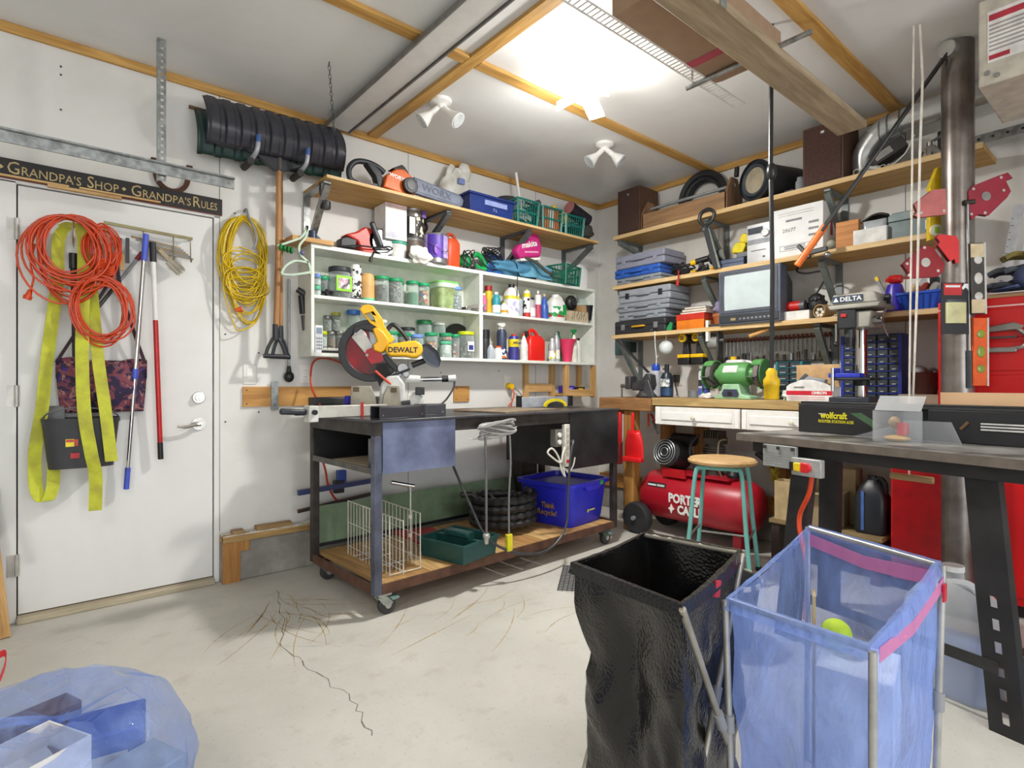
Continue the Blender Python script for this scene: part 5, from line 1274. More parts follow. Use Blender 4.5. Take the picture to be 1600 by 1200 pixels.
# ---- things on the cart front and deck
DK = .161
t = thing('coiled_power_cord', 'grey and white power cord wound on pegs at the cart front', 'cord', (-2.08, -1.05, .83))
m = MB()
for k in range(7):
    m.tube([(.125 * math.cos(a) + .01 * math.sin(k), -.03 - .022 * math.sin(a) - .002 * k, .005 + .011 * k + .008 * math.sin(a * 2 + k) + .012 * math.cos(a + k)) for a in [2 * PI * i / 24 for i in range(24)]], .0065, 6, True)
m.build('loops', M('9b9a97', .4, var=.1), t)
MB().cyl((-.17, -.005, -.01), (-.1, -.03, -.008), .004, n=8).cyl((.1, -.03, .03), (.165, -.005, .04), .004, n=8).build('peg', M('c9c8c4', .4, .4), t)
m = MB().tube(spline([(-.095, -.05, 0), (-.092, -.052, -.2), (-.09, -.052, -.4), (-.088, -.05, -.52)], 6), .007, 7)
m.build('left_drop', M('6b6a68', .5), t)
MB().lathe([(.012, 0), (.014, .03), (.02, .035), (.02, .05), (.012, .056)], c=(-.088, -.05, -.575), n=14).build('left_plug', M('c9c8c2', .3, .5), t)
MB().tube(spline([(.075, -.05, .0), (.08, -.052, -.15), (.068, -.052, -.35), (.07, -.05, -.55)], 6), .006, 7).build('right_drop', M('7a7977', .5), t)
MB().box(.052, .088, -.064, -.036, -.645, -.55).build('yellow_plug', M('e8dc2a', .4), t, bevel=.005)
t = thing('power_strip', 'white power strip fixed upright on the cart cabinet corner', 'power strip', (-1.445, -1.0, .59), CA)
MB().box(-.022, .022, -.005, .027, 0, .27).build('body', M('d6d2c6', .45), t, bevel=.004)
for k in range(5): MB().box(-.012, .012, -.0065, -.005, .07 + .038 * k, .095 + .038 * k).build('socket', M('b9b4a6', .5), t)
MB().box(-.012, .012, -.008, -.005, .025, .045).build('red_switch', RED, t)
t = thing('outlet_box', 'steel outlet box with white plugs beside the power strip', 'outlet', (-1.505, -.99, .72), CA); MB().box(-.03, .03, 0, .05, 0, .11).build('box', M('8a8880', .45, .5), t, bevel=.003)
for z in (.03, .075): MB().cyl((0, 0, z), (0, -.008, z), .015, n=14).build('socket', PAPER, t)
t = thing('knotted_cable', 'white cable tied in a bow beside the power strip', 'cord', (-1.545, -1.03, .60))
MB().tube(spline([(.05, 0, .12), (.02, -.01, .08), (-.0, -.01, .03), (-.07, -.005, .07), (-.10, 0, .1), (-.06, 0, .12), (-.01, -.005, .06), (.01, -.01, -.02), (.04, -.01, -.06), (.03, -.0, .0)], 6), .006, 6).build('cord', M('dcd8cc', .5), t)
MB().tube(spline([(.03, 0, .0), (.06, -.005, -.03), (.09, .0, -.04), (.125, 0, .0), (.13, -.01, .05)], 6), .005, 6).build('tail', M('dcd8cc', .5), t)
t = thing('black_cable', 'thick black cable looping from the power strip down to the cart deck', 'cable', (-1.47, -1.06, .15))
MB().tube(spline([(.03, .03, .60), (.0, -.02, .61), (-.03, -.03, .55), (-.05, -.03, .4), (-.06, -.03, .25), (-.08, -.04, .12), (-.16, -.05, .03), (-.3, -.06, -.012), (-.5, -.05, .02), (-.66, .0, .12), (-.72, .08, .30), (-.75, .2, .5)], 7), .0075, 7).build('cable', M('3c3d3f', .45), t)
# blue recycling bin
t = thing('recycling_bin', 'blue plastic recycling bin with yellow print on the cart deck', 'recycling bin', (-1.175, -.70, DK), math.radians(8))
BB = M('2a2fc8', .38, var=.05)
def rr2(w, d, z): return rrect(w, d, z, .12)
loft([rr2(.38, .39, 0), rr2(.40, .41, .04), rr2(.45, .46, .27), rr2(.455, .465, .295), rr2(.44, .45, .295), rr2(.385, .395, .04), rr2(.37, .38, .008)]).build('tub', BB, t)
loft([rr2(.49, .50, .268), rr2(.495, .505, .295), rr2(.455, .465, .2955)], True, False).build('rim', BB, t)
MB().prism([(-.10, .27), (.10, .27), (.07, .238), (-.07, .238)], -.252, -.222, 'y').build('pour_lip', BB, t)
text('Think', .05, M('b9902a', .5), t, (-.2185, -.03, .135), rot=(PI / 2 - .11, 0, -PI / 2), bold=.0008); text('Recycle!', .05, M('b9902a', .5), t, (-.2130, -.02, .085), rot=(PI / 2 - .11, 0, -PI / 2), bold=.0008)
MB().box(-.01, .07, -.2185, -.2165, .09, .1).cyl((-.012, -.2185, .092), (-.012, -.2165, .092), .012, n=10).build('small_logo', M('d6d27a', .5), t)
MB().box(.085, .125, -.2535, -.252, .262, .288).build('green_sticker', M('4ac04a', .5), t)
# corrugated hose
t = thing('drain_hose', 'coil of black corrugated drain hose on the cart deck', 'hose', (-1.66, -.62, DK))
m = MB(); P = []; Rr = []
for i in range(420):
    a = 2 * PI * i / 420 * 4.0
    P.append((.20 * math.cos(a), .20 * math.sin(a), .034 + .05 * a / (2 * PI) * .98)); Rr.append(.027 + .0042 * math.sin(i * 1.25))
m.tube(P, Rr, 8); m.build('coil', M('232324', .5), t)
m = MB(); m.tube(spline([(-.12, .05, .19), (.0, -.05, .21), (.1, .06, .2), (.0, .12, .2), (-.1, -.04, .205)], 7), .01, 7).build('inner_loop', M('2b2b2c', .5), t)
MB().cyl((-.2, .08, .235), (-.27, .1, .24), .02, n=10).build('loose_end', M('2b2b2c', .5), t)
# wire rack
t = thing('wire_rack', 'white wire file rack standing on the left of the cart deck', 'wire rack', (-2.60, -.72, DK))
WW = M('d9d6cb', .4)
def wgrid(x, y0, y1, h, n, mt):
    m = MB(); m.tube([(x, y0, 0.004), (x, y0, h), (x, y1, h), (x, y1, .004)], .0035, 6)
    for k in range(1, n): y = y0 + (y1 - y0) * k / n; m.cyl((x, y, .004), (x, y, h), .002, n=5)
    m.cyl((x, y0, .05), (x, y1, .05), .002, n=5); m.cyl((x, y0, h * .6), (x, y1, h * .6), .002, n=5)
    return m
wgrid(-.085, -.27, .22, .30, 13, WW).build('grid_panel', WW, t); wgrid(-.02, -.29, .16, .27, 12, WW).build('grid_panel', WW, t); wgrid(.10, -.25, .26, .285, 12, WW).build('grid_panel', WW, t)
m = MB()
for y in (-.26, -.1, .06, .15): m.cyl((-.085, y, .006), (.10, y, .006), .003, n=6)
m.cyl((0, -.27, .006), (0, .16, .006), .003, n=6).build('base_wires', WW, t)
t = thing('pipe_clamp', 'white rod with clips and a chrome bar standing beside the wire rack', 'rod', (-2.46, -.80, DK))
MB().cyl((0, 0, 0), (0, 0, .40), .004, n=8).build('rod', M('dcd9d0', .4), t)
for z in (.02, .12, .22): MB().cyl((0, 0, z), (0, 0, z + .02), .010, n=10).build('clip', M('e4ddc8', .4), t)
MB().cyl((-.10, .03, .425), (.02, -.005, .395), .011, n=12).build('bar', CHROME, t)
t = thing('red_sheet', 'flat red plastic sheet on the cart deck behind the wire rack', 'sheet', (-2.16, -.52, DK)); MB().prism([(-.12, .28), (.14, .2), (.02, -.26), (-.12, -.2)], 0, .008, 'z').build('sheet', M('b3242a', .45), t)
# green tote
t = thing('tool_tote', 'dark green plastic tool tote with centre handle on the cart deck', 'tool tote', (-2.21, -.90, DK), math.radians(14))
TG = M('1d4f4c', .45, var=.08)
MB().shell(-.15, .15, -.165, .165, 0.0, .105, .005, .012).build('tray', TG, t, bevel=.004)
MB().box(-.155, .155, -.17, -.165, .092, .107).box(-.155, .155, .165, .17, .092, .107).box(-.155, -.15, -.165, .165, .092, .107).box(.15, .155, -.165, .165, .092, .107).build('rim', TG, t)
MB().box(-.012, .012, -.15, .15, .005, .10).build('divider', TG, t); MB().box(-.03, .03, -.09, .09, .105, .135).build('handle', TG, t, bevel=.006)
for y in (-.08, .08): MB().box(-.02, .02, y - .015, y + .015, .09, .11).build('handle_post', TG, t)
# green board, blue bar clamp behind
o = tag(MB().box(-.80, .80, -.006, .006, 0, .235).build('green_board', M('7d9474', .55, var=.08), loc=(-1.96, -.225, .162), rot=(math.radians(-14), 0, math.radians(2.7))), 'sage green painted board leaning against the wall behind the cart deck', 'board')
MB().box(-.80, .80, -.012, -.006, 0, .02).build('black_edge', BLACK, o)
t = thing('bar_clamp', 'blue bar clamp lying across behind the cart legs', 'clamp', (-2.62, -.14, .42))
MB().bar((-.22, 0, .05), (.24, -.02, .075), .03, .03).build('bar', M('333a6a', .4), t); MB().box(.02, .075, -.02, .02, .06, .16).build('fixed_jaw', M('2f49a0', .4), t, bevel=.004); MB().box(.0, .06, -.022, .022, .02, .1).build('slide_jaw', BLACK, t, bevel=.004); MB().cyl((.24, -.02, .075), (.27, -.02, .077), .02, n=12).build('end_pad', BLACK, t)
MB().bar((-.22, 0.0, -.06), (.3, 0.0, -.01), .02, .02).build('lower_bar', M('3c2c28', .5), t)
t = thing('bench_vise_box', 'dark wooden box on the floor behind the recycling bin', 'box', (-1.07, -.165, .0)); MB().box(-.08, .08, -.06, .06, 0, .52).build('box', M('3a322b', .7), t, bevel=.004); MB().box(-.06, .06, -.0615, -.0605, .3, .46).build('panel', M('4a4038', .7), t)
tag(MB().prism([(-.2, 0), (.2, 0), (.2, .004), (-.2, .004)], -.12, .12, 'y').build('rubber_mat', M('4b4d50', .7), loc=(-1.62, -1.30, 0.0), rot=(0, 0, .2)), 'x', 'mat')
bpy.data.objects.remove(bpy.data.objects['rubber_mat'])
t = thing('wire_mat', 'grey wire grille lying on the floor in front of the cart', 'grille', (-1.62, -1.33, 0.001), math.radians(40))
m = MB()
for k in range(13): m.box(-.2, .2, -.15 + .025 * k - .003, -.15 + .025 * k + .003, 0, .004)
for k in range(17): m.box(-.2 + .025 * k - .003, -.2 + .025 * k + .003, -.153, .153, .004, .008)
m.build('grille', M('5b5d60', .5, .4), t)

# ================================================================== RIGHT WALL SHELVES
BZ1, BZ2, BZ3 = 1.525, 1.935, 2.352      # shelf upper faces: low, middle, top
PLYY = WOOD('c9a05a', 'a67d3c', 1); EDGE = WOOD('dcc091', 'c29c60', 1)
def wall_shelf(z, y0, y1, label, braces):
    t = thing('plank_shelf', label, 'shelf', (0, y0, z - .03), 0, 'plank shelves on the right wall')
    MB().box(-.33, -.001, y1 - y0, 0, 0, .03).build('board', PLYY, t)
    MB().box(-.334, -.3302, y1 - y0, 0, 0, .03).build('front_edge', EDGE, t)
    g = M('7a8080', .45, .35)
    for yy, drop in braces:
        y = yy - y0
        MB().box(-.016, 0, y - .02, y + .02, -drop, 0).build('upright', g, t)
        MB().box(-.30, -.016, y - .018, y + .018, -.016, -.0005).build('arm', g, t)
        MB().bar((-.295, y, -.025), (-.03, y, -drop + .06), .036, .028, (1, 0, 1)).build('brace', M('7c8684', .45, .3), t)
wall_shelf(BZ3, -.455, -2.86, 'top plank shelf on the right wall with speakers and a tool tote', ((-.49, .14), (-1.29, .36), (-2.11, .36)))
wall_shelf(BZ2, -.45, -2.70, 'middle plank shelf on the right wall with tool cases and a white box', ((-.49, .1), (-1.27, .36), (-2.075, .38)))
wall_shelf(BZ1, -.44, -2.69, 'lowest plank shelf on the right wall with the television', ((-.49, .42), (-1.24, .42), (-2.05, .42)))
def TB(name, label, cat, y, z, x=-.17, turn=0.0, group=None):
    return thing(name, label, cat, (x, y, z), WB + turn, group)

# ---- top shelf
def speaker_box(label, y, w, h, d, mt, grille, x=-.17, turn=0):
    t = TB('speaker_box', label, 'speaker', y, BZ3, x, turn, 'brown speaker boxes on the top shelf')
    MB().box(-w / 2, w / 2, -d / 2, d / 2, 0, h).build('cabinet', mt, t, bevel=.003)
    MB().box(-w / 2 + .012, w / 2 - .012, -d / 2 - .006, -d / 2 - .0002, .012, h - .012).build('grille', grille, t, bevel=.002)
    MB().box(-.008, .012, -d / 2 - .009, -d / 2 - .006, h - .06, h - .045).build('badge', CHROME, t)
VEN = WOOD('5a3d2c', '46301f', 2)
speaker_box('dark brown speaker box at the left end of the top shelf by the corner', -.60, .225, .37, .25, VEN, M('4a332b', .9, var=.15, scale=90), -.19)
speaker_box('large brown speaker box under the hanging plank on the top shelf', -2.09, .235, .37, .25, VEN, M('50362f', .9, var=.15, scale=90), -.19)
t = TB('tool_tote', 'old wooden carpenter tool tote with a pipe handle on the top shelf', 'tool tote', -1.09, BZ3, -.2)
OW = WOOD('a5805a', '7f6043'); OWZ = WOOD('957150', '705239', 2)
MB().box(-.36, .36, -.11, -.095, 0, .125).build('front_board', OW, t); MB().box(-.36, .36, .095, .11, 0, .125).build('back_board', OW, t); MB().box(-.345, .345, -.095, .095, 0, .015).build('floor_board', OW, t)
for s in (-1, 1): MB().prism([(-.11, 0), (.11, 0), (.11, .125), (.04, .24), (-.04, .24), (-.11, .125)], s * .36 - .009, s * .36 + .009, 'x').build('end_board', OWZ, t)
MB().cyl((-.37, 0, .19), (.37, 0, .19), .012, n=12).build('pipe_handle', M('b4b9bc', .4, .3), t)
t = TB('file_handle', 'black handled file leaning at the right end of the tool tote', 'tool', -1.485, BZ3 + .24, -.21); MB().cyl((-.01, 0, 0.003), (-.005, 0, .07), .017, n=12).build('handle', BLACK, t, bevel=.003)
t = TB('hose_coil', 'coil of thick black hose standing behind the wooden tote', 'hose', -1.13, BZ3 + .209, -.055)
m = MB()
for k, r in enumerate((.19, .165, .14, .178, .15)): m.tube([(r * math.cos(a), -.02 + .022 * (k % 3) - .01, r * math.sin(a)) for a in [2 * PI * i / 36 for i in range(36)]], .018, 8, True)
m.build('loops', M('26272a', .4), t)
t = TB('subwoofer_tube', 'black cylindrical subwoofer with a pale cone on the top shelf', 'speaker', -1.72, BZ3, -.19, -.35)
mt = Matrix.Translation((0, -.13, .135)) @ Matrix.Rotation(-PI / 2, 4, 'X')
MB().lathe([(.122, -.01), (.118, .0), (.118, .32), (.11, .33)], mtx=mt, n=32).build('tube', M('2c2c2f', .6, var=.1), t)
MB().lathe([(.133, -.03), (.135, -.024), (.135, -.008), (.12, -.004), (.118, -.008), (.105, -.028)], mtx=mt, n=32, cap=False).build('surround', M('2f343a', .45), t)
MB().lathe([(.085, -.022), (.1, -.03), (.105, -.03), (.1, -.018)], mtx=mt, n=32, cap=False).build('roll_edge', M('3f4750', .4), t)
MB().lathe([(.084, -.02), (.06, -.014), (.02, -.012)], mtx=mt, n=32).build('cone', M('b3a890', .7, var=.1), t)
t = TB('jar_lamp', 'small clear glass jar with black parts beside the subwoofer', 'jar', -1.93, BZ3, -.25); MB().lathe([(.028, 0), (.028, .07), (.02, .08), (.018, .1)], n=16).build('body', GLASS('dde6ea', .3), t); MB().box(.04, .13, -.03, .03, 0, .045).build('black_part', M('2a1f1d', .5), t, bevel=.005); MB().box(-.09, -.035, -.02, .02, 0, .03).build('bracket', BLACK, t)
DUCT = M('d2d5d6', .28, .7, .06)
t = thing('metal_duct', 'galvanised round duct with an elbow along the right wall under the ceiling', 'duct', (-.16, -2.305, BZ3))
MB().tube(spline([(0, -.02, .25), (0, -.1, .29), (0, -.25, .305), (0, -.6, .32), (0, -1.1, .345)], 5), .068, 24).build('pipe', DUCT, t)
MB().tube(spline([(0.02, .03, .02), (0.02, .045, .1), (0.01, .03, .18), (0, -.03, .255)], 4), .07, 24).build('elbow', DUCT, t)
for y, z in ((-.1, .288), (-.16, .297), (-.06, .268)): MB().tube([(0.072 * math.cos(a), y, z + .072 * math.sin(a)) for a in [2 * PI * i / 24 for i in range(24)]], .004, 5, True).build('seam_ring', STEEL, t)
t = TB('radio_deck', 'tilted dark car radio leaning under the duct on the top shelf', 'radio', -2.42, BZ3, -.22, .2); mt = Matrix.Rotation(-.5, 4, 'Y')
MB().box(-.02, .16, -.05, .06, .0, .07, Matrix.Translation((-.05, 0, .045)) @ mt).build('body', M('3b3838', .5), t, bevel=.004); MB().box(.0, .09, -.054, -.05, .015, .055, Matrix.Translation((-.05, 0, .045)) @ mt).build('face_plate', M('a8a8a6', .35, .4), t); MB().tube(spline([(.02, -.06, .02), (.08, -.07, .07), (.12, -.07, .16)], 5), .004, 5).build('cable', PAPER, t)
t = TB('wire_bundle', 'small bundle of white wire at the shelf edge under the duct', 'wire', -2.31, BZ3, -.28)
m = MB()
for k in range(6): m.tube([(.06 * math.cos(a + k) + .015 * k, .03 * math.sin(a), .022 + .016 * math.sin(a * 2 + k)) for a in [2 * PI * i / 14 for i in range(14)]], .0035, 5, True)
m.build('wire', M('c9c8c2', .5), t)
t = TB('reflector_lamp', 'clamp lamp with silver reflector standing on the top shelf by the post', 'lamp', -2.62, BZ3, -.24); MB().lathe([(.055, 0), (.05, .03), (.03, .07), (.018, .08), (.018, .1)], n=22).build('reflector', CHROME, t); MB().bar((0, 0, .1), (.05, .02, .13), .02, .012).build('clamp', STEEL, t)
t = TB('white_panel_box', 'white flat box standing behind the radio under the duct', 'box', -2.52, BZ3, -.06); MB().box(-.12, .13, -.04, .04, 0, .2).build('box', M('dcdad6', .5), t, bevel=.003); MB().box(.1, .131, -.041, -.0402, 0.0, .2).build('black_end', BLACK, t)

# ---- middle shelf
def tool_case(label, y, z, w, d, h, mt, x=-.19, lat=2, turn=0, handle=True, latm=None, group='plastic tool cases on the right wall', hm=None):
    t = TB('tool_case', label, 'tool case', y, z, x, turn, group)
    MB().box(-w / 2, w / 2, -d / 2, d / 2, 0, h * .48).build('base_shell', mt, t, bevel=.012, seg=3)
    MB().box(-w / 2, w / 2, -d / 2, d / 2, h * .5, h).build('lid_shell', mt, t, bevel=.012, seg=3)
    MB().box(-w / 2 + .006, w / 2 - .006, -d / 2 + .006, d / 2 - .006, h * .47, h * .51).build('seam', M('3d3f44', .6), t)
    if handle: MB().tube(spline([(-.055, -d / 2, h * .5), (-.05, -d / 2 - .018, h * .5), (.05, -d / 2 - .018, h * .5), (.055, -d / 2, h * .5)], 4), .008, 8).build('handle', hm or mt, t)
    for k in range(lat):
        xx = (-.32 + .64 * k) * w
        MB().box(xx - .018, xx + .018, -d / 2 - .006, -d / 2 + .002, h * .3, h * .72).build('latch', latm or mt, t, bevel=.002)
    return t
GC = M('8d8fa0', .5, var=.05); GC2 = M('8c929a', .5, var=.05)
tool_case('flat grey tool case at the bottom of the middle shelf stack', -.70, BZ2, .44, .27, .055, GC2)
tool_case('bright blue tool case between two grey ones on the middle shelf', -.685, BZ2 + .056, .45, .27, .072, M('2f63c0', .45))
tool_case('grey tool case on top of the blue one on the middle shelf', -.715, BZ2 + .129, .48, .28, .11, GC)
def cable_heap(name, label, y, z, x, r, n, mt, wire=.006, hgt=.08, cat='cable'):
    t = TB(name, label, cat, y, z, x)
    m = MB()
    for k in range(n):
        rx = rnd.uniform(.5, 1) * r; c = (rnd.uniform(-.3, .3) * r, rnd.uniform(-.2, .2) * r); tl = rnd.uniform(-.4, .4); zz = rnd.uniform(.2, .8) * hgt
        m.tube([(c[0] + rx * math.cos(a), c[1] + rx * .55 * math.sin(a), max(wire, zz + rx * tl * math.cos(a) + .015 * math.sin(2 * a + k))) for a in [2 * PI * i / 18 for i in range(18)]], wire, 6, True)
    m.build('loops', mt, t)
    return t
t = cable_heap('black_cable_heap', 'tangle of black cable beside the stacked cases on the middle shelf', -1.045, BZ2, -.23, .085, 14, M('242528', .45), .006, .11)
MB().tube(spline([(.05, -.12, .03), (.06, -.14, -.02), (.06, -.145, -.07)], 5), .006, 6).build('red_plug_lead', M('b02a2a', .4), t)
MB().cyl((.058, -.145, -.05), (.055, -.145, -.085), .013, .01, 10).build('red_plug', M('c03030', .4), t)
t = TB('trouble_light', 'black and yellow work light lying on the middle shelf', 'work light', -1.24, BZ2 + .0, -.24, .25)
MB().cyl((-.10, 0, .09), (-.06, 0, .095), .018, .022, 12).build('yellow_cap', YEL, t); MB().cyl((-.06, 0, .095), (.03, 0, .11), .022, n=12).build('grip', BLACK, t); MB().lathe([(.02, 0), (.05, .02), (.05, .08), (.03, .1)], mtx=Matrix.Translation((.03, 0, .11)) @ Matrix.Rotation(PI / 2, 4, 'Y'), n=14).build('cage', M('2a2a2c', .5), t); MB().cyl((.09, 0, .118), (.135, 0, .125), .04, n=16).build('lens', M('a9b0b2', .2), t); MB().bar((-.02, 0, 0), (-.02, 0, .08), .03, .05).build('stand', BLACKM, t)
t = cable_heap('black_cable_heap', 'small coil of black cord with yellow ends under the work light', -1.27, BZ2, -.295, .05, 6, M('2a2a2c', .45), .0045, .04)
MB().cyl((.06, 0, .02), (.10, 0, .022), .014, n=10).build('yellow_end', M('e8b414', .4), t); MB().cyl((-.10, 0, .012), (-.06, 0, .015), .014, n=10).build('yellow_end', M('e8b414', .4), t)
t = TB('hand_saw', 'black D handled pruning saw leaning up against the top shelf edge', 'saw', -1.335, BZ2, -.345)
MB().tube(spline([(-.04, 0, .33), (-.07, 0, .37), (-.055, 0, .42), (.0, 0, .435), (.045, 0, .40), (.03, 0, .35), (-.01, 0, .325)], 6, True), .0125, 8, True).build('grip', M('26282a', .45), t)
MB().prism([(-.06, .30), (-.015, .33), (.0, .3), (.075, .0), (.045, 0.0), (-.03, .27)], -.012, .008, 'y').build('blade_sheath', M('2e3234', .45), t, bevel=.003); MB().prism([(.0, .3), (.012, .29), (.095, .0), (.078, .0)], -.004, .003, 'y').build('blade', M('9aa19a', .35, .6), t)
MB().cyl((-.03, -.014, .295), (-.03, -.009, .295), .01, n=10).build('rivet', STEEL, t)
t = TB('blue_case', 'flat slate blue case lying on the middle shelf beside the saw', 'case', -1.475, BZ2, -.25); MB().box(-.10, .10, -.05, .05, 0, .062).build('case', M('55607a', .5), t, bevel=.006); MB().box(-.10, .10, -.052, -.049, .03, .034).build('seam', BLACK, t)
t = TB('yellow_flashlight', 'yellow swivel head flashlight standing on the blue case', 'flashlight', -1.535, BZ2 + .063, -.25)
MB().box(-.02, .07, -.035, .035, 0, .035).build('clip_base', M('6a6d70', .4), t, bevel=.004)
MB().prism([(-.06, .04), (.02, .03), (.045, .08), (.03, .11), (-.03, .11), (-.055, .075)], -.03, .03, 'y').build('body', M('ecd81e', .4), t, bevel=.008); MB().prism([(.0, .10), (.06, .09), (.07, .15), (.03, .165), (.0, .14)], -.035, .035, 'y').build('head', M('e8d01a', .4), t, bevel=.008)
t = TB('stereo', 'silver compact stereo with a round dial on the middle shelf', 'stereo', -1.685, BZ2, -.20)
MB().box(-.08, .08, -.10, .15, 0, .262).build('cabinet', M('4a4a4c', .5), t, bevel=.003)
MB().box(-.08, .08, -.112, -.1005, 0, .262).build('face', M('c9cacc', .3, .5, .05), t, bevel=.003)
MB().box(-.072, .03, -.1145, -.1122, .195, .238).build('display', M('4a4f58', .2), t); kn = MB().cyl((.05, -.112, .19), (.05, -.13, .19), .026, n=24).build('dial', M('d8d8d8', .25, .7), t, bevel=.003)
for k in range(6): MB().box(-.072 + .025 * k, -.055 + .025 * k, -.1145, -.1122, .14, .15).build('button', M('8a8c90', .4), t)
MB().box(-.05, .05, -.114, -.1122, .08, .084).build('disc_slot', BLACK, t); MB().box(-.078, .078, -.1135, -.1122, .125, .158).build('control_band', M('8d9096', .35, .3), t)
MB().box(.03, .045, -.114, -.1122, .03, .04).build('logo', BLACK, t)
t = TB('white_carton', 'large white cardboard box with grey shipping print on the middle shelf', 'box', -1.94, BZ2, -.19)
MB().box(-.155, .155, -.13, .13, 0, .315).build('carton', M('e9e8e6', .7, var=.03), t, bevel=.002)
INK = M('8d8d8f', .7)
text('28677', .034, INK, t, (-.05, -.1312, .17)); print_rows(t, -.07, .03, -.1303, (.225,), INK, .014); print_rows(t, -.12, .1, -.1303, (.265, .28), M('c4c4c6', .7), .004)
for k, z in enumerate((.19, .15, .11)): MB().box(.07, .13, -.1312, -.1305, z, z + .014).build('stamp', INK, t)
fr = MB().box(-.11, .12, -.1312, -.1305, .04, .043).box(-.11, .12, -.1312, -.1305, .072, .075).box(-.11, -.107, -.1312, -.1305, .043, .072).box(.117, .12, -.1312, -.1305, .043, .072).build('stamp_frame', INK, t); print_rows(t, -.08, .05, -.1303, (.05, .062), INK, .006)
MB().box(.157, .1585, -.02, .01, .12, .25).build('red_print', M('b04038', .7), t)
t = TB('plywood_square', 'orange stained square wood block standing on the middle shelf', 'wood block', -2.215, BZ2, -.27); MB().box(-.06, .065, -.02, .02, 0, .165).build('block', WOOD('cc8a48', 'a5682c'), t, bevel=.003)
t = TB('white_tray', 'white cardboard tray holding a black visor on the middle shelf', 'tray', -2.35, BZ2, -.20); MB().shell(-.085, .085, -.13, .12, 0, .085, .004).build('tray', M('e6e4e0', .7), t)
t = TB('face_visor', 'black headband visor resting in the white tray', 'visor', -2.345, BZ2 + .006, -.20)
MB().grid(lambda u, v: (-.07 + .15 * u, -.05 + .1 * v, .14 + .04 * math.sin(u * 2.6) - .06 * u * v), 10, 6).build('band', BLACK, t, thick=.01); MB().grid(lambda u, v: (-.06 + .13 * u, -.06 + .005 * v, .02 + .12 * v), 6, 4).build('shield', M('b9c0c6', .2), t, thick=.004); MB().box(-.05, .05, -.03, .03, 0, .02).build('foot', BLACK, t)
t = TB('metal_toolbox', 'long grey green metal toolbox on the right of the middle shelf', 'toolbox', -2.56, BZ2, -.21)
MB().box(-.125, .13, -.09, .09, 0, .10).build('body', M('6f7d7e', .45, .2), t, bevel=.004); MB().prism([(-.127, .102), (.132, .102), (.132, .135), (.11, .15), (-.105, .15), (-.127, .135)], -.092, .092, 'y').build('lid', M('7b898a', .45, .2), t, bevel=.004)
lb = MB().box(-.02, .08, -.0935, -.0922, .106, .142).build('name_plate', M('c9cfb8', .5), t); print_rows(lb, -.012, .07, -.0936, (.112, .124), M('7a8078', .5), .006); MB().box(.05, .12, -.0915, -.0902, .03, .08).build('label', PAPER, t)

# ---- lowest shelf
LB = M('26272a', .4)
tool_case('black tool case with yellow handle at the bottom of the lowest shelf stack', -.715, BZ1, .50, .28, .11, M('2b2c30', .5), latm=M('8f8f90', .4, .4), hm=M('d8a020', .4))
tool_case('thin grey drill case second from bottom on the lowest shelf', -.73, BZ1 + .111, .46, .27, .066, GC2)
tool_case('grey drill case second from top on the lowest shelf', -.745, BZ1 + .178, .50, .28, .075, GC2)
tool_case('grey hard case with black latches on top of the lowest shelf stack', -.755, BZ1 + .254, .50, .27, .11, M('969aa2', .5, var=.05), latm=LB)
t = TB('red_tin', 'red and orange metal box on the lowest shelf', 'box', -1.165, BZ1, -.22); MB().box(-.115, .115, -.09, .09, 0, .07).build('base', M('e07a18', .45), t, bevel=.002); MB().box(-.117, .117, -.092, .092, .0702, .115).build('lid', M('c8301e', .45), t, bevel=.002)
for k, (w, c, lab) in enumerate(((.11, 'b39a7a', 'tan paperback lying directly on the red box'), (.1, 'c9b89a', 'pale paperback in the middle on the red box'), (.085, '8c7a66', 'topmost brown paperback on the red box'))):
    t = TB('paperback', lab, 'book', -1.18 - .004 * k, BZ1 + .116 + .018 * k, -.22, .05 * k - .04, 'paperbacks on the red box'); MB().box(-w, w, -.07, .07, 0, .003).box(-w, w, -.07, .07, .013, .016).box(-w, -w + .003, -.07, .07, .003, .013).build('cover', M(c, .7), t); MB().box(-w + .003, w - .002, -.067, .067, .003, .013).build('pages', PAPER, t)
t = TB('plastic_bag_ball', 'purple grey plastic bag stuffed into a terracotta pot', 'bag', -1.375, BZ1 + .095, -.22); crumple((0, 0, .05), (.065, .055, .05), 16, 10, .3, 6, 41).build('bag', FILM('b9aed0', .85, .25, .3), t, angle=60)
t = TB('terracotta_pot', 'terracotta flower pot behind wood scraps on the lowest shelf', 'pot', -1.375, BZ1, -.22); MB().lathe([(.05, 0), (.066, .075), (.07, .08), (.07, .1), (.062, .1), (.056, .075), (.042, .01)], n=22).build('pot', M('c0703a', .8), t)
t = TB('wood_scraps', 'small steel clamp and wood scraps on the lowest shelf edge', 'clamp', -1.375, BZ1, -.315); MB().box(-.06, .04, -.012, .012, 0, .018).build('bar', DSTEEL, t); MB().box(-.07, -.05, -.015, .015, -.10, .05).build('jaw', PAPER, t); MB().box(.04, .10, -.014, .014, 0, .025).build('wood', PINE, t); MB().cyl((-.06, -.0, -.12), (-.06, 0, -.05), .004, n=8).build('screw', STEEL, t)
t = TB('television', 'old grey tube television with a curved screen on the lowest shelf', 'television', -1.635, BZ1, -.215)
TVG = M('5b6273', .5, var=.05)
MB().box(-.215, .215, -.14, -.04, .0, .375).build('front_shell', TVG, t, bevel=.006)
loft([[(-.2, -.04, .02), (.2, -.04, .02), (.2, -.04, .36), (-.2, -.04, .36)], [(-.15, .19, .05), (.15, .19, .05), (.15, .19, .3), (-.15, .19, .3)]]).build('rear_shell', M('3e4146', .5), t, bevel=.006)
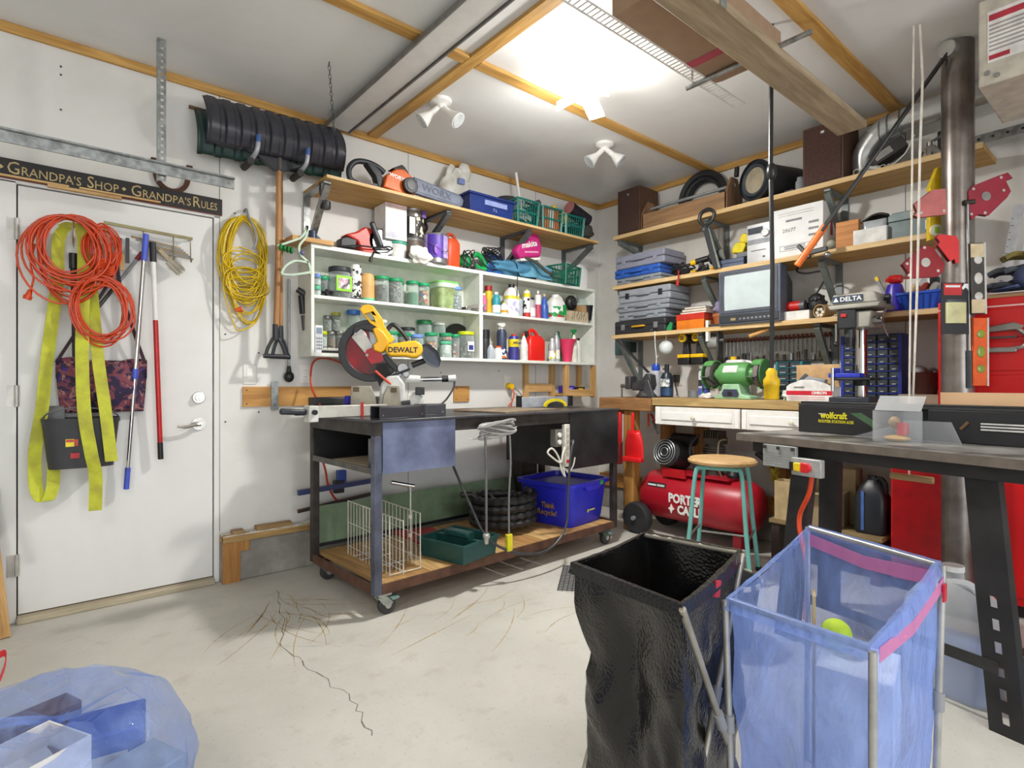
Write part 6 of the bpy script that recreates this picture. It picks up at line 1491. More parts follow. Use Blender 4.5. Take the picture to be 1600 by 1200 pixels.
MB().box(-.20, .20, -.146, -.1405, .078, .365).build('bezel', M('4c515c', .45), t, bevel=.004)
def scr(u, v):
    x = -.168 + .336 * u; z = .10 + .24 * v
    return (x * (1 - .02 * (2 * v - 1) ** 2), -.148 - .012 * (1 - (2 * u - 1) ** 2) * (1 - (2 * v - 1) ** 2) ** .5 if 0 < v < 1 else -.148, z)
MB().grid(scr, 14, 10).build('screen', M('c6d2d4', .12, var=.03, coat=.5), t, angle=60)
cp = MB().box(-.205, .205, -.147, -.1405, .012, .07).build('control_panel', M('33363c', .45), t, bevel=.003)
MB().box(-.12, -.085, -.1485, -.1472, .028, .045).build('badge', M('b9a97a', .4, .5), cp)
for k in range(8): MB().box(-.06 + .028 * k, -.045 + .028 * k, -.1485, -.1472, .03, .042).build('button', M('8a8d92', .4), cp)
t = TB('red_spool', 'red and black spool beside the television', 'spool', -1.90, BZ1 + .062, -.24); MB().cyl((-.05, 0, .035), (.03, 0, .035), .034, n=18).build('red_part', M('c8241c', .4), t); MB().cyl((.03, 0, .035), (.06, 0, .035), .034, n=18).build('grey_part', M('5a5a5c', .4), t)
t = TB('white_tray', 'small white cardboard tray under the red spool', 'tray', -1.925, BZ1, -.25); MB().shell(-.09, .08, -.05, .05, 0, .06, .003).build('tray', M('eae8e4', .7), t)
t = TB('rubber_glove', 'black knobbly rubber grip hanging beside the television', 'grip', -2.01, BZ1, -.20)
bm = MB(); bm.ball((0, 0, .1), (.055, .045, .075), 14, 10)
for k in range(30):
    a = rnd.uniform(0, 2 * PI); z = rnd.uniform(.05, .16); r = .054 * math.sqrt(max(.1, 1 - ((z - .1) / .075) ** 2)); bm.ball((r * math.cos(a), r * .82 * math.sin(a), z), .012, 6, 4)
bm.build('grip', M('202123', .5), t); MB().tube(spline([(0, 0, .17), (.03, 0, .22), (.055, 0, .28), (.02, 0, .31), (-.06, .0, .31), (-.12, 0, .33), (-.12, .02, .37)], 6), .006, 6).build('cord', BLACK, t); MB().box(-.04, .04, -.03, .03, 0, .03).build('foot', M('4f8f86', .5), t)
t = TB('paper_tube', 'short cardboard tube stuffed with pale rods on the lowest shelf', 'tube', -2.085, BZ1, -.27, -.3)
mt = Matrix.Translation((0, -.05, .043)) @ Matrix.Rotation(-PI / 2, 4, 'X'); MB().lathe([(.042, 0), (.042, .12), (.037, .12), (.037, 0), (.042, 0)], mtx=mt, n=22, cap=False).build('tube', M('b0926a', .8), t)
for k in range(6): a = k * 1.05; MB().cyl((.02 * math.cos(a), -.045, .036 + .02 * math.sin(a)), (.02 * math.cos(a), .06, .036 + .02 * math.sin(a)), .0095, n=8).build('rod', M('e4dcc8', .7), t)
t = TB('paper_heap', 'loose papers and wood offcuts on the lowest shelf left of the drill press', 'papers', -2.20, BZ1, -.26)
for k in range(4): MB().box(-.06, .07, -.04, .04, .004 + .007 * k, .009 + .007 * k, Matrix.Translation((.01 * k, 0, .0)) @ Matrix.Rotation(.25 * k - .3, 4, 'Z')).build('sheet', M(('e2ddd0', 'd0b890', 'eeeae2', 'c9a878')[k], .8), t)
t = TB('blue_sorting_bin', 'bright blue plastic sorting bin on the right of the lowest shelf', 'bin', -2.585, BZ1, -.22)
loft([rrect(.17, .16, 0, .12), rrect(.215, .2, .085, .12), rrect(.23, .215, .088, .12), rrect(.23, .215, .1, .12), rrect(.205, .19, .1, .12), rrect(.16, .15, .008, .12)]).build('bin', M('2456c8', .4), t)
for k in range(6): MB().bar((-.07 + .028 * k, -.083, .01), (-.085 + .034 * k, -.104, .082), .006, .006).build('rib', M('1f49b0', .4), t)
t = TB('tape_rolls', 'rolls of tape and bags heaped in the blue sorting bin', 'tape', -2.585, BZ1 + .013, -.22)
for k, (x, c) in enumerate(((-.05, 'c9b088'), (.0, 'b03a34'), (.045, 'd8d4cc'))): MB().tube([(x + .012 * math.sin(a), .038 * math.cos(a), .092 + .038 * math.sin(a)) for a in [2 * PI * i / 20 for i in range(20)]], .016, 8, True).build('roll', M(c, .6), t)
crumple((.03, .045, .12), (.075, .035, .08), 16, 10, .4, 6, 51).build('clear_bag', FILM('d8d8da', .7, .25, .3), t, angle=60); MB().box(-.06, .06, -.05, .05, 0, .05).build('packed_base', M('8a8078', .7), t); MB().box(.03, .07, -.02, .02, .12, .17).build('black_cap', BLACK, t, bevel=.005)
t = TB('purple_bottle', 'purple bottle with a red foil top behind the drill press', 'bottle', -2.44, BZ1, -.2); MB().lathe([(.05, 0), (.055, .02), (.05, .12), (.035, .17)], n=20).build('bottle', M('3b2aa8', .35), t); crumple((0, 0, .2), (.05, .04, .03), 14, 8, .3, 6, 61).build('foil_top', M('d02a2a', .3), t, angle=60)
t = TB('yellow_tip_clamp', 'grey bar clamp with yellow tips standing behind the drill press', 'clamp', -2.37, BZ1, -.15); MB().bar((.06, 0, 0), (-.03, 0, .21), .02, .014).build('bar', GREYP, t); MB().bar((-.03, 0, .21), (-.04, 0, .235), .022, .018).build('tip', YEL, t); MB().tube(spline([(.085, -.05, .02), (.09, -.05, .1), (.06, -.05, .17), (.04, -.05, .2)], 5), .010, 8).build('arm', GREYP, t)

# ---- hanging under the lowest shelf
def drill(y, lab, x=-.2):
    t = TB('cordless_drill', lab, 'drill', y, 1.265, x, 0, 'cordless drills hanging under the lowest shelf')
    MB().box(-.05, .05, -.055, .055, 0, .05).build('battery', BLACK, t, bevel=.006); MB().box(-.052, .052, -.057, .057, .05, .078).build('battery_collar', YEL, t, bevel=.006)
    MB().prism([(-.03, .078), (.03, .078), (.022, .15), (.022, .17), (-.022, .17), (-.022, .15)], -.022, .022, 'y').build('grip', M('2a2a2e', .5), t, bevel=.006)
    MB().cyl((0, -.05, .20), (0, .10, .20), .036, n=20).build('motor', M('2b2b2e', .5), t, bevel=.006)
    c = MB().cyl((0, -.051, .20), (0, -.075, .20), .032, n=20).build('rear_cap', YEL, t, bevel=.006)
    for k in (-1, 0, 1): MB().box(-.018, .018, -.0765, -.0748, .197 + .012 * k, .203 + .012 * k).build('vent', BLACK, c)
    MB().cyl((0, .1, .2), (0, .15, .2), .024, .018, 14).build('chuck', BLACK, t); MB().box(-.025, .025, -.02, .06, .238, .245).build('hanger', M('3a3a3c', .5), t); MB().box(-.003, .003, 0, .04, .2445, .2295 + .004).build('hanger_web', DSTEEL, t)
    return t
drill(-1.07, 'black and yellow cordless drill hanging under the lowest shelf, left one'); drill(-1.185, 'black and yellow cordless drill hanging under the lowest shelf, right one')
t = TB('white_ball', 'white plastic ball hanging on a string under the lowest shelf', 'ball', -.93, 1.345, -.27); MB().ball((0, 0, .055), .055, 20, 14).build('ball', M('dfe6e4', .4), t); MB().cyl((0, 0, .108), (0, 0, .152), .003, n=6).build('string', PAPER, t)
t = TB('white_string', 'thin white string hanging from the shelf to the torch', 'string', -.885, 1.26, -.335); MB().tube([(-.015, 0, .27), (-.01, 0, .15), (.002, 0, .06), (.0, 0, 0)], .0035, 6).build('line', PAPER, t); MB().tube([(.002, 0, .06), (.022, 0, .08)], .003, 5).build('knot_end', PAPER, t)
t = TB('chuck_drill', 'small black hand drill lying on the shelf edge above the string', 'tool', -.91, BZ1, -.31, .2); MB().cyl((-.06, 0, .02), (.03, 0, .025), .016, .02, 12).build('body', BLACK, t); MB().cyl((-.06, 0, .02), (-.09, 0, .014), .012, .004, 10).build('nose', STEEL, t); MB().prism([(.035, 0.0), (.09, .0), (.1, .06), (.08, .07)], -.015, .015, 'y').build('green_grip', M('1f8a4a', .4), t, bevel=.004)
t = TB('tape_gun', 'grey round tape measure clipped under the lowest shelf', 'tape measure', -1.345, 1.37, -.27); MB().cyl((-.045, 0, .045), (.03, 0, .045), .043, n=24).build('case', M('a9aaa8', .4, .4), t, bevel=.005); MB().box(.03, .042, -.03, .03, -.04, .124).build('bracket', DSTEEL, t); MB().cyl((.042, 0, .06), (.07, 0, .06), .012, n=10).build('knob', STEEL, t)
t = TB('wooden_file_handle', 'pale wooden tool handle poking out under the lowest shelf', 'handle', -1.695, 1.435, -.30); MB().cyl((-.05, -.06, 0), (.04, .02, .045), .014, .011, 12).build('handle', WOOD('d8a868', 'b8843f'), t); MB().cyl((.04, .02, .045), (.06, .04, .055), .006, n=8).build('tang', STEEL, t)
# rows of bits in clear tubes
t = TB('bit_rack', 'long dark rack of red capped drill bits and hooks on the wall under the shelf', 'tool rack', -1.66, 1.27, -.002)
MB().box(-.38, .38, -.016, 0, .16, .175).build('upper_rail', M('5a4a3f', .6), t); MB().box(-.38, .38, -.022, 0, .0, .012).build('lower_rail', DSTEEL, t)
for k in range(26):
    x = -.365 + .0292 * k
    b = MB().cyl((x, -.02, .05 + rnd.uniform(0, .03)), (x, -.02, .16), .005, n=6).build('bit', GALV, t); MB().cyl((x, -.02, .162), (x, -.02, .19), .008, n=6).build('red_cap', M('8a3a30', .5), b)
for k in range(16):
    x = -.36 + .048 * k; MB().cyl((x, -.03, .012), (x, -.03, .05 + rnd.uniform(-.01, .03)), rnd.uniform(.008, .016), n=8).build('socket_piece', (DSTEEL, STEEL, M('6a5a4a', .5))[k % 3], t)
t = TB('steel_plate', 'grey steel electrical box on the right wall near the corner', 'electrical box', -.34, 1.375, -.001); MB().box(-.10, .06, -.05, 0, 0, .27).build('box', M('5f7a80', .45, .3), t, bevel=.003); MB().box(.06, .10, -.09, -.0, .02, .25).build('side_cover', M('33443f', .5), t)

# ================================================================== WORKBENCH
BT = 1.015
t = thing('workbench', 'wooden workbench with white panelled drawers along the right wall', 'workbench', (0, -.46, 0))
BWD = WOOD('c4a872', '96794a', 1)
MB().box(-.58, -.001, -1.99, -.56, BT - .055, BT).build('bench_top', BWD, t, bevel=.004)
MB().box(-.60, -.001, -.5595, -.07, BT - .10, BT - .005).build('vise_block', WOOD('a87a4c', '6f4c2c', 1), t, bevel=.005)
MB().box(-.56, -.50, -.3, -.11, BT - .13, BT - .101).build('block_cleat', WOOD('8a5a30', '5f3a1c', 1), t)
MB().box(-.50, -.44, -1.98, -.62, BT - .19, BT - .056).build('front_rail', BATTENY, t)
def drawer(y0, y1):
    d = MB().box(-.58, -.56, y1, y0, BT - .19, BT - .062).build('drawer', M('e9e7e2', .4, var=.03), t, bevel=.003)
    w = .035
    MB().box(-.588, -.5802, y1 + w + .02, y0 - w - .02, BT - .19 + .035, BT - .062 - .035).build('raised_panel', M('efeeea', .4, var=.02), d, bevel=.005)
    for a, b in ((y1 + .004, y1 + w), (y0 - w, y0 - .004)): MB().box(-.586, -.5802, a, b, BT - .187, BT - .065).build('stile', M('efeeea', .4, var=.02), d, bevel=.002)
    yc = (y0 + y1) / 2
    MB().lathe([(.006, 0), (.006, .012), (.015, .018), (.015, .026), (.008, .03)], mtx=Matrix.Translation((-.588, yc, BT - .13)) @ Matrix.Rotation(-PI / 2, 4, 'Y'), n=16).build('knob', M('e4dfd0', .3), d)
drawer(-.59, -1.235); drawer(-1.245, -1.89)
MB().box(-.57, -.48, -.38, -.29, 0, BT - .101).build('leg', WOOD('c08c4a', '94642f', 2), t, bevel=.005)
MB().box(-.09, -.01, -.38, -.29, .32, BT - .101).build('leg', BATTENZ, t); MB().box(-.12, -.03, -.70, -.62, .32, BT - .19).build('leg', BATTENZ, t); MB().box(-.12, -.03, -1.32, -1.24, .32, BT - .056).build('leg', BATTENZ, t)
t = TB('bench_vise', 'heavy grey bench vise on the block at the left end of the workbench', 'vise', -.89, BT + .001, -.47)
VG = M('4d4c4e', .5, .4, .2)
MB().lathe([(.075, 0), (.08, .01), (.06, .03), (.05, .05)], n=20).build('base', VG, t)
MB().prism([(-.11, .05), (.05, .05), (.07, .09), (.06, .17), (.02, .18), (-.02, .13), (-.11, .11)], -.04, .04, 'y').build('body', VG, t, bevel=.008); MB().prism([(-.0, .0), (.11, .0), (.10, .02), (.06, .13), (.035, .14)], -.055, -.03, 'y').build('anvil_plate', M('5b5d62', .35, .6), t, bevel=.004)
MB().box(-.17, -.12, -.045, .045, .06, .16).build('front_jaw', VG, t, bevel=.008); MB().cyl((-.24, 0, .085), (-.1, 0, .085), .013, n=12).build('screw', STEEL, t); MB().cyl((-.235, -.0, .1), (-.235, 0, -.14), .007, n=8).build('handle_bar', STEEL, t)
t = TB('white_pot', 'white plastic tub with a blue cap standing behind the vise', 'tub', -.80, BT + .002, -.22); MB().lathe([(.045, 0), (.05, .02), (.05, .2), (.045, .205)], n=20).build('tub', M('d9dce6', .4), t); MB().lathe([(.03, .205), (.034, .22), (.03, .255), (.015, .265)], n=18).build('cap', M('2a55c8', .4), t)
tag(MB().bar((-.46, -.60, 1.47), (-.40, -.86, 1.205), .03, .014).build('pry_bar', M('3f4144', .4, .5)), 'dark flat pry bar slanting from the shelf bracket down to the vise', 'pry bar')
t = TB('propane_torch', 'dark propane cylinder with white labels and a brass valve on the workbench', 'propane torch', -.985, BT + .001, -.34)
MB().lathe([(.044, 0), (.048, .01), (.048, .15), (.03, .185), (.016, .19), (.016, .205)], n=22).build('cylinder', M('1f2c38', .35), t); MB().lathe([(.0485, .012), (.0485, .07)], n=22, cap=False).build('blue_band', M('2f4a70', .4), t)
MB().grid(lambda u, v: (.0492 * math.sin(-1.0 + 2 * u), -.0492 * math.cos(-1.0 + 2 * u), .08 + .06 * v), 10, 2).build('label', SPECK(['e8e8e4', 'e8e8e4', '8a9298'], 60), t); MB().cyl((0, 0, .205), (0, 0, .25), .018, n=12).build('valve', BLACK, t); MB().cyl((0, 0, .215), (-.035, 0, .215), .008, n=8).build('valve_knob', STEEL, t)
t = thing('charger_plug', 'black charger plug and cord on the wall above the workbench', 'charger', (0, -.86, 1.16), WB)
MB().box(-.035, .035, -.006, 0, -.055, .055).build('plate', M('e2dfd6', .5), t, bevel=.002); MB().box(-.022, .022, -.05, -.006, -.03, .03).build('plug', BLACK, t, bevel=.005); MB().tube(spline([(0, -.04, -.03), (.01, -.05, -.07), (.03, -.06, -.12), (.05, -.1, -.137)], 5), .004, 6).build('cord', BLACK, t)
t = TB('duct_tape', 'roll of grey duct tape lying on the workbench', 'tape', -1.18, BT + .001, -.27); MB().lathe([(.05, 0), (.05, .05), (.037, .05), (.037, 0), (.05, 0)], n=26, cap=False).build('roll', M('8d9094', .45, .3), t)
t = TB('spray_can', 'tall white and blue spray can left of the bench grinder', 'can', -1.305, BT + .001, -.36); MB().lathe([(.033, 0), (.034, .004), (.034, .18), (.026, .195)], n=20).build('body', M('dcdce6', .35), t); MB().lathe([(.0345, .02), (.0345, .07)], n=20, cap=False).build('lower_band', M('5a6ad8', .4), t); MB().lathe([(.0345, .085), (.0345, .13)], n=20, cap=False).build('dark_band', M('3a3a44', .4), t); MB().cyl((0, 0, .195), (0, 0, .215), .014, n=12).build('nozzle', WHITE, t)
t = TB('spray_can', 'short dark can with green print in front of the spray can', 'can', -1.35, BT + .001, -.40); MB().lathe([(.026, 0), (.028, .004), (.028, .1), (.022, .11)], n=18).build('body', SPECK(['3a4a9a', '3fa04a', '2a2a3a'], 45), t); MB().cyl((0, 0, .11), (0, 0, .12), .016, n=12).build('cap', BLACK, t)
t = TB('white_jug', 'white plastic jug with yellow cap standing behind the bench grinder', 'jug', -1.44, BT + .001, -.13)
loft([rrect(.14, .12, 0, .2), rrect(.16, .13, .02, .2), rrect(.16, .13, .25, .2), rrect(.13, .1, .275, .25)]).build('body', M('e9e7ea', .4, var=.03), t); MB().tube(spline([(.06, 0, .26), (.10, 0, .25), (.125, 0, .2), (.12, 0, .14), (.08, 0, .12)], 5), .014, 8).build('handle', M('e9e7ea', .4, var=.03), t); MB().cyl((-.03, 0, .275), (-.03, 0, .3), .022, n=12).build('cap', YEL, t)
# bench grinder
t = TB('bench_grinder', 'green bench grinder with grey stone wheels on the workbench', 'bench grinder', -1.585, BT + .001, -.42)
GG = M('5b9a56', .45, var=.08); GGL = M('9fc9a0', .45)
MB().prism([(-.12, 0), (.14, 0), (.13, .02), (.075, .03), (.055, .10), (-.055, .10), (-.075, .03), (-.11, .02)], -.075, .06, 'y').build('base', GGL, t, bevel=.005)
sw = MB().prism([(-.05, .015), (.05, .015), (.06, .035), (.045, .065), (-.045, .065), (-.06, .035)], -.082, -.0755, 'y').build('switch_plate', M('3f4258', .4), t); MB().box(-.015, .015, -.088, -.0825, .025, .05).build('switch', BLACK, sw, bevel=.003)
MB().lathe([(.04, -.135), (.045, -.11), (.072, -.10), (.08, -.08), (.08, .08), (.072, .10), (.045, .11), (.04, .135)], mtx=Matrix.Translation((0, 0, .165)) @ Matrix.Rotation(PI / 2, 4, 'Y'), n=30).build('motor', GG, t)
MB().grid(lambda u, v: (-.055 + .10 * u, -.0815 * math.cos(.15 + .65 * v), .165 + .0815 * math.sin(.15 + .65 * v)), 4, 6).build('name_plate', M('dcdcd8', .4), t)
for s in (-1, 1):
    w = MB().cyl((s * .15, 0, .165), (s * .185, 0, .165), .085, n=34).build('wheel', M('77716d', .85, var=.1, scale=60), t, bevel=.006)
    MB().cyl((s * .135, 0, .165), (s * .192, 0, .165), .022, n=14).build('arbor_nut', STEEL, w)
    P = [(.098 * math.cos(math.radians(a)), .165 + .098 * math.sin(math.radians(a))) for a in range(-80, 141, 12)] + [(.090 * math.cos(math.radians(a)), .165 + .090 * math.sin(math.radians(a))) for a in range(140, -81, -12)]
    MB().prism(P, s * .168 - .03, s * .168 + .03, 'x').build('guard', GG, t)
    MB().cyl((s * .2, .0, .165), (s * .206, .0, .165), .096, n=30).build('guard_cover', M('4a8048', .5), t)
    MB().box(s * .165 - .03, s * .165 + .03, -.125, -.088, .145, .152).build('tool_rest', STEEL, t); MB().bar((s * .165, -.1, .145), (s * .14, -.03, .10), .012, .012).build('rest_arm', DSTEEL, t)
t = TB('rag', 'crumpled white rag on the workbench in front of the grinder', 'rag', -1.42, BT + .0, -.515); crumple((0, 0, .02), (.05, .03, .022), 16, 8, .5, 6, 71).build('cloth', M('e2e0dc', .8), t, angle=180, sub=1)
# yellow inline connector hanging on black cord
t = thing('hanging_power_cord', 'black power cord hanging from the ceiling with a yellow connector at its end', 'power cord', (-1.40, -2.28, 1.045), WB)
MB().tube([(0, 0, .135), (.004, 0, .6), (-.004, 0, 1.1), (0.0, 0, 1.743)], .0105, 8).build('cord', M('242426', .45), t)
MB().lathe([(.031, 0), (.033, .004), (.033, .058), (.036, .062), (.036, .09), (.024, .108), (.025, .128), (.014, .144)], n=20).build('connector', M('ecbe12', .4), t)
MB().ball((.0, 0, 1.06), (.024, .024, .042), 16, 12).build('cord_grip', M('2c2b2b', .3, .3), t)
# organiser units
def drawers_unit(name, label, y, z, w, h, d, nx, nz, frame, x=-.12, face=None):
    t = TB(name, label, 'drawer organizer', y, z, x)
    MB().box(-w / 2, w / 2, -d / 2 + .012, d / 2, 0, h).build('housing', M('23262e', .6), t)
    fr = MB(); dx, dz = w / nx, h / nz
    for i in range(nz + 1): fr.box(-w / 2, w / 2, -d / 2, -d / 2 + .012, max(0, i * dz - .0025), min(h, i * dz + .0025))
    for s in (-1, 1): fr.box(s * w / 2 - .008, s * w / 2 + .008, -d / 2 - .002, d / 2, 0, h)
    fr.build('frame', frame, t)
    for i in range(nx):
        for j in range(nz):
            x0 = -w / 2 + i * dx + .009; dr_ = MB().box(x0, x0 + dx - .018 + .006, -d / 2 + .002, -d / 2 + .01, j * dz + .005, (j + 1) * dz - .007).build('drawer', M('4c545c', .25, var=.15, scale=30), t)
            MB().box(x0 + .012, x0 + dx - .03, -d / 2 - .004, -d / 2 + .002, j * dz + .008, j * dz + .014).build('pull', M('b8bcbc', .35), dr_)
    return t
drawers_unit('drawer_organizer', 'blue framed organizer with rows of small clear drawers behind the drill press', -2.295, BT + .001, .31, .40, .13, 5, 9, M('2b3fae', .45), x=-.075)
drawers_unit('drawer_organizer', 'teal framed organizer with small drawers beside the yellow connector', -1.83, BT + .001, .16, .25, .13, 2, 6, M('2f7f8a', .45), x=-.12)
# drill press
t = TB('drill_press', 'grey bench drill press with a black switch panel and chrome column', 'drill press', -2.335, BT + .001, -.475)
HG = M('a8a59a', .45, .15, .08)
MB().box(-.10, .10, -.14, .12, 0, .028).build('base', M('2f3540', .5), t, bevel=.005)
MB().cyl((0, .06, .028), (0, .06, .43), .030, n=22).build('column', CHROME, t)
MB().box(-.09, .10, -.12, .05, .12, .135).build('table', M('333538', .45, .4), t, bevel=.004); MB().cyl((0, .06, .09), (0, .06, .15), .042, n=18).build('table_collar', M('33353a', .5), t)
vs = MB().box(-.11, .05, -.12, -.04, .136, .16).build('drill_vise', M('2f3fc0', .4), t, bevel=.004); MB().box(-.10, -.07, -.11, -.05, .16, .19).build('vise_jaw', M('2f3fc0', .4), vs); MB().cyl((-.085, -.125, .19), (-.085, -.125, .06), .009, n=10).build('vise_screw', CHROME, vs)
MB().prism([(-.06, .41), (.09, .41), (.10, .50), (-.06, .50)], -.10, .10, 'y').build('head', HG, t, bevel=.008)
MB().box(-.065, .03, -.118, -.1005, .405, .515).build('switch_panel', M('202226', .45), t, bevel=.008); MB().box(-.045, -.015, -.126, -.1182, .47, .49).build('red_switch', M('d02a2a', .4), t, bevel=.004)
MB().prism([(-.10, .515), (.14, .515), (.15, .54), (-.11, .54)], -.13, .13, 'y').build('belt_tray', HG, t, bevel=.006); MB().prism([(-.10, .541), (.14, .541), (.12, .60), (-.085, .60)], -.12, .12, 'y').build('belt_cover', M('b4b0a6', .45, .1), t, bevel=.008)
MB().box(-.085, .065, -.128, -.1205, .55, .588, Matrix.Rotation(0, 4, 'X')).build('name_plate', M('2f4258', .4), t); text('DELTA', .034, WHITE, t, (.008, -.1288, .568), bold=.0008, xs=1.05)
MB().prism([(-.08, .557), (-.066, .581), (-.052, .557)], -.129, -.1281, 'y').build('triangle_logo', WHITE, t)
MB().cyl((.14, -.02, .57), (.165, -.02, .57), .018, n=14).build('cover_knob', BLACK, t)
MB().cyl((-.02, -.06, .405), (-.02, -.06, .36), .026, n=18).build('quill', DSTEEL, t); MB().cyl((-.02, -.06, .36), (-.02, -.06, .31), .023, .017, 16).build('chuck', M('3a3a3c', .35, .6), t); MB().cyl((-.075, -.10, .44), (-.075, -.10, .33), .006, n=8).build('depth_rod', STEEL, t); MB().ball((-.075, -.10, .325), .016, 10, 8).build('depth_knob', BLACK, t)
MB().cyl((.09, -.05, .45), (.14, -.05, .45), .022, n=14).build('feed_hub', STEEL, t)
for k in range(3):
    a = math.radians(60 + 120 * k); MB().cyl((.13, -.05, .45), (.15, -.05 + .11 * math.cos(a), .45 + .11 * math.sin(a)), .005, n=8).build('feed_handle', STEEL, t); MB().ball((.15, -.05 + .11 * math.cos(a), .45 + .11 * math.sin(a)), .011, 10, 8).build('handle_knob', BLACK, t)
# carton with brand print
t = TB('omron_carton', 'white and red printed cardboard carton with an open flap on the workbench', 'carton', -2.115, BT + .001, -.53, -.06)
t.name = 'printed_carton'
MB().shell(-.13, .13, -.045, .05, 0, .085, .003).build('box', M('ece9e4', .7), t); MB().box(-.1305, .1305, -.0465, -.0455, .035, .06).build('red_band', M('d01f34', .5), t)
MB().prism([(-.13, .085), (.13, .085), (.09, .105), (.02, .125), (-.04, .125), (-.11, .1)], -.046, -.043, 'y').build('front_flap', M('efece8', .7), t)
MB().box(-.115, .13, .046, .05, .085, .215).build('rear_flap', M('cfa878', .8), t)
text('OMRON', .022, WHITE, t, (.06, -.0472, .0475), bold=.0008); text('omron', .022, M('555', .6) if False else M('6a6560', .6), t, (-.055, -.0472, .082))
for z in (.012, .024): MB().box(-.12, .09, -.0466, -.0456, z - .003, z + .003).build('fine_print', M('e0b8b4', .7), t)
t = TB('blood_monitor', 'grey plastic device and papers sticking out of the printed carton', 'device', -2.12, BT + .006, -.525, -.06); MB().box(-.10, .08, -.03, .03, 0, .075).build('packing', PAPER, t); MB().prism([(-.09, .078), (.06, .078), (.075, .12), (-.03, .14), (-.05, .12), (-.09, .12)], -.02, .02, 'y').build('device', M('9aa0a6', .45), t, bevel=.005); MB().bar((-.09, 0, .10), (-.04, .0, .15), .02, .018).build('hose_end', M('55575f', .5), t)
t = TB('plastic_wrap', 'crumpled clear and green packing on the workbench beside the carton', 'packaging', -1.965, BT, -.5); crumple((0, 0, .035), (.045, .035, .035), 16, 10, .5, 6, 81).build('wrap', SPECK(['cfd6d0', 'a8c9b0', 'e4e8e4', '5a8a68'], 40), t, angle=70)
t = thing('grinding_tools', 'maroon bowl of tools beside the right end of the workbench', 'bowl', (-.25, -2.60, 1.06), WB)
MB().lathe([(.045, 0), (.085, .11), (.092, .12), (.085, .115), (.04, .008)], n=24).build('bowl', M('4a2420', .5), t)
for k in range(6): MB().ball((rnd.uniform(-.04, .04), rnd.uniform(-.04, .04), .10 + rnd.uniform(0, .03)), rnd.uniform(.025, .035), 10, 8).build('piece', (GREYP, M('7a6f5a', .6), STEEL)[k % 3], t)
tag(MB().box(-.36, -.05, -2.69, -2.50, 1.0015, 1.059).build('bench_riser', M('9a917c', .7)), 'grey block carrying the maroon bowl on the lower red cabinet', 'block')

# hand dustpan and brush on the bench post
t = thing('dustpan', 'bright red plastic dustpan hanging on the workbench post', 'dustpan', (-.60, -.885, .54), WB)
DP = M('dd1c20', .4, var=.05)
def dpf(u, v):
    w = .085 * (1 - .45 * max(0, v - .55) ** 1.2 * 2)
    return (-w + 2 * w * u, -.012 - .035 * (1 - (2 * u - 1) ** 2) * (.3 + .7 * v) * (v < .999), .0 + .23 * v)
MB().grid(dpf, 10, 10).build('pan', DP, t, thick=.004); MB().box(-.085, .085, -.05, -.012, -.004, .03).build('front_lip', DP, t, bevel=.006); MB().tube(spline([(0, -.03, .21), (0, -.03, .3), (0, -.028, .36)], 4), .012, 8).build('handle', DP, t)
t = thing('hand_brush', 'red hand brush hanging beside the dustpan', 'brush', (-.572, -.725, .50), WB); MB().box(-.02, .02, -.03, 0, .16, .40).build('handle', M('c01a1e', .4), t, bevel=.01); MB().box(-.028, .028, -.05, -.005, 0, .17).build('brush_head', M('7a1218', .6), t, bevel=.006)
t = thing('red_snips', 'red handled snips hanging on the wall side of the bench post', 'snips', (-.47, -.93, .84), WB); MB().bar((0, 0, .05), (.05, 0, -.02), .012, .016).build('red_handle', M('c02028', .4), t, bevel=.004); MB().bar((.02, 0, .0), (.07, 0, -.1), .012, .014).build('grey_blade', M('6a6c70', .4, .5), t); MB().bar((-.02, 0, .05), (-.02, 0, -.05), .01, .012).build('orange_handle', ORANGE, t)

# ================================================================== UNDER THE WORKBENCH
t = thing('air_compressor', 'red horizontal air compressor with black motor and wheels under the workbench', 'air compressor', (-.36, -1.29, 0), WB)
CRD = M('b3182a', .38, var=.08, scale=6)
mt = Matrix.Translation((-.46, -.02, .285)) @ Matrix.Rotation(PI / 2, 4, 'Y')
MB().lathe([(.02, 0), (.09, .008), (.15, .04), (.178, .09), (.178, .83), (.15, .88), (.09, .912), (.02, .92)], mtx=mt, n=36).build('tank', CRD, t)
text('PORTER', .088, WHITE, t, (-.01, -.2015, .30), bold=.004, xs=.82); text('CABLE', .082, WHITE, t, (.03, -.2005, .225), bold=.004, xs=.82)
MB().prism([(-.145, .225), (-.13, .235), (-.12, .26), (-.11, .235), (-.095, .225), (-.11, .215), (-.12, .19), (-.13, .215)], -.2, -.192, 'y').build('star_logo', WHITE, t)
lb = MB().grid(lambda u, v: (-.34 + .16 * u, -.02 - .1795 * math.cos(.42 + .2 * v), .285 + .1795 * math.sin(.42 + .2 * v)), 2, 4).build('label', M('23242a', .4), t)
MB().box(-.33, -.26, -.1845, -.178, .366, .378).box(-.25, -.19, -.1845, -.178, .366, .371).box(-.25, -.19, -.1825, -.176, .374, .379).build('label_print', WHITE, lb)
MB().box(-.26, .28, -.13, .10, .462, .478).build('saddle_plate', CRD, t); MB().box(-.23, -.04, -.15, -.13, .44, .5).build('front_bracket', M('c01c22', .4), t)
MB().lathe([(.095, -.10), (.105, -.09), (.105, .09), (.08, .12)], mtx=Matrix.Translation((-.21, -.03, .59)) @ Matrix.Rotation(PI / 2 - .25, 4, 'X'), n=28).build('motor', M('262628', .5, var=.15), t)
fan = MB()
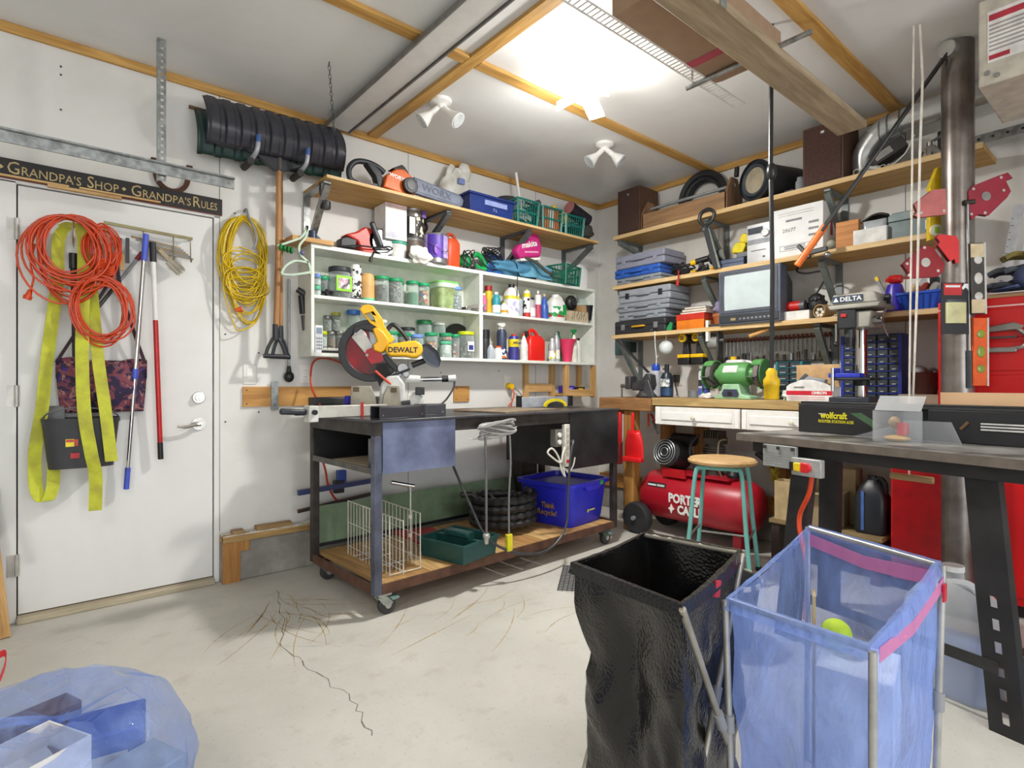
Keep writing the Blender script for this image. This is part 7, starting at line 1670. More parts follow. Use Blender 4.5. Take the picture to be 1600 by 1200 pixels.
for r in (.03, .05, .07, .088): fan.tube([(-.21 + r * math.cos(a), -.152 + .25 * r * math.sin(a), .62 + r * math.sin(a)) for a in [2 * PI * i / 24 for i in range(24)]], .004, 5, True)
fan.build('fan_grille', M('8f9496', .4, .5), t)
MB().cyl((-.27, .05, .70), (-.08, .05, .70), .045, n=20).build('capacitor_housing', M('221c1e', .5), t, bevel=.008)
cylb = MB()
for k in range(9): cylb.lathe([(.078, 0), (.078, .007)], c=(.10, 0, .53 + .017 * k), n=20)
cylb.build('cylinder_fins', M('6f6357', .5, .4), t); MB().cyl((.10, 0, .478), (.10, 0, .69), .06, n=20).build('cylinder', M('554c45', .5, .4), t); MB().box(.04, .17, -.06, .06, .69, .74).build('cylinder_head', M('5a5148', .5, .4), t, bevel=.006)
for k in range(7): MB().box(.045 + .018 * k, .052 + .018 * k, -.058, .058, .74, .785).build('head_fin', M('5a5148', .5, .4), t)
MB().tube(spline([(.22, -.05, .735), (.19, -.07, .73), (.175, -.08, .69), (.175, -.08, .55), (.19, -.06, .478)], 5), .008, 8).build('copper_line', M('9a8a74', .35, .7), t); MB().tube(spline([(.03, -.075, .76), (-.03, -.09, .68), (-.02, -.1, .58), (.05, -.1, .50), (.1, -.1, .478)], 6), .010, 8).build('black_hose', BLACK, t)
MB().lathe([(.04, 0), (.045, .02), (.03, .05)], c=(.27, -.05, .478), n=16).build('regulator', BLACK, t)
for s, xx in ((-1, -.40),):
    for yy in (-.22, .16):
        w = MB().lathe([(.06, -.04), (.105, -.04), (.116, -.025), (.116, .025), (.105, .04), (.06, .04)], mtx=Matrix.Translation((xx, yy, .1165)) @ Matrix.Rotation(PI / 2, 4, 'X'), n=36).build('wheel', M('2c2c2d', .75), t)
        MB().lathe([(.062, -.03), (.05, -.042), (.02, -.046)], mtx=Matrix.Translation((xx, yy, .1165)) @ Matrix.Rotation(-PI / 2, 4, 'X') @ Matrix.Scale(-1, 4, (0, 0, 1)), n=24).build('rim', M('3a3b3d', .4, .5), w); MB().cyl((xx, yy - .06, .1165), (xx, yy - .035, .1165), .016, n=12).build('axle_cap', GREYP, w)
MB().bar((-.40, -.2, .117), (-.40, .16, .117), .02, .02).build('axle', DSTEEL, t); MB().box(.30, .36, -.12, .08, 0, .12).build('rear_foot', M('8a1420', .5), t, bevel=.006)
t = thing('work_stool', 'round wooden stool with teal tube legs in front of the compressor', 'stool', (-.95, -1.78, 0), WB + .35)
MB().lathe([(.17, 0), (.19, .008), (.192, .02), (.18, .032), (.02, .034)], c=(0, 0, .65), n=44).build('seat', WOOD('d2b080', 'ae8650'), t)
TL = M('6fb3aa', .4, var=.05)
for k, (sx_, sy_) in enumerate(((-1, -1), (1, -1), (1, 1), (-1, 1))):
    MB().tube(spline([(sx_ * .02, sy_ * .115, .635), (sx_ * .09, sy_ * .118, .634), (sx_ * .125, sy_ * .125, .60), (sx_ * .15, sy_ * .15, .3), (sx_ * .178, sy_ * .178, 0.006)], 5), .0125, 10).build('leg', TL, t)
    MB().cyl((sx_ * .178, sy_ * .178, 0), (sx_ * .178, sy_ * .178, .025), .016, n=10).build('foot', RUBBER, t)
for s in (-1, 1):
    MB().cyl((-.16, s * .16, .2), (.16, s * .16, .2), .007, n=8).build('rung', STEEL, t); MB().cyl((s * .155, -.155, .24), (s * .155, .155, .24), .007, n=8).build('rung', STEEL, t); MB().cyl((-.02, s * .115, .635), (.02, s * .115, .635), .0125, n=10).build('seat_rail', TL, t)
t = thing('yellow_rope', 'coil of thin yellow rope hanging under the workbench beside a black hose', 'rope', (-.25, -1.83, .56), WB)
m = MB()
for k in range(14): m.tube([(.075 * math.cos(a) * rnd.uniform(.9, 1.1) + rnd.uniform(-.02, .02), rnd.uniform(-.05, .05), .0 + (.10 + .004 * k) * math.sin(a)) for a in [2 * PI * i / 18 for i in range(18)]], .0045, 5, True)
m.build('loops', M('b09a20', .6), t)
t = thing('black_pipe', 'black plastic pipe slanting through the yellow rope', 'pipe', (-.28, -1.80, .55), WB); MB().cyl((-.14, 0, .10), (-.02, 0, .02), .022, n=14).cyl((.05, 0, .05), (.20, 0, .16), .022, n=14).build('pipe', M('26272a', .4), t)
def carton(label, loc, w, d, h, rz=WB, flaps=True, mt=None):
    t = thing('cardboard_box', label, 'cardboard box', loc, rz, 'cardboard boxes under the workbench'); mt = mt or M('a8926e', .8, var=.06)
    MB().shell(-w / 2, w / 2, -d / 2, d / 2, 0, h, .004).build('box', mt, t)
    if flaps: MB().box(-w / 2, w / 2, -d / 2 - .05, -d / 2, h - .004, h, Matrix.Translation((0, 0, 0))).build('flap', M('bfa984', .8), t)
t = thing('low_shelf', 'low plank shelf on dark blocks under the workbench', 'shelf', (-.35, -2.16, 0), WB)
MB().box(-.32, .30, -.14, .22, .245, .27).build('plank', WOOD('a08a62', '77623f'), t); MB().box(-.31, -.26, -.13, .2, 0, .244).build('support', M('3a2a26', .7), t); MB().box(.24, .29, -.13, .2, 0, .244).build('support', M('5a2024', .6), t)
carton('open brown cardboard box on the low shelf behind the table leg', (-.38, -2.12, .271), .22, .2, .20)
carton('small brown cardboard box stacked at the back of the low shelf', (-.22, -2.13, .271), .26, .11, .33, flaps=False)
carton('narrow tan cardboard box at the left end of the low shelf', (-.42, -1.92, .271), .10, .12, .24, flaps=False, mt=M('c4ab80', .8))
t = thing('oil_jug', 'black oil jug with a blue sight stripe on the low shelf', 'jug', (-.38, -2.38, .271), WB)
loft([rrect(.14, .13, 0, .2), rrect(.16, .14, .015, .2), rrect(.16, .14, .2, .2), rrect(.1, .1, .27, .3), rrect(.05, .05, .3, .3)]).build('body', M('23262c', .4), t); MB().box(-.035, -.02, -.074, -.069, .02, .24).build('sight_stripe', M('4a6fb8', .4), t); MB().tube(spline([(.0, 0, .29), (.04, 0, .31), (.065, 0, .27), (.06, 0, .2)], 5), .014, 8).build('handle', M('1d1f22', .4), t); MB().cyl((0, 0, .3), (0, 0, .325), .022, n=12).build('cap', BLACK, t)
t = thing('green_bucket', 'dull grey green bucket in the shade under the workbench', 'bucket', (-.16, -1.93, .0), WB); MB().lathe([(.11, 0), (.14, .30), (.145, .31), (.135, .305), (.105, .01)], n=24).build('bucket', M('5f6a5c', .6), t)

# ================================================================== STEEL POST AND WHAT HANGS ON IT
PX, PY = -.548, -2.801
t = thing('steel_post', 'dark steel pipe post from floor to ceiling', 'post', (PX, PY, 0))
MB().cyl((0, 0, .012), (0, 0, CEIL - .004), .066, n=40).build('pipe', M('918a85', .33, .75, .2, 5, dark='6b625c'), t); MB().box(-.11, .11, -.11, .11, 0, .012).build('base_plate', IRON, t)
VA = math.radians(-40.1)
FD = 2.66
def post_thing(name, label, cat, dx, z, d=0.0, group=None):
    """thing hung on the camera-side of the post; dx to the right along the plate, d nearer"""
    rx, ry = math.cos(VA), math.sin(VA); dx -= .8 * (.072 + d)
    return thing(name, label, cat, (PX + dx * rx - (.072 + d) * .644, PY + dx * ry - (.072 + d) * .765, z), VA, group)
def magnet(label, dx, z, outline, mt, holes=(), edge=True, bolts=(), disc=None):
    t = post_thing('welding_magnet', label, 'magnet', dx, z, .0, 'red welding magnets on the steel post')
    MB().prism(outline, .0, .004, 'y').build('front_plate', mt, t); MB().prism([(p[0] * .985, p[1] * .985) for p in outline], .004, .018, 'y').build('magnet_core', M('2b2626', .7), t); MB().prism(outline, .018, .022, 'y').build('back_plate', mt, t)
    for b in bolts: MB().cyl((b[0], -.003, b[1]), (b[0], .0, b[1]), .007, n=10).build('rivet', M('d8d0cc', .35, .6), t)
    if disc: MB().cyl((disc[0], -.002, disc[1]), (disc[0], 0, disc[1]), disc[2], n=20).build('centre_hole', M('c9c4bc' if disc[3] else '8f8a86', .4, .4 * disc[3]), t)
def pz(py, s=324.): return 1.116 + (600 - py) / s
def pd(px, s=324.): return (px - 1497) / s
def OL(pts, c): return [(pd(a) - pd(c[0]), pz(b) - pz(c[1])) for a, b in pts][::-1]
c = (1455, 320); magnet('pale pink arrow shaped welding magnet high on the left of the steel post', pd(c[0]), pz(c[1]), OL([(1430, 320), (1458, 298), (1478, 296), (1480, 336), (1436, 341), (1430, 338), (1435, 332)], c), M('c8706c', .5, var=.1), bolts=[(pd(1475) - pd(c[0]), pz(331) - pz(c[1])), (pd(1440) - pd(c[0]), pz(334) - pz(c[1]))])
c = (1545, 310); magnet('crimson welding magnet with a round hole on the right of the steel post', pd(c[0]), pz(c[1]), OL([(1514, 300), (1520, 292), (1560, 276), (1575, 271), (1583, 280), (1572, 284), (1580, 300), (1574, 310), (1545, 338), (1530, 336), (1518, 345), (1514, 330)], c), M('9c2138', .5, var=.1), bolts=[(pd(x_) - pd(c[0]), pz(y_) - pz(c[1])) for x_, y_ in ((1521, 297), (1564, 279), (1568, 299), (1518, 336), (1539, 334))], disc=(pd(1541) - pd(c[0]), pz(308) - pz(c[1]), .022, 0))
c = (1445, 412); magnet('dark red welding magnet jutting left from the steel post', pd(c[0]), pz(c[1]), OL([(1412, 414), (1445, 384), (1458, 387), (1477, 413), (1475, 425), (1466, 433), (1415, 436), (1422, 428)], c), M('9a1620', .45, var=.1), bolts=[(pd(x_) - pd(c[0]), pz(y_) - pz(c[1])) for x_, y_ in ((1445, 388), (1418, 413), (1466, 424), (1421, 431))], disc=(pd(1447) - pd(c[0]), pz(411) - pz(c[1]), .022, 1))
c = (1476, 392); magnet('bright red arrow shaped welding magnet on the front of the steel post', pd(c[0]), pz(c[1]), OL([(1459, 374), (1464, 369), (1489, 372), (1493, 380), (1493, 413), (1488, 414), (1486, 407), (1480, 411), (1461, 386), (1464, 381)], c), M('dc2f30', .45, var=.05))
bpy.data.objects['welding_magnet.003'].location += Vector((-.644, -.765, 0)) * .024
t = post_thing('yellow_level', 'yellow box level hanging on the far left side of the post', 'level', pd(1466), pz(365), -.12)
MB().prism([(-.03, .0), (.03, .02), (.035, .12), (.04, .375), (.01, .37), (-.03, .27), (-.02, .22), (-.03, .1)], .02, .045, 'y').build('frame', M('e0be1c', .4), t, bevel=.003); MB().cyl((.0, .012, .05), (.0, .022, .05), .03, n=20).build('vial_ring', M('ece6d0', .4), t); MB().box(-.012, .012, .008, .014, .035, .065).build('vial', M('9ac040', .3), t)
t = post_thing('filter_pack', 'black blister card with a red label and a round filter picture on the post', 'filter pack', pd(1494), pz(522), .005)
MB().box(-.068, .065, .0, .006, 0, .245).build('card', M('222326', .4), t, bevel=.001); MB().box(-.058, .028, -.001, .0, .185, .24).build('red_label', M('d02a2e', .5), t); MB().box(.03, .06, -.001, .0, .20, .24).build('white_print', SPECK(['f0f0f0', '222222'], 60), t)
print_rows(t, -.05, .02, -.0012, (.222,), WHITE, .01); FS = Matrix.Diagonal((1, .25, 1, 1)); ft = MB().lathe([(.05, .05), (.05, .15)], n=26, mtx=FS).build('filter', M('d8d4a0', .6), t); MB().lathe([(.052, .15), (.053, .155), (.053, .163)], n=26, mtx=FS).build('filter_end', M('3a4048', .4), ft); MB().lathe([(.043, .1632), (.026, .164)], n=26, cap=False, mtx=FS).build('white_ring', WHITE, ft)
t = post_thing('steel_rod', 'long thin steel rod with a black grip hanging on the right of the post', 'rod', pd(1516), pz(600), .0); MB().cyl((0, .0, .0), (-.012, 0, .88), .007, n=10).build('rod', STEEL, t); MB().cyl((0, 0, -.02), (-.002, 0, .16), .013, n=12).build('grip', M('3a3c40', .5), t); MB().cyl((-.03, 0, .87), (.02, 0, .875), .012, n=12).build('tip_clip', M('4a4640', .4, .5), t)
def level(label, dx, z0, h, body, vial, ends, lean=0.0, d=0.02):
    t = post_thing('torpedo_level', label, 'level', dx, z0, d, 'torpedo levels standing by the steel post')
    w = .034; m = Matrix.Rotation(lean, 4, 'Y')
    MB().box(-w, w, 0, .022, 0, h, m).build('body', body, t, bevel=.004); MB().box(w - .006, w + .003, -.002, .024, 0, h, m).build('rail', M('d8d8d4', .35, .5), t)
    for k, q in enumerate((.25, .5, .76)): 
        c_ = m @ Vector((0, -.001, h * q)); MB().ball(tuple(c_), (.02, .004, .02 if k != 1 else .028), 16, 8).build('vial', vial, t)
    for z1, z2, mm in ends: MB().box(-w - .001, w - .006, -.0015, .0, z1, z2, m).build('end_panel', mm, t)
level('silver and black torpedo level with wooden ends beside the post', pd(1530), pz(492), .34, M('4b4744', .4, .3), M('d8d4cc', .2), ((.005, .07, M('dcc8a0', .6)), (.27, .335, M('dcc8a0', .6))), -.02)
level('orange torpedo level with green vials beside the post', pd(1533), pz(603), .325, M('ee5f16', .4), M('8aa040', .2), (), 0.0)

# red tool cabinets
RC = M('cf1517', .32, var=.06, scale=4)
t = thing('tool_cabinet', 'tall red metal tool cabinet against the right wall behind the post', 'tool cabinet', (-.02, -2.78, 0), WB)
MB().box(-.29, .70, -.43, 0, .06, 1.0).build('lower_cabinet', RC, t, bevel=.004); MB().box(-.08, .70, -.43, 0, 1.001, 1.535).build('upper_chest', RC, t, bevel=.004)
for x0, x1 in ((-.28, -.03), (-.02, .12)): MB().box(x0, x1, -.438, -.4302, .10, .98).build('door_panel', M('a81018' if x0 < -.2 else 'd01618', .3), t, bevel=.003)
MB().box(.14, .69, -.438, -.4302, .10, .98).build('door_panel', RC, t, bevel=.003); MB().box(-.08, .70, -.434, -.4302, 1.49, 1.497).build('lid_seam', M('f0c8c0', .5), t)
for z in (1.02, 1.18, 1.34): MB().box(-.07, .69, -.436, -.4302, z, z + .14).build('drawer', RC, t, bevel=.003)
MB().box(-.28, .69, -.40, -.02, 0, .0595).build('plinth', M('2a1a1a', .7), t)
t = thing('hacksaw', 'grey framed hacksaw hanging on the red tool cabinet', 'hacksaw', (-.466, -2.95, 1.30), WB)
MB().prism([(-.06, .09), (.05, .11), (.085, .09), (.075, .075), (-.06, .065)], -.02, 0, 'y').build('frame', M('8f8d86', .4, .5), t, bevel=.004); MB().tube(spline([(.06, -.01, .08), (.095, -.01, .04), (.09, -.01, .0), (.05, -.01, -.015), (-.06, -.01, -.02)], 6), .009, 8).build('handle_bow', M('a3a29c', .4, .5), t); MB().box(-.06, .06, -.018, -.002, -.032, -.008).build('grip', M('9a9a94', .45, .3), t, bevel=.006); MB().box(-.06, .06, -.012, -.006, .035, .045).build('blade', DSTEEL, t)
# on the cabinet top
CT = 1.537
tag(MB().box(-.40, -.05, -3.44, -2.87, CT, CT + .02).build('plywood_sheet', WOOD('d0b486', 'ac8a58', 1)), 'plywood sheet lying on top of the red tool cabinet', 'plywood')
tag(MB().box(-.42, -.12, -3.4, -2.90, CT + .021, CT + .026, ).build('paper_stack', PAPER), 'white papers under the gloves on the red tool cabinet', 'papers')
for k, (yy, zz, c1, lab) in enumerate(((-2.95, CT + .03, '4a4f58', 'dark grey work glove lying lowest in the heap on the red cabinet'), (-2.97, CT + .10, '5a6068', 'grey work glove in the middle of the glove heap'), (-3.02, CT + .17, '9a8a48', 'yellow brown leather glove on top of the glove heap'))):
    t = thing('work_glove', lab, 'glove', (-.30, yy, zz), WB + .3 * (k - 1), 'work gloves on the red cabinet')
    g = M(c1, .8, var=.15)
    MB().ball((.05, 0, .036), (.065, .05, .034), 16, 10).build('palm', g, t)
    for q in range(4): MB().tube(spline([(.0, -.036 + .024 * q, .04), (-.05, -.045 + .03 * q, .045), (-.085 - .008 * (q in (1, 2)), -.045 + .03 * q, .03)], 4), [.014] * 5 + [.012] * 4, 8).build('finger', g, t)
    MB().tube(spline([(.04, -.04, .035), (.01, -.075, .04), (-.02, -.085, .03)], 4), .014, 8).build('thumb', g, t); MB().cyl((.09, 0, .036), (.15, 0, .04), .036, .042, 14).build('cuff', M('a08858' if k == 2 else '3f3a34', .8), t)
t = thing('denim_cap', 'faded blue denim cap on the papers at the right edge', 'cap', (-.36, -3.05, CT + .027), WB)
crumple((.04, 0, .075), (.12, .09, .075), 22, 12, .14, 3, 91).build('crown', M('6a7aa8', .85, var=.1), t, angle=180, sub=1); MB().grid(lambda u, v: (-.09 + .05 * v - .07 * (1 - v) * math.sin(PI * u), -.09 + .18 * u, .012 + .01 * v), 10, 4).build('brim', M('5a6a98', .85), t, thick=.006)
for k, (dx, a, lab) in enumerate(((-.0, .16, 'steel ruler leaning on the wall above the red cabinet, left one'), (.06, .2, 'steel straightedge leaning on the wall above the red cabinet, right one'))):
    o = tag(MB().box(-.022, .022, -.003, 0, 0, .5, Matrix.Rotation(a, 4, 'Y')).build('steel_ruler', M('d8dade', .35, .3), loc=(-.045, -2.885 - dx, CT + .03), rot=(math.radians(3), 0, WB)), lab, 'ruler', 'rulers behind the gloves')
    for q in range(12): MB().box(-.02, -.012 if q % 2 else -.006, -.0036, -.003, .03 + .036 * q, .033 + .036 * q, Matrix.Rotation(a, 4, 'Y')).build('tick_mark', BLACK, o)
tag(MB().box(-.42, -.33, -3.16, -3.045, 1.98, 2.62).build('wood_stud', WOOD('c09058', '966838', 2)), 'rough vertical wood stud at the right edge of the picture', 'stud')
t = thing('slotted_strut', 'perforated galvanised strut running along the right wall under the duct', 'strut', (-.05, -2.70, 2.46), WB); MB().box(0, .75, -.04, -.036, -.025, .025).box(0, .75, -.036, -.0, .021, .025).build('rail', GALV, t)
for k in range(12): MB().cyl((.04 + .06 * k, -.0402, 0), (.04 + .06 * k, -.0412, 0), .007, n=8).build('hole', BLACK, t)
t.location.z = 2.45
MB().box(.3, .34, -.03, 0, -.5, -.03).build('hanger_leg', M('b0b3b3', .4, .6), t)
MB().box(.02, .06, -.05, -.041, -.12, .02).build('end_bracket', GALV, t)

# swinging boom with orange grip, ropes
t = thing('boom_rod', 'black double rod with an orange grip slanting down from the post', 'rod', (-.80, -2.14, 1.77), 0)
a = Vector((0, 0, 0)); b = Vector((.175, -.635, .955)); d = (b - a)
s_ = Vector((.012, .008, 0))
MB().cyl(a + d * .18 + s_, b + s_, .011, n=10).build('rod', M('1f1f21', .35), t); MB().cyl(a + d * .18 - s_, b - s_, .009, n=10).build('rod', M('2c2c2e', .25), t)
MB().cyl(a, a + d * .215, .019, .018, 16).build('orange_grip', M('ee7420', .4), t, bevel=.005); MB().cyl(b + Vector((-.02, 0, .02)), b + Vector((.03, -.01, .02)), .04, n=24).build('pulley', M('c9c8c4', .35, .5), t, bevel=.004)
t = thing('squeeze_clamp', 'black squeeze clamp gripping the middle shelf beside the orange grip', 'clamp', (-.40, -2.03, 1.94), WB)
MB().bar((-.05, 0, .04), (.02, 0, -.05), .02, .024).build('grip', BLACK, t, bevel=.005); MB().bar((.0, 0, -.02), (.12, 0, -.01), .018, .03).build('jaw', M('2a2a2c', .5), t, bevel=.005); MB().ball((.14, 0, .01), .025, 12, 8).build('pad', M('9a9888', .5), t); MB().ball((.12, .0, -.05), .02, 12, 8).build('pad', STEEL, t)
t = thing('pull_rope', 'white pull rope loop with a wooden toggle handle behind the router table', 'pull rope', (-.90, -2.70, .68), WB)
RP = M('e0d8cc', .7)
MB().tube([(-.01, 0, .012), (-.008, 0, .5), (.0, 0, 1.2), (.008, 0, 2.1)], .0042, 8).build('rope', RP, t); MB().tube([(-.0, .01, .3), (.02, .01, .9), (.03, 0.01, 1.5), (.04, .01, 1.85), (.03, .01, 2.1)], .0052, 8).build('rope', RP, t)
MB().cyl((-.085, 0, .0), (.085, 0, -.004), .016, n=14).build('toggle', WOOD('b99a70', '957648'), t, bevel=.003)

# ceiling rack, carton and plank
RZ = 2.50
t = thing('wire_shelf', 'narrow white wire shelf hanging under the ceiling', 'wire shelf', (-2.35, -2.07, RZ))
m = MB()
for y in (-.0, -.055): m.cyl((-.3, y, 0), (1.0, y, 0), .004, n=6)
for k in range(52): m.cyl((-.29 + .0252 * k, 0, .002), (-.29 + .0252 * k, -.055, .002), .0025, n=5)
m.build('wires', M('d9d7d2', .45), t)
for x in (-.28, .62): MB().cyl((x, -.0, 0), (x, -.0, CEIL - RZ), .004, n=6).build('hanger', STEEL, t)
t = thing('rack_pipe', 'grey steel cross pipe carrying the overhead carton', 'pipe', (-1.71, -2.03, RZ - .012)); MB().cyl((0, .0, 0), (0, -.55, 0), .011, n=12).build('pipe', GALV, t)
for y in (-.03,): MB().cyl((0, y, .01), (0, y, CEIL - RZ + .012), .004, n=6).build('hanger', STEEL, t)
t = thing('flat_carton', 'brown flat carton with red tape stored under the ceiling', 'carton', (-1.85, -2.28, RZ + .001))
MB().prism([(-.5, .0), (.22, .0), (.30, .04), (.30, .14), (-.5, .14)], -.11, .16, 'y').build('carton', M('a1846a', .8, var=.05), t); MB().box(-.02, .03, -.112, .162, -.0012, -.0002, Matrix.Rotation(.0, 4, 'Z')).build('red_tape', M('b8485a', .6), t); MB().box(.3, .302, -.08, .1, .05, .13).build('red_print', M('c83a48', .6), t)
t = thing('grey_plank', 'weathered grey plank hanging under the ceiling towards the duct', 'plank', (-1.78, -2.36, RZ - .01)); MB().box(-.6, 1.06, -.07, .07, 0, .035).build('plank', WOOD('b3a084', '8f7d62'), t, bevel=.004); MB().box(-.4, -.36, -.075, -.0702, -.004, CEIL - RZ + .048).build('strap', GALV, t)
t.location = (-1.78, -2.39, RZ - .05 + .001)
# unit heater
t = thing('unit_heater', 'beige hanging garage heater with a red and white warning label', 'heater', (-1.0, -2.96, 2.355), WB)
MB().box(0, .62, 0, .5, 0, .36).build('casing', M('c9c1b2', .45, .1), t, bevel=.006)
lb = MB().box(.03, .34, -.002, 0, .09, .30).build('label', M('ece8e4', .5), t); MB().box(.035, .1, -.0035, -.0021, .10, .118).build('red_bar', M('b83040', .5), lb); MB().box(.035, .2, -.0035, -.0021, .26, .285).build('red_bar', M('b83040', .5), lb)
for k in range(7): MB().box(.035, .32, -.0034, -.0021, .135 + .017 * k, .142 + .017 * k).build('print_line', M('a8a29c', .6), lb)
for x, z in ((.03, .05), (.06, .03)): MB().cyl((x, 0, z), (x, -.006, z), .01, n=10).build('bolt', STEEL, t)
for x in (.05, .57): MB().cyl((x, .1, .36), (x, .1, CEIL - 2.355), .008, n=8).build('hanger', STEEL, t)

# ================================================================== ROUTER TABLE
RT = .88
RA = math.radians(-102.1)
t = thing('router_table', 'black router table with splayed legs in the right foreground', 'router table', (-1.42, -2.12, 0), RA)
RM = Matrix.Translation((-1.42, -2.12, 0)) @ Matrix.Rotation(RA, 4, 'Z')
MB().box(0, 1.5, 0, .52, RT - .035, RT).build('table_top', M('9a9894', .45, .1, .2, 5, dark='4c4946'), t, bevel=.006)
MB().box(-.001, 1.5, -.003, -.0002, RT - .035, RT - .002).build('front_edge', M('6f645a', .6, var=.15), t)
MB().box(.06, 1.45, .04, .07, RT - .085, RT - .036).box(.06, 1.45, .45, .48, RT - .085, RT - .036).build('under_rail', M('262524', .55), t)
LG = M('2b2a2b', .5, .2, .2, 9)
def leg(x0, y0, x1, y1, slots=False):
    p0 = Vector((x0, y0, RT - .04)); p1 = Vector((x1, y1, 0.0)); d = p1 - p0
    m = MB(); w = .095; ax = Vector((1, 0, 0)); n = 14 if slots else 1
    if slots:
        nn = 24
        for k in range(nn):
            a, b = p0 + d * (k / nn), p0 + d * ((k + 1) / nn); hole = k >= 12 and k % 2 == 0
            if not hole: m.add([a - ax * w / 2, a + ax * w / 2, b + ax * w / 2, b - ax * w / 2, *(q + Vector((0, .004, 0)) for q in (a - ax * w / 2, a + ax * w / 2, b + ax * w / 2, b - ax * w / 2))], [(0, 1, 2, 3), (7, 6, 5, 4), (0, 3, 7, 4), (1, 5, 6, 2)])
            else:
                for u0, u1 in ((-.5, -.1), (.1, .5)): m.add([a + ax * w * u0, a + ax * w * u1, b + ax * w * u1, b + ax * w * u0, *(q + Vector((0, .004, 0)) for q in (a + ax * w * u0, a + ax * w * u1, b + ax * w * u1, b + ax * w * u0))], [(0, 1, 2, 3), (7, 6, 5, 4), (0, 3, 7, 4), (1, 5, 6, 2)])
    else: m.bar(p0, p1, w, .004, (0, 1, 0))
    m.bar(p0 + Vector((w / 2 - .002, .02, 0)), p1 + Vector((w / 2 - .002, .02, 0)), .004, .04, (0, 1, 0))
    m.build('leg', LG, t)
leg(.31, .06, .27, -.02); leg(.95, .06, 1.06, -.03, True); leg(.17, .46, .13, .50); leg(1.12, .46, 1.18, .50)
MB().bar((1.03, .0, .20), (1.03, .48, .20), .05, .003).build('cross_brace', M('5a5a58', .45, .4), t)
for k in range(9): MB().cyl((1.03, .06 + .045 * k, .2018), (1.03, .06 + .045 * k, .2028), .008, n=8).build('brace_hole', M('a8a49a', .5), t)
MB().bar((.28, .0, .20), (1.03, -.01, .20), .04, .003, (0, 1, 0)).build('front_brace', M('3a3a3a', .45, .4), t)
# fence
t2 = thing('router_fence', 'long black router fence with yellow brand lettering on the router table', 'fence', tuple(RM @ Vector((.10, .34, RT + .001))), RA + math.radians(5))
FB = M('232326', .45, var=.1)
MB().box(0, .42, -.02, .0, 0, .13).build('left_face', FB, t2, bevel=.003); MB().box(.55, 1.35, -.02, .0, 0, .13).build('right_face', FB, t2, bevel=.003); MB().box(0, 1.35, .0005, .05, .0, .15).build('backing', M('1d1d1f', .5), t2, bevel=.003); MB().box(0, 1.35, -.021, .0, .131, .14).build('top_lip', M('3a3a3c', .4), t2)
text('wolfcraft', .042, M('e8dc2a', .5), t2, (.17, -.0215, .085), bold=.0012, xs=.8); text('ROUTER STATION 6155', .019, M('d8cc2a', .5), t2, (.18, -.0215, .057), bold=.0006, xs=.8)
MB().prism([(.245, .10), (.29, .105), (.38, .05), (.35, .035)], -.0216, -.0206, 'y').build('green_picture', M('4a6a4c', .5), t2); MB().box(.10, .135, -.0216, -.0206, .09, .095).build('hole_slot', M('c9c9c4', .4), t2)
MB().box(.72, .98, -.0216, -.0206, .05, .09).build('warning_label', M('18181a', .5), t2)
for k in range(3): MB().box(.725, .975, -.0222, -.0217, .055 + .0115 * k, .061 + .0115 * k).build('warning_print', M('cfcfcb', .5), t2)
for x in (.66, 1.06): MB().bar((x, -.021, .055), (x + .025, -.021, .085), .004, .01).build('fence_slot', M('7a5a3a', .5), t2)
t3 = thing('chip_guard', 'clear plastic chip guard in front of the router fence opening', 'guard', tuple(RM @ Vector((.60, .235, RT + .001))), RA + math.radians(5))
CP = GLASS('eef0f2', .16, .15, .25)
MB().lathe([(.085, 0), (.085, .125)], n=24, cap=False).build('cylinder', CP, t3); MB().prism([(-.20, .0), (.0, .0), (.0, .075)], .05, .06, 'y').prism([(.0, 0.0), (.2, 0.0), (.165, .085), (.0, .085)], .05, .06, 'y').build('wings', CP, t3)
MB().grid(lambda u, v: (-.085 + .17 * u, -.0 + .05 * v, .125 + .06 * v), 8, 4).build('cover', GLASS('eceef0', .3, .2), t3); MB().ball((0, 0, .012), (.05, .04, .014), 12, 6).build('sawdust', M('d0a868', .9), t3)
t3b = thing('router_bit', 'red and brown router bit inside the clear chip guard', 'router bit', tuple(RM @ Vector((.60, .24, RT + .028))), RA); MB().cyl((0.02, 0, 0), (.02, 0, .05), .02, n=14).build('red_body', M('c82a3a', .4), t3b); MB().ball((-.012, 0, .05), (.022, .02, .025), 12, 8).build('brown_body', M('a8875a', .5), t3b)
tag(MB().box(0, .80, 0, .018, 0, .20).build('fence_board', M('d8b088', .6, var=.03), loc=tuple(RM @ Vector((.66, .443, RT + .001))), rot=(0, 0, RA + math.radians(5))), 'pale peach wood board standing behind the router fence', 'board')
# switch box
t4 = thing('power_switch', 'grey switch box with a yellow and red paddle under the router table edge', 'switch', tuple(RM @ Vector((.165, -.012, RT - .135))), RA)
MB().box(0, .165, -.012, .004, .0, .098).build('back_plate', M('a6a8a6', .45, .4), t4, bevel=.002); MB().box(.15, .285, -.024, .004, -.02, .055).build('switch_body', M('b3b4b2', .45, .3), t4, bevel=.004)
MB().box(.165, .20, -.034, -.024, -.002, .035).build('yellow_paddle', M('ecc81a', .4), t4, bevel=.004); MB().prism([(.2, -.004), (.23, -.004), (.245, .01), (.245, .025), (.23, .038), (.2, .038)], -.036, -.024, 'y').build('red_paddle', M('d8202a', .4), t4, bevel=.004); MB().box(.145, .165, -.03, -.012, .0, .035).build('black_end', BLACK, t4)
for x in (.012, .08, .15): MB().cyl((x, -.012, .086), (x, -.018, .086), .008, n=10).build('screw', DSTEEL, t4)
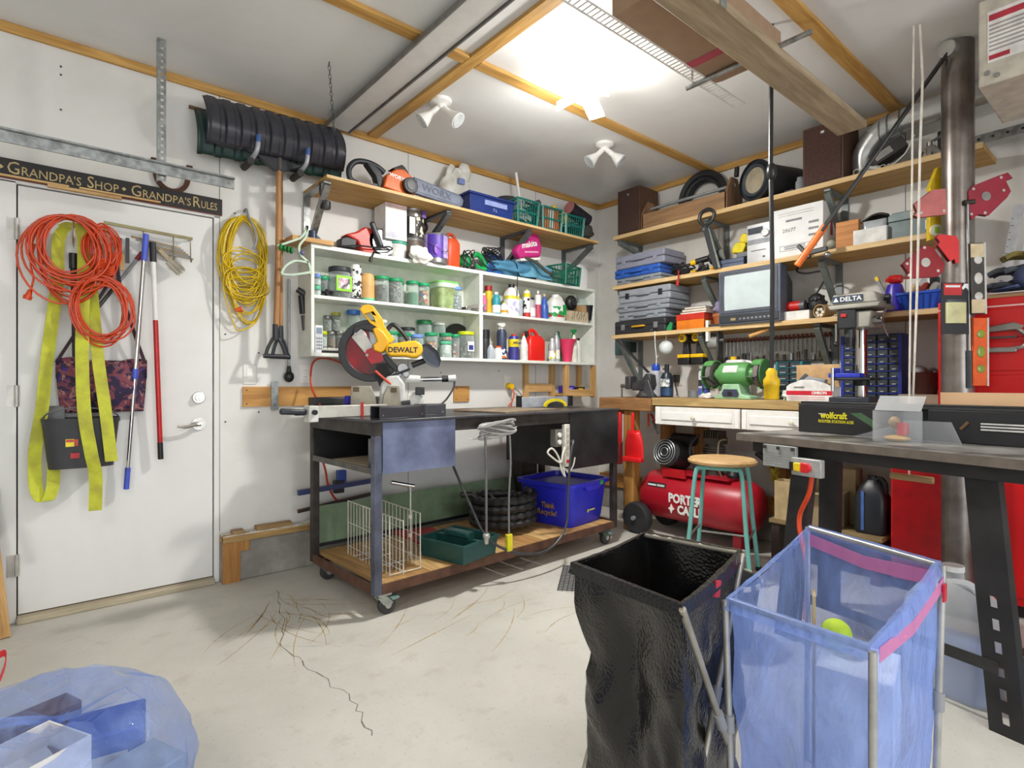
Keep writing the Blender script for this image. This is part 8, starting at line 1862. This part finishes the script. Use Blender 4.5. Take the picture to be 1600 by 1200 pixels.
for k in range(5): MB().box(.01, .13, -.0128, -.0121, .014 + .012 * k, .016 + .012 * k).build('print_line', M('8c8e8e', .6), t4)
MB().tube(spline([(.23, -.0, -.02), (.215, .0, -.1), (.17, .01, -.19), (.175, .0, -.26), (.215, -.02, -.36), (.23, -.03, -.46), (.22, -.03, -.62)], 7), .010, 8).build('orange_cord', M('d8481c', .4), t4)

# water jugs under the router table
def water_jug(label, lx, ly, h):
    t = thing('water_jug', label, 'jug', tuple(RM @ Vector((lx, ly, 0.001))), RA, 'water jugs under the router table')
    w, d = .26, .2
    loft([rrect(w, d, 0, .2), rrect(w, d, h * .72, .2), rrect(w * .75, d * .8, h * .85, .3), rrect(.06, .06, h * .93, .3), rrect(.055, .055, h, .3)]).build('shell', GLASS('eef0f2', .3, .35, .3), t)
    loft([rrect(w * .95, d * .95, .004, .2), rrect(w * .95, d * .95, h * .42, .2)]).build('liquid', M('7f9fd8', .3, var=.03), t)
    MB().tube(spline([(-.02, -.02, h * .9), (.06, -.03, h * .93), (.10, -.03, h * .86), (.105, -.03, h * .72)], 5), .015, 8).build('handle', GLASS('eceef0', .6, .35), t); MB().cyl((0, 0, h), (0, 0, h + .02), .034, n=16).build('cap', WHITE, t)
water_jug('translucent jug of blue fluid left of the slotted table leg', .83, .16, .43)
water_jug('translucent jug of blue fluid at the right edge behind the slotted leg', 1.22, .16, .40)

# ================================================================== BAG STANDS IN THE FOREGROUND
from mathutils import noise as mnoise
def bag_stand(name, label, rim, mt, framem, bottom, legs, fold, seed, red=None, label_cat='bag stand', zb=.04, wr=.012, inner=.03):
    """rim: four corners (front-left, front-right, back-right, back-left); bag hangs from a tube frame"""
    c = sum((Vector(r) for r in rim), Vector()) / 4; base = Vector((c.x, c.y, 0))
    t = thing(name, label, label_cat, base, 0)
    R_ = [Vector(r) - base for r in rim]; B_ = [Vector(b) - base for b in bottom]
    MB().cyl(R_[0], R_[1], .008, n=10).build('front_bar', framem, t); MB().cyl(R_[3], R_[2], .008, n=10).build('rear_bar', framem, t)
    for p, q in legs:
        P = [Vector(x) - base for x in (p, q)]
        lg = MB().cyl(P[0], P[1], .008, n=10).build('leg', framem, t); mid = P[0].lerp(P[1], .45)
        MB().cyl(mid, mid.lerp(P[1], .12), .0125, n=12).build('joint', GREYP, lg)
    m = MB(); nu, nv = 18, 22
    per = []
    for k in range(4):
        a, b, a2, b2 = R_[k], R_[(k + 1) % 4], B_[k], B_[(k + 1) % 4]
        for i in range(nu): per.append((a.lerp(b, i / nu), a2.lerp(b2, i / nu), k, i / nu))
    vs = []; n = len(per)
    cc = sum(R_, Vector()) / 4
    for j in range(nv + 1):
        v = j / nv
        for (pt, pb, k, u) in per:
            p = pt.lerp(pb, v ** .9)
            out = (p - Vector((cc.x, cc.y, p.z))); l = out.length or 1; out /= l
            wv = mnoise.noise(Vector((u * 2.2 + v * 1.6 + k * 5.3 + seed, v * 2.2 - u * .8, seed))) + .35 * abs(mnoise.noise(Vector((u * 5 - v * 3 + k * 3.1, v * 5 + seed, 2.0))))
            amp = wr * 3.2 * math.sin(PI * min(1, v * 1.15)) ** .8
            sag = -.008 * math.sin(PI * u) * (1 - v) if k % 2 else 0
            p = p + out * wv * amp - out * fold * math.sin(PI * u) * math.sin(PI * min(1, v * 1.2)) * (1 if k % 2 == 0 else .4) + Vector((0, 0, sag))
            vs.append(p)
    fs = [(j * n + i, j * n + (i + 1) % n, (j + 1) * n + (i + 1) % n, (j + 1) * n + i) for j in range(nv) for i in range(n)]
    fs.append(tuple(range(nv * n, (nv + 1) * n)))
    m.add(vs, fs); m.build('bag', mt, t, angle=70)
    # cuff folded over the bars
    cf = MB(); vs = []
    for j in range(4):
        for (pt, pb, k, u) in per:
            out = pt - cc; out.z = 0; out.normalize()
            p = pt + Vector((0, 0, .009 if j < 2 else -.009 * (j - 1))) + out * (-.004 if j == 0 else .010 + .004 * (j - 1))
            if k % 2: p.z += -.008 * math.sin(PI * u)
            p += out * .004 * mnoise.noise(Vector((u * 12 + k * 4, j * .7, seed)))
            vs.append(p)
    cf.add(vs, [(j * n + i, j * n + (i + 1) % n, (j + 1) * n + (i + 1) % n, (j + 1) * n + i) for j in range(3) for i in range(n)])
    cf.build('cuff', mt, t, angle=70)
    return t, R_, base
def black_film():
    m, nt, N, L_, b = new_mat('black_bag_film')
    v = coords(nt); vo = N.new('ShaderNodeTexVoronoi'); vo.inputs['Scale'].default_value = 110; L_.new(v, vo.inputs['Vector'])
    n = noise(nt, v, 5, 4); L_.new(mixc(nt, ramp(nt, n, .35, .65), lin('1c1a18'), lin('121213')), b.inputs['Base Color'])
    b.inputs['Roughness'].default_value = .2; bump(nt, b, vo.outputs['Distance'], .3, .004)
    return m
FRM = M('a8a296', .4, .5)
rim = [(-2.93, -2.475, .64), (-2.955, -2.81, .64), (-2.50, -2.70, .64), (-2.545, -2.415, .64)]
bot = [(-2.87, -2.47, .05), (-2.90, -2.78, .05), (-2.52, -2.70, .05), (-2.56, -2.44, .05)]
t, R_, base = bag_stand('garbage_bag_stand', 'black garbage bag stretched over a wire stand in the foreground', rim, black_film(), FRM, bot,
                        [((-2.93, -2.475, .64), (-2.60, -2.45, 0.0)), ((-2.965, -2.82, .64), (-2.60, -2.79, 0.0)), ((-2.50, -2.71, .64), (-2.93, -2.79, 0.0)), ((-2.54, -2.40, .64), (-2.90, -2.455, 0.0))], .04, 3.0, wr=.022)
MB().box(-.004, .03, -.003, .003, -.02, .02).build('red_tie', M('c8323a', .5), t, loc=tuple(R_[1].lerp(R_[2], .45) + Vector((0, -.012, -.02))), rot=(0, .3, .2))
rim = [(-2.75, -2.81, .60), (-2.765, -3.105, .60), (-2.35, -3.12, .68), (-2.225, -2.78, .68)]
bot = [(-2.73, -2.83, .05), (-2.74, -3.09, .05), (-2.36, -3.10, .05), (-2.27, -2.80, .05)]
BF = FILM('a3bfff', .46, .08, .75, 9.0)
t, R_, base = bag_stand('recycling_bag_stand', 'translucent blue recycling bag on a metal stand in the foreground', rim, BF, M('b9b8b6', .35, .6), bot,
                        [((-2.755, -2.80, .60), (-2.745, -2.815, 0.0)), ((-2.775, -3.115, .60), (-2.745, -3.105, 0.0)), ((-2.34, -3.13, .68), (-2.35, -3.115, 0.0)), ((-2.215, -2.77, .68), (-2.26, -2.785, 0.0))], .012, 7.0, wr=.010)
PK = FILM('e89ac8', .8, .25, 0)
ribbon([R_[3].lerp(R_[2], .02) + Vector((-.016, 0, -.03)), R_[3].lerp(R_[2], .5) + Vector((-.016, 0, -.045)), R_[2] + Vector((-.016, 0, -.03))], .035, .001, (0, 0, 1)).build('pink_drawstring', PK, t)
ribbon([R_[1].lerp(R_[2], .05) + Vector((0, -.012, -.02)), R_[1].lerp(R_[2], .5) + Vector((0, -.014, -.05)), R_[2] + Vector((0, -.014, -.04))], .03, .001, (0, 0, 1)).build('pink_drawstring', PK, t)
MB().box(-.012, .012, -.002, .002, -.02, .02).build('red_knot', M('c81c30', .4), t, loc=tuple(R_[2] + Vector((-.01, -.018, -.06))))
t = thing('tennis_ball', 'lime green ball lying inside the blue recycling bag', 'ball', (-2.44, -2.93, .22)); MB().ball((0, 0, 0), .036, 20, 14).build('ball', M('bcd83a', .8), t)
t = thing('paper_waste', 'pale cardboard piece inside the blue recycling bag', 'cardboard', (-2.40, -2.86, .07), .4); MB().box(-.03, .03, -.004, .004, 0, .48).build('piece', M('c9b48a', .8), t); MB().box(-.10, .08, -.04, -.006, 0, .10).build('white_carton', M('c8ccd4', .7), t)
bpy.data.objects['tennis_ball'].location.z = .476
t = thing('white_carton', 'white waste carton under the green ball in the blue bag', 'carton', (-2.47, -2.98, .058), .2); MB().box(-.09, .1, -.09, .07, 0, .38).build('carton', M('dfe2e6', .7), t, bevel=.003)
# bucket behind the bags
t = thing('scrap_basket', 'round dark basket behind the bag stands', 'basket', (-1.42, -2.16, 0))
t.location = (-1.72, -2.22, 0)
MB().lathe([(.11, 0), (.145, .25), (.155, .26), (.155, .275), (.14, .275), (.135, .25), (.10, .01)], n=30).build('tub', M('37383a', .5), t)
for k in range(14): a = 2 * PI * k / 14; MB().box(-.018, .018, -.004, .004, .262, .28, Matrix.Rotation(a, 4, 'Z') @ Matrix.Translation((0, .153, 0))).build('rim_tab', M('b8b49a', .5), t)
MB().box(-.07, .05, -.06, .06, .02, .16).build('scrap', CARD, t)

# ================================================================== LEFT FOREGROUND
t = thing('trash_bag', 'translucent blue trash bag full of packaging at the lower left', 'trash bag', (-3.98, -1.86, 0), 0)
def tb(u, v):
    a = 2 * PI * u; r = (.31 + .05 * mnoise.noise(Vector((math.cos(a) * 1.4, math.sin(a) * 1.4, v * 2)))) * math.sin(PI * (.13 + .77 * v)) ** .55
    wv = .03 * mnoise.noise(Vector((math.cos(a) * 4, math.sin(a) * 4, v * 5)))
    return ((r + wv) * math.cos(a) * .92, (r + wv) * math.sin(a), max(.004, .40 * v + .03 * mnoise.noise(Vector((math.cos(a) * 3, v * 4, math.sin(a) * 3))) * v))
m = MB().grid(tb, 44, 20); m.build('film', FILM('a9c4ff', .25, .05, 1.0, 11.0), t, angle=70)
def tcap(u, v):
    a = 2 * PI * u; x, y, z = tb(u, 1.0); k = 1 - v
    return (x * k, y * k, z - .05 * v + .03 * mnoise.noise(Vector((x * 9 * k, y * 9 * k, 1))))
MB().grid(tcap, 44, 6).build('film_top', FILM('a9c4ff', .25, .05, 1.0, 11.0), t, angle=70)
ribbon(spline([(-.22, .05, .36), (-.18, .09, .42), (-.12, .12, .47), (-.085, .12, .49), (-.10, .07, .44), (-.18, .02, .38)], 5), .022, .002, (0, 1, .3)).build('red_drawstring', M('c81420', .35), t)
for k, (x, y, z, w, d, h, c, lab) in enumerate(((-.10, -.10, .06, .20, .16, .27, 'dcdad6', 'white foam box inside the trash bag'), (.10, .06, .05, .16, .14, .24, '2f4fa0', 'blue printed carton inside the trash bag'), (-.02, .20, .05, .14, .08, .25, '6a4a3a', 'brown carton inside the trash bag at the back'), (.16, -.10, .05, .12, .13, .20, '9aa4a8', 'grey plastic tray inside the trash bag'), (-.2, .08, .05, .14, .14, .2, 'e8e8ea', 'white paper pack inside the trash bag on the left'))):
    t_ = thing('packaging', lab, 'packaging', (-3.98 + x, -1.86 + y, z), rnd.uniform(-.6, .6), 'waste in the trash bag'); MB().box(-w / 2, w / 2, -d / 2, d / 2, 0, h).build('carton', M(c, .6), t_, bevel=.004); MB().box(-w * .3, w * .3, -d / 2 - .001, -d / 2 - .0002, h * .4, h * .8).build('print', M(('8a8a88', 'e8e4dc', 'b89a78', '3a3c40', '6a8ad0')[k], .6), t_)
t = thing('open_carton', 'white carton with brown inside sticking out of the trash bag', 'carton', (-4.02, -2.0, .26), .5); MB().shell(-.075, .075, -.07, .07, 0, .12, .004).build('box', M('e6e2de', .7), t); MB().box(-.068, .068, -.062, .062, .03, .07).build('inside', M('7a5a48', .8), t)
for k, (x, y, tilt, c, lab) in enumerate(((-4.21, -.10, .06, 'c79a5a', 'tall pine board leaning on the wall at the left picture edge'), (-4.30, -.16, .10, 'b88a4a', 'second pine board leaning behind the first at the left edge'))):
    o = tag(MB().box(-.045, .045, -.01, .01, 0, .62).build('leaning_board', WOOD('d0a468' if k == 0 else 'b98c4e', '9a7038', 2), loc=(x + .06, y - .08, 0.0), rot=(math.radians(-9), tilt - .16, 0)), lab, 'board', 'boards leaning at the left edge')
tag(MB().box(-.05, .05, -.0, .012, 0, .28).build('metal_flashing', M('8f979c', .6), loc=(-4.20, -.03, .36), rot=(0, 0, 0)), 'grey metal flashing on the wall beside the lowest door hinge', 'flashing')
